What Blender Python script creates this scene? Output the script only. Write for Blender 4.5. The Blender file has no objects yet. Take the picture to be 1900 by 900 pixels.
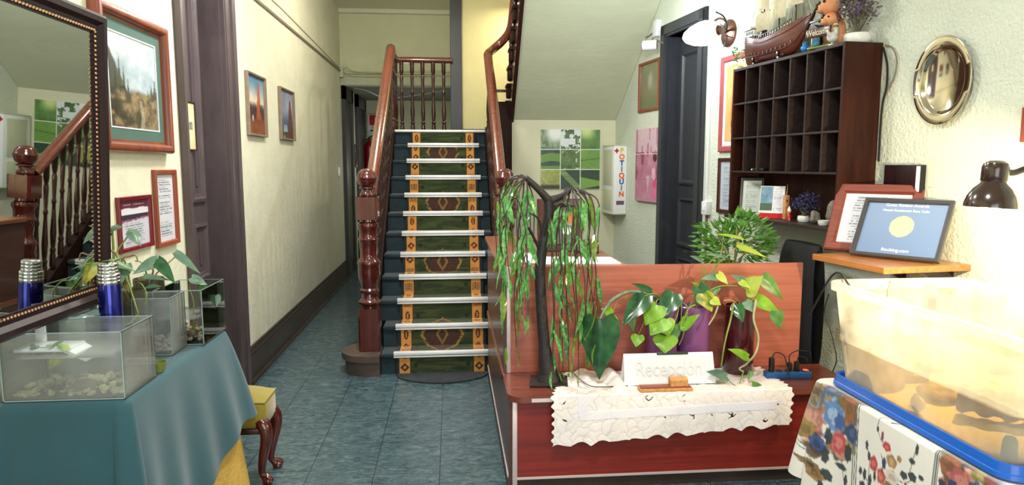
import bpy, bmesh, math, random
import numpy as np
from mathutils import Vector, Matrix
random.seed(7)
SC = bpy.context.scene
COL = SC.collection
PI = math.pi
R = math.radians
# ------------------------------------------------------------------ camera model (1900x900)
H = 1.6; FPX = 1250.0; YAW = R(5.12); PIT = R(6.6)
FW = Vector((math.sin(YAW)*math.cos(PIT), math.cos(YAW)*math.cos(PIT), -math.sin(PIT)))
RT = Vector((math.cos(YAW), -math.sin(YAW), 0)); UP = RT.cross(FW)
CAM = Vector((0, 0, H))
def ray(x, y): return FW + RT*((x-950)/FPX) + UP*((450-y)/FPX)
def onZ(x, y, z): r = ray(x, y); return CAM + r*((z-H)/r.z)
def onX(x, y, X): r = ray(x, y); return CAM + r*(X/r.x)
def onY(x, y, Y): r = ray(x, y); return CAM + r*(Y/r.y)
PH = R(7.5)                                   # the right hand wall runs a little askew
RP = Vector((1.81, 7.4, 0)); RD = Vector((-math.sin(PH), math.cos(PH), 0)); RN = Vector((-math.cos(PH), -math.sin(PH), 0))
RZ = -(PI/2 - PH)
def onR(x, y, off=0.0):                        # -> (s along wall, z, point)
    r = ray(x, y); t = (RP+RN*off-CAM).dot(RN)/r.dot(RN); p = CAM + r*t
    return (p-RP).dot(RD), p.z, p
def wallR(s, z=0, off=0.0): return RP + RD*s + RN*off + Vector((0, 0, z))
XL = -1.5                                      # left wall plane

# ------------------------------------------------------------------ mesh builder
class MB:
    def __init__(s): s.v = []; s.f = []; s.c = []
    def add(s, vs, fs, cols=None):
        b = len(s.v); s.v.extend([tuple(v) for v in vs]); s.f.extend([tuple(b+i for i in f) for f in fs])
        if cols is not None: s.c.extend(cols)
        return s
    def hexa(s, p): return s.add(p, [(0,3,2,1),(4,5,6,7),(0,1,5,4),(1,2,6,5),(2,3,7,6),(3,0,4,7)])
    def box(s, x0, x1, y0, y1, z0, z1):
        return s.hexa([(x0,y0,z0),(x1,y0,z0),(x1,y1,z0),(x0,y1,z0),(x0,y0,z1),(x1,y0,z1),(x1,y1,z1),(x0,y1,z1)])
    def rbox(s, x0, x1, y0, y1, z0, z1, b=.004):
        bm = bmesh.new(); m = MB(); m.box(x0,x1,y0,y1,z0,z1)
        vs = [bm.verts.new(v) for v in m.v]
        for f in m.f: bm.faces.new([vs[i] for i in f])
        b = min(b, .45*min(abs(x1-x0), abs(y1-y0), abs(z1-z0)))
        bmesh.ops.bevel(bm, geom=list(bm.edges), offset=b, segments=2, affect='EDGES', profile=.5)
        return s.frombm(bm)
    def frombm(s, bm, M=None):
        bm.verts.ensure_lookup_table(); bm.verts.index_update()
        s.add([(M @ v.co if M else v.co.copy()) for v in bm.verts], [[v.index for v in f.verts] for f in bm.faces]); bm.free(); return s
    def lathe(s, prof, n=20, M=None, o=(0,0,0)):
        o = Vector(o); vs = []; fs = []; m = len(prof)
        for i in range(n):
            a = 2*PI*i/n; c, q = math.cos(a), math.sin(a)
            for (r, z) in prof:
                v = Vector((r*c, r*q, z)); v = (M @ v) if M else v
                vs.append(v+o)
        for i in range(n):
            j = (i+1) % n
            for k in range(m-1): fs.append((i*m+k, j*m+k, j*m+k+1, i*m+k+1))
        if prof[0][0] > 1e-6: fs.append([i*m for i in range(n)][::-1])
        if prof[-1][0] > 1e-6: fs.append([i*m+m-1 for i in range(n)])
        return s.add(vs, fs)
    def tube(s, pts, r=.01, n=8, cap=True, flat=1.0):
        P = [Vector(p) for p in pts]; m = len(P)
        rr = list(r) if isinstance(r, (list, tuple)) else [r]*m
        T = []
        for i in range(m):
            a = P[max(i-1, 0)]; b = P[min(i+1, m-1)]; d = (b-a)
            T.append(d.normalized() if d.length > 1e-9 else Vector((0,0,1)))
        ref = Vector((0,0,1)) if abs(T[0].z) < .9 else Vector((1,0,0))
        N = (ref - T[0]*ref.dot(T[0])).normalized(); vs = []; fs = []
        for i in range(m):
            N = (N - T[i]*N.dot(T[i]));
            N = N.normalized() if N.length > 1e-6 else T[i].orthogonal().normalized()
            B = T[i].cross(N)
            for k in range(n):
                a = 2*PI*k/n; vs.append(P[i] + N*(rr[i]*math.cos(a)) + B*(rr[i]*flat*math.sin(a)))
        for i in range(m-1):
            for k in range(n):
                l = (k+1) % n; fs.append((i*n+k, i*n+l, (i+1)*n+l, (i+1)*n+k))
        if cap: fs.append(list(range(n))[::-1]); fs.append([(m-1)*n+k for k in range(n)])
        return s.add(vs, fs)
    def prism(s, poly, a, b, axis='z'):        # poly in the two other axes (order x,y / y,z / x,z)
        n = len(poly)
        def pt(p, h):
            return (p[0],p[1],h) if axis=='z' else ((h,p[0],p[1]) if axis=='x' else (p[0],h,p[1]))
        vs = [pt(p,a) for p in poly]+[pt(p,b) for p in poly]
        fs = [list(range(n))[::-1], [n+i for i in range(n)]]+[(i,(i+1)%n,n+(i+1)%n,n+i) for i in range(n)]
        return s.add(vs, fs)
    def grid(s, fn, nu, nv, col=None, closed=False):
        vs = [fn(i/(nu-1), j/(nv-1)) for j in range(nv) for i in range(nu)]
        fs = [(j*nu+i, j*nu+i+1, (j+1)*nu+i+1, (j+1)*nu+i) for j in range(nv-1) for i in range(nu-1)]
        return s.add(vs, fs)
    def ball(s, c, r, n=16, m=10, sc=(1,1,1), M=None):
        prof = [(math.sin(PI*k/m), -math.cos(PI*k/m)) for k in range(m+1)]
        prof[0] = (0,-1); prof[-1] = (0,1)
        S = Matrix.Diagonal((r*sc[0], r*sc[1], r*sc[2]))
        if M: S = M @ S
        return s.lathe(prof, n, S, c)
    def build(s, name, mat, parent=None, smooth=True, ang=40, fixn=True, solid=0):
        me = bpy.data.meshes.new(name); me.from_pydata(s.v, [], s.f)
        if fixn:
            bm = bmesh.new(); bm.from_mesh(me)
            bmesh.ops.remove_doubles(bm, verts=bm.verts, dist=1e-6) if not len(s.c) else None
            bmesh.ops.recalc_face_normals(bm, faces=bm.faces); bm.to_mesh(me); bm.free()
        if len(s.c):
            at = me.color_attributes.new('Col', 'FLOAT_COLOR', 'POINT')
            arr = np.ones((len(s.v), 4), dtype=np.float32); arr[:, :3] = np.asarray(s.c, dtype=np.float32)
            at.data.foreach_set('color', arr.ravel())
        if smooth:
            me.shade_smooth(); me.set_sharp_from_angle(angle=R(ang))
        me.materials.append(mat)
        o = bpy.data.objects.new(name, me); COL.objects.link(o)
        if parent: o.parent = parent
        if solid:
            md = o.modifiers.new('thick', 'SOLIDIFY'); md.thickness = solid; md.offset = 0
        return o

def tag(o, label=None, cat=None, group=None, kind=None):
    if label: o['label'] = label
    if cat: o['category'] = cat
    if group: o['group'] = group
    if kind: o['kind'] = kind
    return o
def thing(name, label, cat, loc=(0,0,0), rz=0, group=None, rx=0, ry=0):
    o = bpy.data.objects.new(name, None); COL.objects.link(o); o.empty_display_size = .1
    o.location = loc; o.rotation_euler = (rx, ry, rz)
    return tag(o, label, cat, group)
def solo(mb, name, mat, label, cat, group=None, **k):     # one-mesh thing, origin moved to its base
    V = np.array(mb.v); b = Vector(((V[:,0].min()+V[:,0].max())/2, (V[:,1].min()+V[:,1].max())/2, V[:,2].min()))
    mb.v = [tuple(Vector(v)-b) for v in mb.v]
    o = mb.build(name, mat, **k); o.location = b
    return tag(o, label, cat, group)
def struct(name, mb, mat, parent=None, **k):
    k.setdefault('smooth', False)
    o = mb.build(name, mat, parent, **k)
    if not parent: o['kind'] = 'structure'
    return o
def copy_tree(o, parent=None):
    c = o.copy(); COL.objects.link(c)
    if parent: c.parent = parent
    for ch in list(o.children): copy_tree(ch, c)
    return c
def text(name, s, size, mat, parent, loc, rot=(PI/2,0,0), ext=.0006, align='CENTER', sx=1.0, bold=0.0):
    cu = bpy.data.curves.new(name, 'FONT'); cu.body = s; cu.size = size; cu.extrude = ext
    cu.align_x = align; cu.align_y = 'CENTER'; cu.offset = bold
    o = bpy.data.objects.new(name, cu); COL.objects.link(o); cu.materials.append(mat)
    dg = bpy.context.evaluated_depsgraph_get(); me = bpy.data.meshes.new_from_object(o.evaluated_get(dg)); me.name = name
    bpy.data.objects.remove(o); bpy.data.curves.remove(cu)
    o = bpy.data.objects.new(name, me); COL.objects.link(o)
    if not me.materials: me.materials.append(mat)
    o.location = loc; o.rotation_euler = rot; o.scale = (sx,1,1)
    if parent: o.parent = parent
    return o
def bez(P, n=16):                               # smooth curve through points (Catmull-Rom)
    P = [Vector(p) for p in P]
    if len(P) < 3: return [P[0].lerp(P[1], i/(n-1)) for i in range(n)]
    Q = [P[0]*2-P[1]]+P+[P[-1]*2-P[-2]]; out = []; seg = len(P)-1; per = max(2, n//seg)
    for i in range(seg):
        a,b,c,d = Q[i],Q[i+1],Q[i+2],Q[i+3]
        for k in range(per):
            t = k/per
            out.append(.5*((2*b)+(c-a)*t+(2*a-5*b+4*c-d)*t*t+(3*b-a-3*c+d)*t**3))
    out.append(P[-1]); return out

# ------------------------------------------------------------------ materials
def lin(c):
    return tuple((x/12.92 if x <= .04045 else ((x+.055)/1.055)**2.4) for x in c)
def S(r, g, b): return lin((r/255, g/255, b/255))
def newmat(name):
    m = bpy.data.materials.new(name); m.use_nodes = True
    nt = m.node_tree; b = nt.nodes['Principled BSDF']; return m, nt, b
def mat(name, col, rough=.5, metal=0.0, var=0.0, vscale=8.0, stretch=(1,1,1), bump=0.0, bscale=60.0, bstretch=None, coat=0.0,
        col2=None, spec=.5, sss=0.0, detail=4, emit=None, es=0.0, trans=0.0, sheen=0.0):
    m, nt, b = newmat(name); N = nt.nodes; L = nt.links
    b.inputs['Base Color'].default_value = (*col, 1); b.inputs['Roughness'].default_value = rough
    b.inputs['Metallic'].default_value = metal; b.inputs['Coat Weight'].default_value = coat
    b.inputs['Coat Roughness'].default_value = .08
    b.inputs['Specular IOR Level'].default_value = spec
    if sheen: b.inputs['Sheen Weight'].default_value = sheen
    if trans: b.inputs['Transmission Weight'].default_value = trans
    if emit: b.inputs['Emission Color'].default_value = (*emit,1); b.inputs['Emission Strength'].default_value = es
    tc = N.new('ShaderNodeTexCoord')
    if var or col2:
        mp = N.new('ShaderNodeMapping'); mp.inputs['Scale'].default_value = stretch; L.new(tc.outputs['Object'], mp.inputs[0])
        nz = N.new('ShaderNodeTexNoise'); nz.inputs['Scale'].default_value = vscale; nz.inputs['Detail'].default_value = detail
        nz.inputs['Roughness'].default_value = .62
        L.new(mp.outputs[0], nz.inputs['Vector'])
        cr = N.new('ShaderNodeValToRGB'); e = cr.color_ramp.elements
        c2 = col2 if col2 else tuple(max(0, c*(1-var)) for c in col); c1 = col if col2 else tuple(min(1, c*(1+var)) for c in col)
        e[0].position = .3; e[0].color = (*c2, 1); e[1].position = .7; e[1].color = (*c1, 1)
        L.new(nz.outputs[0], cr.inputs[0]); L.new(cr.outputs[0], b.inputs['Base Color'])
    if bump:
        mb_ = N.new('ShaderNodeMapping'); mb_.inputs['Scale'].default_value = bstretch or (1,1,1); L.new(tc.outputs['Object'], mb_.inputs[0])
        n2 = N.new('ShaderNodeTexNoise'); n2.inputs['Scale'].default_value = bscale; n2.inputs['Detail'].default_value = 3
        L.new(mb_.outputs[0], n2.inputs['Vector'])
        bp = N.new('ShaderNodeBump'); bp.inputs['Strength'].default_value = bump; bp.inputs['Distance'].default_value = .01
        L.new(n2.outputs[0], bp.inputs['Height']); L.new(bp.outputs[0], b.inputs['Normal'])
    return m
def wood(name, col, col2, rough=.35, axis='x', coat=.3, sc=3.0, fine=14, spec=.5):
    st = {'x': (.6, fine, fine), 'y': (fine, .6, fine), 'z': (fine, fine, .6)}[axis]
    return mat(name, col, rough, col2=col2, vscale=sc, stretch=st, coat=coat, detail=6, spec=spec)
def attr_mat(name, rough=.6, coat=0.0, bump=0.0, bscale=200, sheen=0.0):
    m, nt, b = newmat(name); a = nt.nodes.new('ShaderNodeAttribute'); a.attribute_name = 'Col'
    nt.links.new(a.outputs['Color'], b.inputs['Base Color']); b.inputs['Roughness'].default_value = rough
    b.inputs['Coat Weight'].default_value = coat; b.inputs['Coat Roughness'].default_value = .05
    if sheen: b.inputs['Sheen Weight'].default_value = sheen
    if bump:
        tc = nt.nodes.new('ShaderNodeTexCoord'); n2 = nt.nodes.new('ShaderNodeTexNoise'); n2.inputs['Scale'].default_value = bscale
        nt.links.new(tc.outputs['Object'], n2.inputs['Vector'])
        bp = nt.nodes.new('ShaderNodeBump'); bp.inputs['Strength'].default_value = bump; bp.inputs['Distance'].default_value = .005
        nt.links.new(n2.outputs[0], bp.inputs['Height']); nt.links.new(bp.outputs[0], b.inputs['Normal'])
    return m
def glassy(name, tint=(.95,.98,.97), refl=.9, haze=0.0, hazecol=(.8,.85,.85), rough=.02, base=.04):
    """thin clear sheet: lets light straight through, mirrors more at grazing angles, a share of milky haze"""
    m = bpy.data.materials.new(name); m.use_nodes = True; nt = m.node_tree; N = nt.nodes; L = nt.links
    N.remove(N['Principled BSDF']); out = N['Material Output']
    tr = N.new('ShaderNodeBsdfTransparent'); tr.inputs[0].default_value = (*tint, 1)
    gl = N.new('ShaderNodeBsdfGlossy'); gl.inputs['Roughness'].default_value = rough; gl.inputs[0].default_value = (refl,refl,refl,1)
    lw = N.new('ShaderNodeFresnel'); lw.inputs[0].default_value = 1.45
    mx = N.new('ShaderNodeMixShader'); L.new(lw.outputs[0], mx.inputs[0]); L.new(tr.outputs[0], mx.inputs[1]); L.new(gl.outputs[0], mx.inputs[2])
    last = mx
    if haze:
        df = N.new('ShaderNodeBsdfDiffuse'); df.inputs[0].default_value = (*hazecol,1)
        tl = N.new('ShaderNodeBsdfTranslucent'); tl.inputs[0].default_value = (*hazecol,1)
        m1 = N.new('ShaderNodeMixShader'); m1.inputs[0].default_value = .5; L.new(df.outputs[0], m1.inputs[1]); L.new(tl.outputs[0], m1.inputs[2])
        m2 = N.new('ShaderNodeMixShader'); L.new(mx.outputs[0], m2.inputs[1]); L.new(m1.outputs[0], m2.inputs[2])
        tc = N.new('ShaderNodeTexCoord'); nz = N.new('ShaderNodeTexNoise'); nz.inputs['Scale'].default_value = 6; L.new(tc.outputs['Object'], nz.inputs['Vector'])
        mr = N.new('ShaderNodeMapRange'); mr.inputs[1].default_value = .3; mr.inputs[2].default_value = .7
        mr.inputs[3].default_value = haze*.55; mr.inputs[4].default_value = min(1, haze*1.35)
        L.new(nz.outputs[0], mr.inputs[0]); L.new(mr.outputs[0], m2.inputs[0]); last = m2
    L.new(last.outputs[0], out.inputs[0]); return m
def leafmat(name, col, col2, rough=.35, tl=.3, scale=18):
    m, nt, b = newmat(name); N = nt.nodes; L = nt.links
    tc = N.new('ShaderNodeTexCoord'); nz = N.new('ShaderNodeTexNoise'); nz.inputs['Scale'].default_value = scale; L.new(tc.outputs['Object'], nz.inputs['Vector'])
    cr = N.new('ShaderNodeValToRGB'); cr.color_ramp.elements[0].position=.35; cr.color_ramp.elements[1].position=.68
    cr.color_ramp.elements[0].color=(*col,1); cr.color_ramp.elements[1].color=(*col2,1)
    L.new(nz.outputs[0], cr.inputs[0]); L.new(cr.outputs[0], b.inputs['Base Color']); b.inputs['Roughness'].default_value = rough
    t = N.new('ShaderNodeBsdfTranslucent'); L.new(cr.outputs[0], t.inputs[0])
    mx = N.new('ShaderNodeMixShader'); mx.inputs[0].default_value = tl; L.new(b.outputs[0], mx.inputs[1]); L.new(t.outputs[0], mx.inputs[2])
    L.new(mx.outputs[0], N['Material Output'].inputs[0]); return m

M = {}
M['wall_left'] = mat('linen_wallpaper', S(226,223,198), .8, var=.06, vscale=5, bump=.5, bscale=70, bstretch=(1,1,.35))
M['wall_right'] = mat('rough_plaster', S(214,221,205), .75, var=.04, vscale=4, bump=.9, bscale=55)
M['wall_pale'] = mat('pale_wall', S(222,224,190), .8, var=.03, vscale=3, bump=.15, bscale=60)
M['wall_cream'] = mat('cream_wall', S(216,214,186), .8, var=.04, vscale=3, bump=.15, bscale=60)
M['wall_yellow'] = mat('yellow_wall', S(230,221,170), .8, var=.05, vscale=2.5, bump=.2, bscale=50)
M['soffit'] = mat('soffit_plaster', S(196,200,172), .8, var=.05, vscale=2, stretch=(.6,2,2), bump=.25, bscale=45, bstretch=(.3,1,1))
M['ceiling'] = mat('ceiling_paint', S(228,226,208), .85, var=.03)
M['dark_paint'] = mat('dark_brown_paint', S(84,72,74), .38, var=.18, vscale=5, stretch=(3,3,.6), bump=.12, bscale=30)
M['dark_blue_paint'] = mat('slate_dark_paint', S(52,54,60), .38, var=.15, vscale=5, stretch=(3,3,.6))
M['base_dark'] = mat('dark_skirting', S(58,46,40), .4, var=.25, vscale=6)
M['mahog'] = wood('mahogany_varnish', S(92,32,24), S(62,20,17), .16, 'z', coat=.8)
M['mahog_rail'] = wood('mahogany_rail', S(118,54,36), S(88,36,25), .18, 'y', coat=.8, fine=14)
M['mahog_dark'] = wood('dark_mahogany', S(66,24,18), S(32,12,10), .25, 'z', coat=.5)
M['step_carpet'] = mat('teal_step_carpet', S(30,47,54), .95, var=.25, vscale=12, bump=.25, bscale=300, sheen=.2)
M['stringer'] = wood('stair_stringer', S(50,25,19), S(28,15,13), .6, 'y', coat=0, spec=.15)
M['aluminium'] = mat('ribbed_aluminium', S(236,236,236), .4, .25, var=.05, vscale=20)
M['alu_edge'] = mat('pinkish_aluminium_edge', S(226,206,206), .4, .4)
M['groove'] = mat('dark_groove', S(70,70,72), .6)
M['stone_step'] = mat('worn_brown_step', S(86,70,62), .45, var=.3, vscale=9)
M['desk_red'] = wood('red_mahogany_laminate', S(184,108,90), S(154,82,66), .34, 'x', coat=.15, sc=2.2, fine=16)
M['desk_red_low'] = wood('deep_red_laminate', S(148,46,34), S(112,30,24), .34, 'x', coat=.15, sc=2.2, fine=16)
M['desk_side'] = wood('brown_laminate', S(92,58,50), S(68,40,36), .36, 'y', coat=.15, sc=2, fine=14)
M['desk_top'] = wood('brown_desk_top', S(150,96,66), S(112,66,46), .34, 'y', coat=.2, sc=2, fine=12)
M['ledge'] = wood('ledge_laminate', S(128,66,50), S(96,46,36), .3, 'x', coat=.25, sc=2, fine=12)
M['black'] = mat('black_plastic', S(24,24,26), .35, var=.1)
M['black_gloss'] = mat('black_gloss', S(18,16,16), .15, coat=.5)
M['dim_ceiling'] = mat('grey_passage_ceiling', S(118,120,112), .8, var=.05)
M['white'] = mat('white_plastic', S(232,234,236), .35, var=.02)
M['paper'] = mat('white_paper', S(240,240,244), .7, var=.02)
M['steel'] = mat('polished_steel', S(214,204,186), .08, 1.0, var=.04, vscale=4)
M['chrome'] = mat('chrome', S(220,220,222), .12, 1.0)
M['mirror'] = mat('mirror_silver', (.62,.64,.62), .012, 1.0)
M['gold'] = mat('gold_bead', S(170,132,96), .35, .8, var=.2)
M['mirror_frame'] = wood('dark_mirror_frame', S(44,22,26), S(24,12,15), .38, 'z', coat=0, spec=.25)
M['orange_wood'] = wood('orange_frame_wood', S(150,76,48), S(110,52,34), .35, 'z', coat=.25, fine=10)
M['orange_wood2'] = wood('bright_orange_frame', S(160,78,50), S(126,56,36), .4, 'z', coat=.15)
M['redbrown_frame'] = wood('redbrown_frame', S(136,66,52), S(104,44,35), .4, 'x', coat=.4)
M['maroon'] = mat('maroon_lacquer', S(112,16,36), .25, coat=.5, var=.12)
M['mat_green'] = mat('green_mat_board', S(72,104,92), .7, var=.04)
M['grey_frame'] = mat('weathered_frame', S(128,110,92), .55, var=.15, vscale=20)
M['dark_frame'] = mat('charcoal_frame', S(58,58,64), .3, coat=.4, var=.1)
M['darkred_frame'] = wood('dark_red_frame', S(84,40,36), S(56,24,22), .35, 'z')
M['red_frame'] = mat('rose_red_frame', S(172,84,88), .4, coat=.2, var=.06)
M['pic'] = attr_mat('picture_print', .45, coat=.0)
M['pic_glass'] = attr_mat('glazed_print', .35, coat=1.0)
M['cloth_teal'] = mat('teal_tablecloth', S(30,76,87), .8, var=.1, vscale=4, bump=.18, bscale=350, sheen=.25)
M['cloth_yellow'] = mat('yellow_woven_cloth', S(226,186,96), .8, col2=S(190,150,70), vscale=3, stretch=(1,14,60), bump=.3, bscale=90, bstretch=(1,1,3))
M['seat_yellow'] = mat('mustard_velvet', S(136,120,24), .8, var=.2, vscale=6, sheen=.4)
M['glass'] = glassy('clear_glass', (.93,.965,.96), haze=.16, hazecol=(.95,.97,.97))
M['glass_foggy'] = glassy('misted_glass', (.93,.965,.96), haze=.2, hazecol=(.84,.88,.88))
M['glass_clean'] = glassy('clean_glass', (.97,.985,.98))
M['glass_edge'] = mat('glass_edge', S(170,196,196), .15, var=.1, trans=.3)
M['water'] = glassy('tank_water', (.86,.88,.84), haze=.16, hazecol=(.92,.93,.88))
M['murky'] = glassy('murky_jar_water', (.55,.52,.40), haze=.3, hazecol=(.3,.28,.2))
M['pebble'] = mat('pebble_mix', S(214,204,170), .55, col2=S(128,116,86), vscale=14)
M['pebble_g'] = mat('mossy_pebble', S(232,226,186), .55, col2=S(136,130,84), vscale=16)
M['pebble_w'] = mat('white_pebble', S(222,212,204), .6, col2=S(188,172,164), vscale=20)
M['dark_stone'] = mat('dark_stone', S(52,38,32), .5, var=.3, vscale=20)
M['turtle'] = mat('turtle_shell', S(112,98,62), .45, col2=S(70,58,36), vscale=30)
M['stem'] = leafmat('plant_stem', S(138,156,70), S(110,128,60), .45, .1)
M['stem_brown'] = mat('woody_stem', S(150,122,90), .6, var=.25, vscale=25)
M['stem_pale'] = mat('pale_vine_stem', S(160,158,124), .55, var=.2, vscale=25)
M['leaf_mid'] = leafmat('leaf_mid_green', S(70,120,52), S(104,150,72))
M['leaf_bright'] = leafmat('leaf_bright_green', S(120,176,40), S(150,200,66), .35, .35)
M['leaf_yellow'] = leafmat('leaf_yellow_green', S(170,196,70), S(200,214,104), .4, .35)
M['leaf_dark'] = leafmat('leaf_dark_green', S(34,74,48), S(56,104,62), .2, .15)
M['leaf_grey'] = leafmat('leaf_grey_green', S(92,126,108), S(128,158,132), .3, .25)
M['leaf_var'] = leafmat('leaf_variegated', S(86,132,42), S(196,180,50), .35, .3, 30)
M['leaf_led'] = leafmat('plastic_willow_leaf', S(78,156,78), S(150,214,134), .12, .5, 60)
M['leaf_led2'] = leafmat('plastic_willow_leaf_olive', S(104,140,50), S(150,180,80), .15, .5, 60)
M['bush'] = leafmat('bush_leaf', S(62,120,44), S(122,176,70), .4, .3, 25)
M['bark'] = mat('taped_trunk', S(40,34,36), .55, var=.25, vscale=20, bump=.3, bscale=90)
M['strand'] = mat('brown_wire', S(62,42,40), .5, var=.2)
M['purple'] = mat('purple_ceramic', S(122,70,122), .3, coat=.3, var=.06)
M['darkred_glass'] = mat('dark_red_glass', S(64,14,20), .12, coat=.6, var=.15)
M['lace'] = attr_mat('lace_cotton', .8, bump=.3, bscale=160)
M['floral'] = attr_mat('floral_cotton', .75, bump=.15, bscale=250)
M['runner'] = attr_mat('stair_runner_wool', .95, bump=.4, bscale=260, sheen=.15)
M['blue_plastic'] = mat('blue_plastic', S(24,92,184), .28, var=.04, coat=.2)
M['blue_strip'] = mat('blue_power_strip', S(26,82,140), .35)
M['cork'] = mat('cork_wood', S(206,150,92), .7, var=.25, vscale=60)
M['office_black'] = mat('black_fabric', S(19,19,22), .8, var=.2, vscale=30, bump=.2, bscale=300)
M['cab'] = wood('dark_cabinet_wood', S(72,35,24), S(34,15,11), .5, 'z', coat=0, spec=.18, sc=2.5, fine=5)
M['cab_edge'] = wood('cabinet_edge_wood', S(60,48,46), S(42,32,31), .5, 'x', coat=0, spec=.25)
M['shelf_wood'] = wood('honey_shelf_wood', S(196,132,72), S(160,96,50), .35, 'x', coat=.3)
M['ship'] = wood('ship_hull_wood', S(116,52,34), S(72,26,20), .3, 'x', coat=.3)
M['sail'] = mat('linen_sail', S(214,206,176), .85, var=.1, vscale=30)
M['orange_fur'] = mat('orange_figurine', S(214,128,84), .6, col2=S(228,176,130), vscale=18)
M['lavender'] = leafmat('dried_purple_flower', S(96,72,118), S(140,112,150), .7, .2, 40)
M['dry_green'] = leafmat('dried_grey_green', S(96,98,78), S(134,132,104), .7, .2, 40)
M['navy_flower'] = leafmat('dark_blue_flower', S(38,38,74), S(66,62,104), .7, .2, 40)
M['navy'] = mat('navy_paint', S(20,32,52), .35)
M['skyblue'] = mat('sky_blue_glaze', S(84,160,200), .25, coat=.4, var=.1)
M['white_glaze'] = mat('white_glaze', S(236,236,230), .3, coat=.3, var=.03)
M['rock'] = mat('grey_rock', S(150,142,128), .7, col2=S(96,90,80), vscale=18, bump=.6, bscale=40)
M['rock_y'] = mat('sandy_rock', S(214,192,128), .7, col2=S(140,118,72), vscale=12, bump=.6, bscale=30)
M['driftwood'] = mat('driftwood', S(150,124,90), .7, col2=S(96,76,52), vscale=5, stretch=(1,1,6), bump=.6, bscale=25)
M['sand'] = mat('wet_sand', S(226,206,150), .8, var=.12, vscale=20)
M['red'] = mat('red_enamel', S(150,16,24), .25, coat=.4)
M['red_flat'] = mat('sign_red', S(200,24,40), .5)
M['thermos'] = mat('thermos_blue', S(24,30,130), .18, .75, coat=.6)
M['green_dish'] = mat('green_glaze', S(112,124,54), .3, coat=.3)
M['lamp_brown'] = mat('dark_brown_lacquer', S(50,30,26), .18, coat=.7)
M['copper'] = mat('bronze_metal', S(110,78,66), .35, .8)
M['shade_glow'] = mat('sconce_glass', (.9,.95,1), .3, emit=(.86,.94,1), es=9)
M['bulb_warm'] = mat('warm_bulb', (1,.9,.7), .3, emit=(1,.86,.56), es=60)
M['conduit'] = mat('cream_conduit', S(206,204,172), .5)
M['conduit_brown'] = mat('brown_conduit', S(128,116,96), .5)  # one even brown, for the long corridor conduit
M['doormat'] = mat('charcoal_doormat', S(52,56,62), .9, col2=S(34,37,42), vscale=30, bump=.5, bscale=120)
M['brass'] = mat('aged_brass', S(150,120,70), .3, .9)
M['tile_teal'] = None

# floor tile material
def floor_mat():
    m, nt, b = newmat('teal_marbled_tiles'); N = nt.nodes; L = nt.links
    tc = N.new('ShaderNodeTexCoord'); mp = N.new('ShaderNodeMapping'); mp.inputs['Location'].default_value = (.416, -3.46+.34*20, 0)
    L.new(tc.outputs['Object'], mp.inputs[0])
    br = N.new('ShaderNodeTexBrick'); br.offset = 0; br.squash = 1; br.inputs['Scale'].default_value = 1
    br.inputs['Brick Width'].default_value = .34; br.inputs['Row Height'].default_value = .34; br.inputs['Mortar Size'].default_value = .0028
    br.inputs['Mortar Smooth'].default_value = .3
    L.new(mp.outputs[0], br.inputs['Vector'])
    n1 = N.new('ShaderNodeTexNoise'); n1.inputs['Scale'].default_value = 14; n1.inputs['Detail'].default_value = 8; n1.inputs['Roughness'].default_value = .7
    m2 = N.new('ShaderNodeMapping'); m2.inputs['Scale'].default_value = (1,2.2,1); L.new(tc.outputs['Object'], m2.inputs[0]); L.new(m2.outputs[0], n1.inputs['Vector'])
    n1.inputs['Distortion'].default_value = 1.2
    cr = N.new('ShaderNodeValToRGB'); e = cr.color_ramp.elements
    e[0].position = .32; e[0].color = (*S(40,58,64),1); e[1].position = .72; e[1].color = (*S(110,128,130),1)
    x = e.new(.5); x.color = (*S(66,88,96),1)
    L.new(n1.outputs[0], cr.inputs[0])
    mx = N.new('ShaderNodeMix'); mx.data_type = 'RGBA'; L.new(br.outputs['Fac'], mx.inputs[0])
    L.new(cr.outputs[0], mx.inputs[6]); mx.inputs[7].default_value = (*S(34,46,50),1)
    L.new(mx.outputs[2], b.inputs['Base Color'])
    n3 = N.new('ShaderNodeTexNoise'); n3.inputs['Scale'].default_value = 5; L.new(tc.outputs['Object'], n3.inputs['Vector'])
    mr = N.new('ShaderNodeMapRange'); mr.inputs[3].default_value = .16; mr.inputs[4].default_value = .34; L.new(n3.outputs[0], mr.inputs[0]); L.new(mr.outputs[0], b.inputs['Roughness'])
    bp = N.new('ShaderNodeBump'); bp.inputs['Strength'].default_value = .35; bp.inputs['Distance'].default_value = .003; bp.invert = True
    L.new(br.outputs['Fac'], bp.inputs['Height']); L.new(bp.outputs[0], b.inputs['Normal'])
    return m
M['floor'] = floor_mat()

# ------------------------------------------------------------------ painted pictures (numpy -> colour attribute on the print)
_tab = np.random.RandomState(3).rand(256, 256)
def vn(x, y, seed=0):
    x = np.asarray(x)+seed*17.3; y = np.asarray(y)+seed*9.1
    xi = np.floor(x).astype(int); yi = np.floor(y).astype(int); fx = x-xi; fy = y-yi
    fx = fx*fx*(3-2*fx); fy = fy*fy*(3-2*fy)
    g = lambda a, b: _tab[a % 256, b % 256]
    return (g(xi,yi)*(1-fx)+g(xi+1,yi)*fx)*(1-fy)+(g(xi,yi+1)*(1-fx)+g(xi+1,yi+1)*fx)*fy
def fbm(x, y, seed=0, o=4):
    s = 0; a = .5; t = 0
    for k in range(o): s = s+a*vn(x*2**k, y*2**k, seed+k); t += a; a *= .55
    return s/t
def C(*c): return np.array([x/255 for x in c])
def mixc(A, B, t): t = np.clip(t, 0, 1)[..., None]; return A*(1-t)+B*t
def sstep(a, b, x): t = np.clip((x-a)/(b-a), 0, 1); return t*t*(3-2*t)
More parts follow.
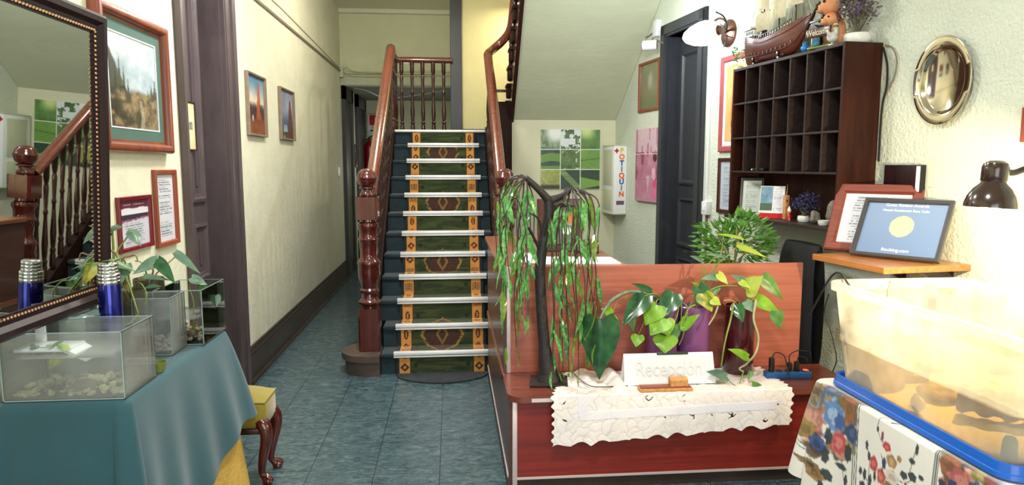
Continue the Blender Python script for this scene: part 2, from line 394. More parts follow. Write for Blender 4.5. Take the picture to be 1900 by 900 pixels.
def solid_c(U, c): return np.zeros(U.shape+(3,))+C(*c)
def tolin(A): A = np.clip(A, 0, 1); return np.where(A <= .04045, A/12.92, ((A+.055)/1.055)**2.4)
def picture(fn, w, h, nx, ny, name, material, parent, y=0.0, x0=0, z0=0):
    """flat print in local XZ centred on (x0, z0), facing -Y"""
    u = (np.arange(nx))/(nx-1); v = np.arange(ny)/(ny-1); U, V = np.meshgrid(u, v)
    A = tolin(fn(U, V)).reshape(-1, 3)
    X = x0+(U-.5)*w; Z = z0+(V-.5)*h
    mb = MB(); mb.v = [(float(a), y, float(b)) for a, b in zip(X.ravel(), Z.ravel())]
    mb.f = [(j*nx+i, j*nx+i+1, (j+1)*nx+i+1, (j+1)*nx+i) for j in range(ny-1) for i in range(nx-1)]
    mb.c = A; return mb.build(name, material, parent, smooth=False, fixn=False)
def frame_ring(mb, w, h, prof):
    """mitred moulding round a w x h rectangle; prof = [(inset from outside edge, y)]"""
    vs = []; n = len(prof)
    for (sx, sz) in ((-1,-1),(1,-1),(1,1),(-1,1)):
        for (i, y) in prof: vs.append((sx*(w/2-i), y, sz*(h/2-i)))
    fs = []
    for c in range(4):
        d = (c+1) % 4
        for k in range(n): l = (k+1) % n; fs.append((c*n+k, d*n+k, d*n+l, c*n+l))
    return mb.add(vs, fs)
def flat_prof(fw, d): return [(0,0),(0,-d*.8),(.15*fw,-d),(.8*fw,-d*.85),(fw,-d*.45),(fw,0)]
def round_prof(fw, d):
    p = [(0,0)]+[(fw*.8*(1-math.cos(a))/2, -d*(.45+.55*math.sin(a))) for a in [PI*k/8 for k in range(9)]]
    return p+[(fw*.82,-d*.35),(fw,-d*.3),(fw,0)]
def framed(name, label, cat, loc, rz, w, h, fw, fd, fmat, fn, nx=60, ny=60, matw=0, matm=None, pmat='pic', rx=0, prof=None, group=None, picname='print', back=True, fillet=None):
    """framed picture centred at loc; local -Y faces the room"""
    t = thing(name, label, cat, loc, rz, group, rx)
    mb = MB(); frame_ring(mb, w, h, prof or flat_prof(fw, fd)); mb.build('frame', fmat, t, ang=30)
    iw, ih = w-2*fw, h-2*fw
    if back: MB().box(-w/2+fw*.3, w/2-fw*.3, -fd*.2, -.001, -h/2+fw*.3, h/2-fw*.3).build('backing', M['grey_frame'], t, smooth=False)
    if matw:
        m2 = MB(); frame_ring(m2, iw+.004, ih+.004, [(0,-fd*.25),(0,-fd*.3),(matw,-fd*.3),(matw+.003,-fd*.22)]); m2.build('mat_board', matm, t, ang=30)
        if fillet: m3 = MB(); frame_ring(m3, iw-2*matw+.008, ih-2*matw+.008, [(0,-fd*.24),(0,-fd*.34),(.006,-fd*.34),(.006,-fd*.24)]); m3.build('mat_fillet', fillet, t, ang=30)
    picture(fn, iw-2*matw, ih-2*matw, nx, ny, picname, M[pmat], t, y=-fd*.24)
    return t
def doc(bg=(232,234,240), ink=(90,96,110), n=14, head=True, seed=0, margin=.12):
    def f(U, V):
        A = solid_c(U, bg); A = A*(.96+.05*fbm(U*3, V*3, seed)[..., None])
        row = np.floor((1-V)*n*1.25); fr = (1-V)*n*1.25-row
        ends = .55+.4*vn(row*1.7, row*0+.5, seed+3); st = margin+.08*vn(row*2.1+4, row*0, seed)
        word = vn(U*46, row*3.3, seed+5) > .28
        on = (fr > .3) & (fr < .72) & (U > st) & (U < np.minimum(ends, 1-margin)) & word & (V < .93) & (V > .07) & (vn(row*1.3, row*0+9, seed+8) > .22)
        return np.where(on[..., None], mixc(A, solid_c(U, ink), np.full(U.shape, .75)), A)
    return f
# ================================================================== the room
CEIL = 3.7
BK = 7.4                                         # wall under the upper flight
fl = MB(); fl.box(XL-.35, 3.2, -1.35, 12.3, -.1, 0); struct('floor', fl, M['floor'])
cl = MB(); cl.box(XL-.35, 3.2, -1.35, 12.3, CEIL, CEIL+.1); struct('ceiling', cl, M['ceiling'])
# left wall with the door opening
DY0, DY1, DTOP = 4.0, 4.70, 2.95
WEND = onX(632, 140, XL).y                       # end of the corridor's long wall
w = MB(); w.box(XL-.3, XL, -1.3, DY0, 0, CEIL); w.box(XL-.3, XL, DY1, WEND, 0, CEIL); w.box(XL-.3, XL, DY0, DY1, DTOP, CEIL)
w.box(XL-.34, XL-.3, DY0-.1, DY1+.1, 0, DTOP+.1)
struct('wall_left', w, M['wall_left'])
# passage beyond: lower part of left wall, end wall, lintel wall, passage ceiling
PZ = 2.7
w = MB(); w.box(XL-.3, XL, WEND, 12.2, 0, CEIL); struct('wall_passage', w, M['wall_cream'])
w = MB(); w.box(XL-.3, .6, 12.0, 12.2, 0, CEIL); struct('wall_far', w, M['wall_pale'])
w = MB(); w.box(XL, .14, WEND, WEND+.15, PZ+.12, CEIL); struct('wall_lintel', w, M['wall_pale'])
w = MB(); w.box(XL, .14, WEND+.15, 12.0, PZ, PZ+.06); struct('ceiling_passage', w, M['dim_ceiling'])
w = MB(); w.rbox(XL, .14, WEND-.04, WEND+.16, PZ-.02, PZ+.13, .01); w.rbox(XL, .14, WEND-.06, WEND+.02, PZ+.13, PZ+.17, .01); struct('trim_lintel', w, M['soffit'])
w = MB(); w.rbox(XL, .14, WEND-.08, WEND+.1, CEIL-.06, CEIL, .01); struct('trim_cornice', w, M['ceiling'])
w = MB(); w.box(.16, .26, 8.45, 12.0, 0, CEIL); struct('wall_passage_right', w, M['wall_pale'])
# stairwell walls
SWX = wallR(1.3).x+.3
w = MB(); w.box(.14, SWX, 8.35, 8.47, 1.95, CEIL); struct('wall_stairwell', w, M['wall_yellow'])
w = MB(); w.box(.13, SWX, 8.32, 8.352, 1.95, 2.03); struct('baseboard_landing', w, M['dark_blue_paint'])
w = MB(); w.rbox(.0, .14, 8.3, 8.44, 1.95, CEIL, .006); struct('trim_landing_post', w, M['dark_blue_paint'])
w = MB(); w.box(.47, 1.83, BK, BK+.12, 0, 2.083); struct('wall_back', w, M['wall_cream'])
# right wall (local x runs towards the camera, local -y faces the room)
def rloc(o, s=0, z=0, off=0): o.location = wallR(s, z, off); o.rotation_euler = (0,0,RZ); return o
s0, _, _ = onR(1227, 250); s1, _, _ = onR(1313, 100); RDT = 2.86
sa, sb = -s0, -s1                                  # door casing outer edges in local x
cw = .11
w = MB(); w.box(-1.35, sa+cw*.8, 0, .25, 0, CEIL); w.box(sb-cw*.8, 9.2, 0, .25, 0, CEIL); w.box(sa+cw*.8, sb-cw*.8, 0, .25, RDT-cw, CEIL)
w.box(sa-.1, sb+.1, .25, .29, 0, RDT)
rloc(struct('wall_right', w, M['wall_right']))
# wall behind the camera with the street entrance
w = MB(); w.box(XL-.3, -.9, -1.3, -1.15, 0, CEIL); w.box(1.5, 3.2, -1.3, -1.15, 0, CEIL); w.box(-.9, 1.5, -1.3, -1.15, 2.7, CEIL)
struct('wall_entrance', w, M['wall_pale'])
# skirtings
def skirting(name, x, y0, y1, h=.26, d=.03):
    m = MB(); m.box(x, x+d, y0, y1, 0, h*.72); m.box(x, x+d*.75, y0, y1, h*.72, h*.86); m.box(x, x+d*.45, y0, y1, h*.86, h)
    m.box(x, x+d*1.7, y0, y1, 0, h*.12); struct(name, m, M['base_dark'])
skirting('baseboard_left', XL, DY1+.205, WEND); skirting('baseboard_entrance_left', XL, -1.1, DY0-.15)
# ---- left door: casing, deep reveal, panelled leaf
d = thing('door_1', None, None, (XL, DY0, 0)); d['kind'] = 'structure'
L = DY1-DY0
c = MB()
for (a, b) in ((-.07, .0), (L, L+.2)):
    c.box(0, .028, a, b, 0, DTOP+.12); c.box(.028, .042, a+(.0 if a<0 else .13), a+(.03 if a<0 else .2), 0, DTOP+.12)
    if a > 0: c.box(.028, .034, a+.02, a+.05, 0, DTOP+.12)
c.box(0, .028, -.07, L+.2, DTOP, DTOP+.14); c.build('casing', M['dark_paint'], d, smooth=False)
c = MB(); c.box(-.135, 0, -.005, .012, 0, DTOP); c.box(-.135, 0, L-.012, L+.005, 0, DTOP); c.box(-.135, 0, 0, L, DTOP-.012, DTOP); c.build('reveal', M['dark_paint'], d, smooth=False)
lf = MB(); lf.box(-.165, -.135, 0, L, 0, DTOP)
def panel(mb, x, y0, y1, z0, z1, dp=.016):
    t = MB(); frame_ring(t, y1-y0, z1-z0, [(0,0),(0,-dp),(.02,-dp*1.25),(.035,-dp*.3),(.045,-dp*.3),(.05,0)])
    for v in t.v: pass
    t.v = [(x-v[1], (y0+y1)/2+v[0], (z0+z1)/2+v[2]) for v in t.v]; mb.add(t.v, t.f)
    mb.box(x-.002, x+.006, y0+.1, y1-.1, z0+.1, z1-.1)
for (z0, z1) in ((.15,.75),(.85,1.22),(1.36,2.75)):
    for (y0, y1) in ((.07, L/2-.05), (L/2+.05, L-.06)): panel(lf, -.135, y0, y1, z0, z1)
lf.box(-.135, -.118, L/2-.025, L/2+.025, 0, DTOP)
lf.build('door_leaf', M['dark_paint'], d, smooth=False)
# ---- right door
d = thing('door_2', None, None); d['kind'] = 'structure'; rloc(d)
c = MB()
for (a, b) in ((sa, sa+cw), (sb-cw, sb)):
    c.box(a, b, -.03, 0, 0, RDT); c.box(a+.02, b-.02, -.042, -.03, 0, RDT-.02)
c.box(sa, sb, -.03, 0, RDT-cw, RDT); c.box(sa+.02, sb-.02, -.042, -.03, RDT-cw+.02, RDT-.02)
c.build('casing', M['dark_blue_paint'], d, smooth=False)
c = MB(); c.box(sa+cw*.8, sa+cw, -.005, .2, 0, RDT-cw); c.box(sb-cw, sb-cw*.8, -.005, .2, 0, RDT-cw); c.box(sa+cw, sb-cw, -.005, .2, RDT-cw, RDT-cw+.02); c.build('reveal', M['dark_blue_paint'], d, smooth=False)
lf = MB(); lf.box(sa+cw, sb-cw, .12, .16, 0, RDT-cw)
mid = (sa+sb)/2+.12
for (z0, z1) in ((.15,.75),(.85,1.3),(1.42,2.6)):
    for (y0, y1) in ((sa+cw+.05, mid-.05), (mid+.04, sb-cw-.04)):
        t = MB(); frame_ring(t, y1-y0, z1-z0, [(0,0),(0,-.016),(.02,-.02),(.035,-.005),(.045,0)]); t.v = [((y0+y1)/2+v[0], .12+v[1], (z0+z1)/2+v[2]) for v in t.v]; lf.add(t.v, t.f)
lf.box(mid-.022, mid+.022, .095, .12, 0, RDT-cw)
lfo = lf.build('door_leaf', M['dark_blue_paint'], d, smooth=False)
h = MB(); sh_, zh_, _ = onR(1272, 464, -.1); h.tube([(mid+.03,.09,zh_),(mid+.03,.05,zh_),(mid-.0,.04,zh_),(mid-.09,.04,zh_)], .009, 8); h.box(mid+.015, mid+.05, .085, .094, zh_-.1, zh_+.08); h.build('door_handle', M['brass'], d)
b = MB(); b.box(mid+.05, mid+.066, .1, .12, 1.45, 1.9); b.lathe([(0,0),(.012,0),(.012,.03),(0,.03)], 10, Matrix.Rotation(PI/2,3,'X'), (mid+.058,.1,1.9)); b.build('slide_bolt', M['steel'], d)
# ---- dark doors down the passage
def passage_door(n, y0, y1):
    d = thing(n, None, None, (XL, y0, 0)); d['kind'] = 'structure'; w_ = y1-y0
    c = MB(); c.box(0,.05,0,.14,0,2.69); c.box(0,.05,w_-.14,w_,0,2.69); c.box(0,.05,0,w_,2.5,2.69); c.build('casing', M['dark_blue_paint'], d, smooth=False)
    l = MB(); l.box(.0,.02,.14,w_-.14,0,2.5); l.box(.02,.03,.25,w_-.25,.2,1.0); l.box(.02,.03,.25,w_-.25,1.15,2.2); l.build('door_leaf', M['dark_blue_paint'], d, smooth=False)
passage_door('door_3', WEND+.005, 10.42); passage_door('door_4', 10.9, 11.97)
m_ = MB(); m_.lathe([(0,0),(.028,.01),(.028,.3),(.012,.36),(0,.36)], 10, None, (XL+.03, 10.66, 1.55))
solo(m_, 'wall_vase', M['mahog_dark'], 'small dark ornament hanging on the passage wall between two dark doors', 'ornament')

# ================================================================== lower stairs
NR, RI, GO, SY = 12, .1645, .213, 5.09
SX0, SX1 = -.63, .40
LY = SY+GO*(NR-1)                                  # landing edge
LZ = RI*NR
st = thing('staircase', 'straight flight of dark teal stairs rising to the landing in the centre', 'staircase', (-.115, SY, 0))
ST = Vector((-.115, SY, 0))
def loc(mb): mb.v = [tuple(Vector(v)-ST) for v in mb.v]; return mb
for k in range(NR-1):
    y0 = SY+GO*k; z1 = RI*(k+1); m = MB()
    xa, xb = (SX0+.08, SX1-.08) if k < 2 else (SX0+.035, SX1-.035)
    m.box(xa, xb, y0, y0+GO-.002, max(0, z1-RI*1.05), z1-.02)
    m.rbox(xa, xb, y0-.018, y0+GO-.02, z1-.034, z1, .012)
    loc(m).build('step', M['step_carpet'], st)
m = MB(); m.box(SX0-.03, .43, LY+.03, 8.29, LZ-.16, LZ-.005); m.box(.43, 1.66, BK+.13, 8.29, LZ-.16, LZ-.005); m.box(SX0+.035, SX1-.035, LY-.0, LY+.028, LZ-.3, LZ-.031); loc(m).build('landing', M['step_carpet'], st, smooth=False)
m = MB(); m.rbox(SX0-.02, .432, LY-.03, LY+.1, LZ-.03, LZ, .012); loc(m).build('landing_nosing', M['aluminium'], st)
NY_ = 5.235
def strz(y): return RI+.01+(LZ+.02-RI)*(y-(SY-.06))/(LY-.02-SY+.06)
for s_, nm in ((SX0, 1), (SX1, 2)):
    a = RI/GO; y1 = LY+.0
    a0 = NY_+.088; poly = [(a0, 0), (y1, 0), (y1, LZ+.02), (y1-.02, LZ+.03), (a0, strz(a0))]
    m = MB(); m.prism(poly, s_-.03, s_+.03, 'x'); loc(m).build('stringer', M['stringer'], st, smooth=False)
# rounded first step round the left newel
m = MB(); arc = [(-.61+.235*math.cos(t)*-1-.02, 5.2-.21*math.sin(t)) for t in [PI*k/24-PI/2 for k in range(25)]]
arc = [(-.64-.2*math.sin(t), 5.235-.2*math.cos(t)) for t in [PI*k/20 for k in range(21)]]
poly = [(-.555, 5.035)]+arc[0:]+[(-.6, 5.435),(-.6,5.30),(-.555,5.30)]
m.prism(poly, 0, RI-.05); 
polyL = [(-.555, 5.02)]+[(-.64-.225*math.sin(t), 5.235-.225*math.cos(t)) for t in [PI*k/20 for k in range(21)]]+[(-.6, 5.45),(-.6,5.30),(-.555,5.30)]
m.prism(polyL, RI-.05, RI-.002); loc(m).build('curtail_step', M['stone_step'], st, ang=50)
# runner
def runner_path(n_per=7):
    P = []; 
    for k in range(NR-1):
        y0 = SY+GO*k-.02; z0 = RI*k; z1 = RI*(k+1)
        for i in range(n_per): t = i/n_per; P.append((y0-.006+ .0*t, z0+.006+(z1-z0-.0)*t))
        for i in range(n_per): t = i/n_per; P.append((y0-.006+(GO)*t, z1+.006))
    for i in range(n_per+1): t = i/n_per; P.append((SY+GO*(NR-1)-.026, RI*(NR-1)+.006+(RI-.04)*t))
    return P
P = runner_path(8); RX0, RX1 = -.435, .265; nx = 97
dist = [0]
for a, b in zip(P[:-1], P[1:]): dist.append(dist[-1]+math.hypot(b[0]-a[0], b[1]-a[1]))
Uu, Dd = np.meshgrid(np.linspace(0,1,nx), np.array(dist))
# resample colours finely enough: build on a denser path
def dense(P, step=.0075):
    out = []
    for a, b in zip(P[:-1], P[1:]):
        L_ = math.hypot(b[0]-a[0], b[1]-a[1]); n = max(1, int(round(L_/step)))
        for i in range(n): t = i/n; out.append((a[0]+(b[0]-a[0])*t, a[1]+(b[1]-a[1])*t))
    return out+[P[-1]]
P = dense(P); dist = np.concatenate([[0], np.cumsum([math.hypot(b[0]-a[0], b[1]-a[1]) for a, b in zip(P[:-1], P[1:])])])
U, D = np.meshgrid(np.linspace(0,1,nx), dist)
def runner_col(U, D):
    X = (U-.5)*.7; ax = np.abs(X)
    green = mixc(solid_c(U,(40,52,24)), solid_c(U,(66,76,36)), sstep(.35,.7, fbm(U*5, D*70, 4)))
    A = mixc(green, solid_c(U,(24,36,28)), sstep(.6,.75, fbm(U*9, D*45, 9))*.6)
    # diamond medallions, one about every .95 m of carpet
    per = 1.13; q = (D+.1) % per-per/2
    dm = ax/.17+np.abs(q)/.3
    stp = np.floor(dm*9)/9
    A = mixc(A, solid_c(U,(62,44,30)), ((stp < .99) & (dm < 1)).astype(float))
    A = mixc(A, solid_c(U,(176,128,62)), ((dm > .9) & (dm < 1.03) & (vn(U*60, D*60, 2) > .35)).astype(float)*.85)
    A = mixc(A, solid_c(U,(158,110,58)), ((dm > .18) & (dm < .3)).astype(float)*.8)
    A = mixc(A, solid_c(U,(88,38,30)), ((dm > .42) & (dm < .62) & (vn(U*40,D*40,6) > .45)).astype(float)*.8)
    m2 = (np.abs((D*7) % 1-.5) < .12) & (np.abs(ax-.2) < .012); A = mixc(A, solid_c(U,(26,24,18)), m2*.8)
    # side borders: ochre with rust and black motifs
    bd = (ax > .245) & (ax < .325)
    och = mixc(solid_c(U,(196,132,56)), solid_c(U,(214,156,84)), fbm(U*20, D*30, 12))
    bx = (ax-.285)/.04; dd = (D*9.6) % 1
    kind = np.floor(D*9.6) % 3
    mot = np.where(kind == 0, (np.abs(bx)+np.abs(dd-.5)*2.6 < .85) & (np.abs(bx)+np.abs(dd-.5)*2.6 > .35),
          np.where(kind == 1, (np.abs(np.abs(bx)-.35*(1-np.abs(dd-.5)*2)) < .17) & (np.abs(dd-.5) < .36), (np.abs(bx) < .75) & (np.abs(dd-.5) < .3) & ((np.floor(bx*5)+np.floor(dd*10)) % 2 == 0)))
    och = mixc(och, np.where((vn(D*3,U*0,3) > .5)[...,None], solid_c(U,(70,26,22)), solid_c(U,(30,24,26))), mot*.9)
    A = np.where(bd[...,None], och, A)
    A = np.where(((ax > .238) & (ax <= .245))[...,None], solid_c(U,(30,26,22)), A)
    A = np.where((ax >= .325)[...,None], solid_c(U,(24,36,36)), A)
    return A
mb = MB(); ny = len(P)
mb.v = [(RX0+(RX1-RX0)*i/(nx-1), P[j][0], P[j][1]) for j in range(ny) for i in range(nx)]
mb.f = [(j*nx+i, j*nx+i+1, (j+1)*nx+i+1, (j+1)*nx+i) for j in range(ny-1) for i in range(nx-1)]
mb.c = tolin(runner_col(U, D)).reshape(-1,3)
solo(mb, 'stair_runner', M['runner'], 'green patterned carpet runner with ochre borders laid down the stairs', 'carpet', smooth=False, fixn=False)
# aluminium nosing strips
for k in range(NR-1):
    y0 = SY+GO*k-.018; z1 = RI*(k+1); m = MB(); xa, xb = -.08-.372, -.08+.372
    m.rbox(xa, xb, y0-.02, y0+.02, z1+.009, z1+.015, .002); m.rbox(xa, xb, y0-.021, y0-.009, z1-.012, z1+.012, .003); m.rbox(xa, xb, y0-.02, y0-.009, z1-.029, z1-.016, .003)
    loc(m).build('nosing_strip', M['aluminium'], st)

# ================================================================== balustrade of the lower flight
def newel_profile():
    return [(.062,.33),(.066,.35),(.085,.365),(.088,.38),(.066,.4),(.06,.42),(.058,.44),(.072,.455),(.075,.47),(.062,.485),(.07,.52),(.082,.57),(.086,.62),(.084,.66),
            (.088,.668),(.09,.685),(.082,.7),(.066,.72),(.063,.75),(.068,.8),(.072,.845),(.076,.85),(.078,.865),(.07,.88),(.068,.9),(.07,.93),(.08,.955),(.083,.975),(.078,.99),(.062,1.0),(.06,1.02)]
def make_newel(x, y, parent, z0, org, lift=0):
    o = Vector((x, y, z0+lift))-org
    m = MB(); m.lathe(newel_profile(), 24, None, o)
    n = m.build('newel_post', M['mahog'], parent, ang=35)
    def octo(w, c, a, b, nm):
        p = [(w,w-c),(w-c,w),(-w+c,w),(-w,w-c),(-w,-w+c),(-w+c,-w),(w-c,-w),(w,-w+c)]
        q = MB(); q.prism([(o.x+i, o.y+j) for i, j in p], o.z+a, o.z+b); q.build(nm, M['mahog'], n, smooth=False)
    octo(.082,.012,-lift,.33,'base_block'); octo(.083,.018,1.02,1.19,'rail_block')
    f = MB(); f.lathe([(.05,1.19),(.058,1.2),(.055,1.215),(.04,1.23),(.04,1.245),(.06,1.255),(.06,1.262),(.045,1.27),(.066,1.285),(.074,1.31),(.076,1.325),(.079,1.33),(.079,1.338),(.074,1.343),(.068,1.365),(.052,1.388),(.03,1.402),(0,1.407)], 24, None, o)
    f.build('ball_finial', M['mahog'], n, ang=50)
    return n
BAL = [(.5,0),(.5,.1),(.42,.115),(.42,.13),(.5,.14),(.5,.155),(.34,.17),(.42,.2),(.5,.27),(.52,.31),(.42,.4),(.32,.5),(.3,.55),(.42,.565),(.42,.58),(.3,.6),(.36,.68),(.42,.76),(.44,.79),(.3,.82),(.42,.835),(.42,.85),(.5,.86),(.5,1)]
def baluster(x, y, z0, z1, parent, org, w=.042, n=10, mt='mahog_dark'):
    m = MB(); m.lathe([(r*w, z0+(z1-z0)*t) for r, t in BAL], n, None, Vector((x, y, 0))-org); return m.build('baluster', M[mt], parent, ang=35)
NY = 5.235
rail0z, rail1 = 1.31, onX(725, 89, SX0)
bl = thing('stair_balustrade', 'polished mahogany stair railing with ball-topped newel on the left side', 'railing', (SX0-.01, NY, RI)); OB = Vector((SX0-.01, NY, RI))
make_newel(SX0-.012, NY, bl, RI+.001, OB)
RYE = rail1.y; RZE = rail1.z
def railz(y): return rail0z+(RZE-rail0z)*(y-NY)/(RYE-NY)
m = MB(); pts = [(SX0, NY+.07, railz(NY+.07)), (SX0, RYE-.25, railz(RYE-.25)), (SX0, RYE-.05, railz(RYE-.05)), (SX0, RYE, RZE-.0), (SX0, RYE+.05, RZE-.015)]
def rail_tube(mb, pts, w=.05, h=.042, org=OB): mb.tube([Vector(p)-org for p in pts], h, 14, True, w/h)
rail_tube(m, pts); m.build('handrail', M['mahog_rail'], bl, ang=60)
m = MB(); rail_tube(m, [(SX0, RYE, RZE-.02),(SX0, RYE+.15, RZE-.04),(SX0, 8.2, RZE-.02)], .045, .035); m.build('landing_side_rail', M['mahog_rail'], bl, ang=60)
m = MB(); rail_tube(m, [(SX0-.04, 8.28, RZE-.0),(.02, 8.28, RZE-.0)], .04, .035); m.build('landing_rail', M['mahog_rail'], bl, ang=60)
i = 0
y = NY+.13
while y < LY-.06:
    z0 = strz(y+.024)+.006
    baluster(SX0, y, z0, railz(y)-.03, bl, OB); y += GO/2
for x in (-.58, -.455, -.33, -.205, -.08): baluster(x, 8.28, LZ+.002, RZE-.025, bl, OB, .05, 12)
for y in (7.62, 7.83, 8.04): baluster(SX0, y, LZ, RZE-.05, bl, OB, .046, 10)
# right hand railing with gooseneck up to the next flight
b2 = thing('stair_balustrade', 'polished mahogany stair railing on the right side curling up to next flight', 'railing', (SX1, NY, RI)); OB2 = Vector((SX1, NY, RI))
make_newel(SX1+.012, NY, b2, .001, OB2, RI)
e = onX(905, 105, SX1-.01)
def railz2(y): return rail0z+(e.z-rail0z)*(y-NY)/(e.y-NY)
UX = .635
m = MB(); pts = bez([(SX1, NY+.07, railz2(NY+.07)), (SX1, 6.2, railz2(6.2)), (SX1-.005, e.y-.1, railz2(e.y-.1)), (SX1, e.y+.02, e.z+.03), (SX1+.06, e.y+.13, e.z+.1), (SX1+.15, e.y+.13, e.z+.18), (UX-.02, e.y-.0, e.z+.26), (UX, e.y-.2, e.z+.42), (UX, e.y-.95, 3.72)], 60)
rail_tube(m, pts, .048, .04, OB2); m.build('handrail', M['mahog_rail'], b2, ang=60)
y = NY+.13
while y < LY-.06:
    z0 = strz(y+.024)+.006; baluster(SX1, y, z0, railz2(y)-.03, b2, OB2); y += GO/2
# ================================================================== upper flight
uf = thing('upper_staircase', 'upper flight of stairs over the back wall with sloping pale underside', 'staircase', (1.2, BK, LZ)); OU = Vector((1.2, BK, LZ))
def locu(mb): mb.v = [tuple(Vector(v)-OU) for v in mb.v]; return mb
sfz = onY(953, 222, BK).z; sl = .95
def soff(y): return sfz+(BK-y)*sl
yT = BK-(CEIL-.0-sfz)/sl
m = MB()
def xr(y): return wallR(0).x+(7.4-y)*math.tan(PH)-.004
q = [(.68, BK+.02, soff(BK+.02)), (xr(BK+.02), BK+.02, soff(BK+.02)), (xr(yT), yT, soff(yT)), (.68, yT, soff(yT))]
m.hexa([*q, *[(a, b, c+.05) for a, b, c in q]]); locu(m).build('soffit', M['soffit'], uf, smooth=False)
for k in range(10):
    z1 = LZ+RI*(k+1); y0 = 7.9-.178*k
    if z1 > CEIL-.02: break
    m = MB(); m.box(.655, xr(y0)-.008, y0-.178, y0, max(LZ+.002, z1-.18), z1-.03); m.rbox(.60, xr(y0)-.012, y0-.2, y0+.03, z1-.04, z1, .012); m.rbox(.605, .66, y0-.18, y0-.01, z1-.15, z1-.035, .02)
    locu(m).build('step', M['stringer'], uf)
m = MB(); q = [(BK+.1, soff(BK+.1)-.02), (yT, soff(yT)-.02), (yT, CEIL), (yT+.1, CEIL), (7.9, LZ+.15), (7.9, LZ-.02), (BK+.1, LZ-.02)]
m.prism([(BK+.02, soff(BK+.02)-.03),(yT, soff(yT)-.03),(yT, soff(yT)+.1),(BK+.45, soff(BK)+.0),(BK+.45, soff(BK)-.095)], .64, .68, 'x'); locu(m).build('stringer', M['mahog_dark'], uf, smooth=False)
for k in range(7):
    for j in (0, 1):
        y0 = 7.86-.178*k-.089*j; z0 = LZ+RI*(k+1)
        zt = e.z+.3+(e.y-y0)*.88
        if y0 < e.y+.12: baluster(UX, y0, z0, min(zt-.05, CEIL-.005), uf, OU, .045, 10)
m = MB(); m.box(.44, .66, BK-.03, BK+.02, 0, LZ+.3); locu(m).build('panelling', M['stringer'], uf, smooth=False)
m = MB(); m.box(.42, .67, 7.62, 7.66, 2.40, 2.43); locu(m).build('cross_bar', M['mahog_dark'], uf, smooth=False)
# half round door mat
m = MB(); cc = onZ(838, 686, 0); a_ = [( .04+.37*math.cos(t), SY-.035-.25*math.sin(t)) for t in [PI*k/30 for k in range(31)]]
a_ = [(-.08+.35*math.cos(t), SY-.03-.24*math.sin(t)) for t in [PI*k/30 for k in range(31)]]
m.prism(a_, .001, .012)
solo(m, 'doormat', M['doormat'], 'half round dark grey doormat at the foot of the stairs', 'mat', smooth=False)
# ================================================================== reception desk
DX0, DX1, DYF, DYP, DYE = .27, 2.02, 3.12, 3.465, 5.0
LG, CT = .5, 1.07
dk = thing('reception_desk', 'red-brown L-shaped reception desk with a low display ledge in front', 'desk', (1.1, DYF, 0)); OD = Vector((1.1, DYF, 0))
def ld(mb, O=OD): mb.v = [tuple(Vector(v)-O) for v in mb.v]; return mb
m = MB(); m.box(DX0+.035, DX1-.1, DYF+.01, DYF+.035, .075, LG-.03); ld(m).build('front_panel', M['desk_red_low'], dk, smooth=False)
m = MB(); m.box(DX0+.02, DX1-.1, DYF+.03, DYF+.05, .0, .075); ld(m).build('plinth', M['base_dark'], dk, smooth=False)
m = MB(); m.rbox(DX0+.035, DX1-.1, DYF+.005, DYF+.012, .066, .078, .001); ld(m).build('plinth_strip', M['alu_edge'], dk, smooth=False)
m = MB(); m.box(DX0-.005, DX0+.018, DYF+.02, DYE, .0, LG-.03); ld(m).build('side_panel', M['desk_side'], dk, smooth=False)
m = MB(); m.box(DX0-.005, DX0+.018, DYP, DYE, LG, CT-.025); ld(m).build('upper_side_panel', M['desk_side'], dk, smooth=False)
m = MB(); m.box(DX0-.012, DX0-.004, DYF+.3, DYE, LG-.032, LG+.002); ld(m).build('side_edge_band', M['desk_top'], dk, smooth=False)
m = MB(); m.box(DX0-.01, DX0-.004, DYF+.03, DYE, .07, .082); ld(m).build('side_plinth_strip', M['alu_edge'], dk, smooth=False)
r = .075; ly = DYF-.04; poly = [(DX0-.012+r-r*math.cos(t), ly+r-r*math.sin(t)) for t in [PI/2*k/8 for k in range(9)]]
poly = poly+[(DX1, ly), (DX1, DYP+.01), (DX0-.012, DYP+.01)]
m = MB(); m.prism(poly, LG-.03, LG); ld(m).build('ledge', M['ledge'], dk, ang=30)
m = MB(); m.box(DX0+.1, DX0+.2, ly-.0015, ly, LG-.026, LG-.008); ld(m).build('edge_trim', M['alu_edge'], dk, smooth=False)
m = MB(); m.rbox(DX0+.012, DX0+.036, DYF+.003, DYF+.03, .0, LG-.03, .003); ld(m).build('corner_strip', M['alu_edge'], dk)
m = MB(); m.rbox(DX0+.012, DX0+.034, DYP-.006, DYP+.012, LG, CT-.002, .003); ld(m).build('corner_strip', M['alu_edge'], dk)
PX1 = onY(1487, 560, DYP).x
m = MB(); m.rbox(DX0+.034, PX1, DYP, DYP+.022, LG, CT, .0015); ld(m).build('upper_panel', M['desk_red'], dk, smooth=False)
m = MB(); m.rbox(DX0-.025, .93, DYP+.023, DYE, CT-.028, CT, .004); ld(m).build('counter_top', M['desk_top'], dk, smooth=False)
m = MB(); m.box(.93, 1.74, DYP+.022, 4.1, .72, .745); ld(m).build('work_surface', M['desk_top'], dk, smooth=False)
m = MB(); m.box(.905, .93, DYP+.023, DYE, 0, CT-.028); m.box(1.71, 1.735, 3.95, 4.08, 0, .72); ld(m).build('inner_panel', M['desk_side'], dk, smooth=False)

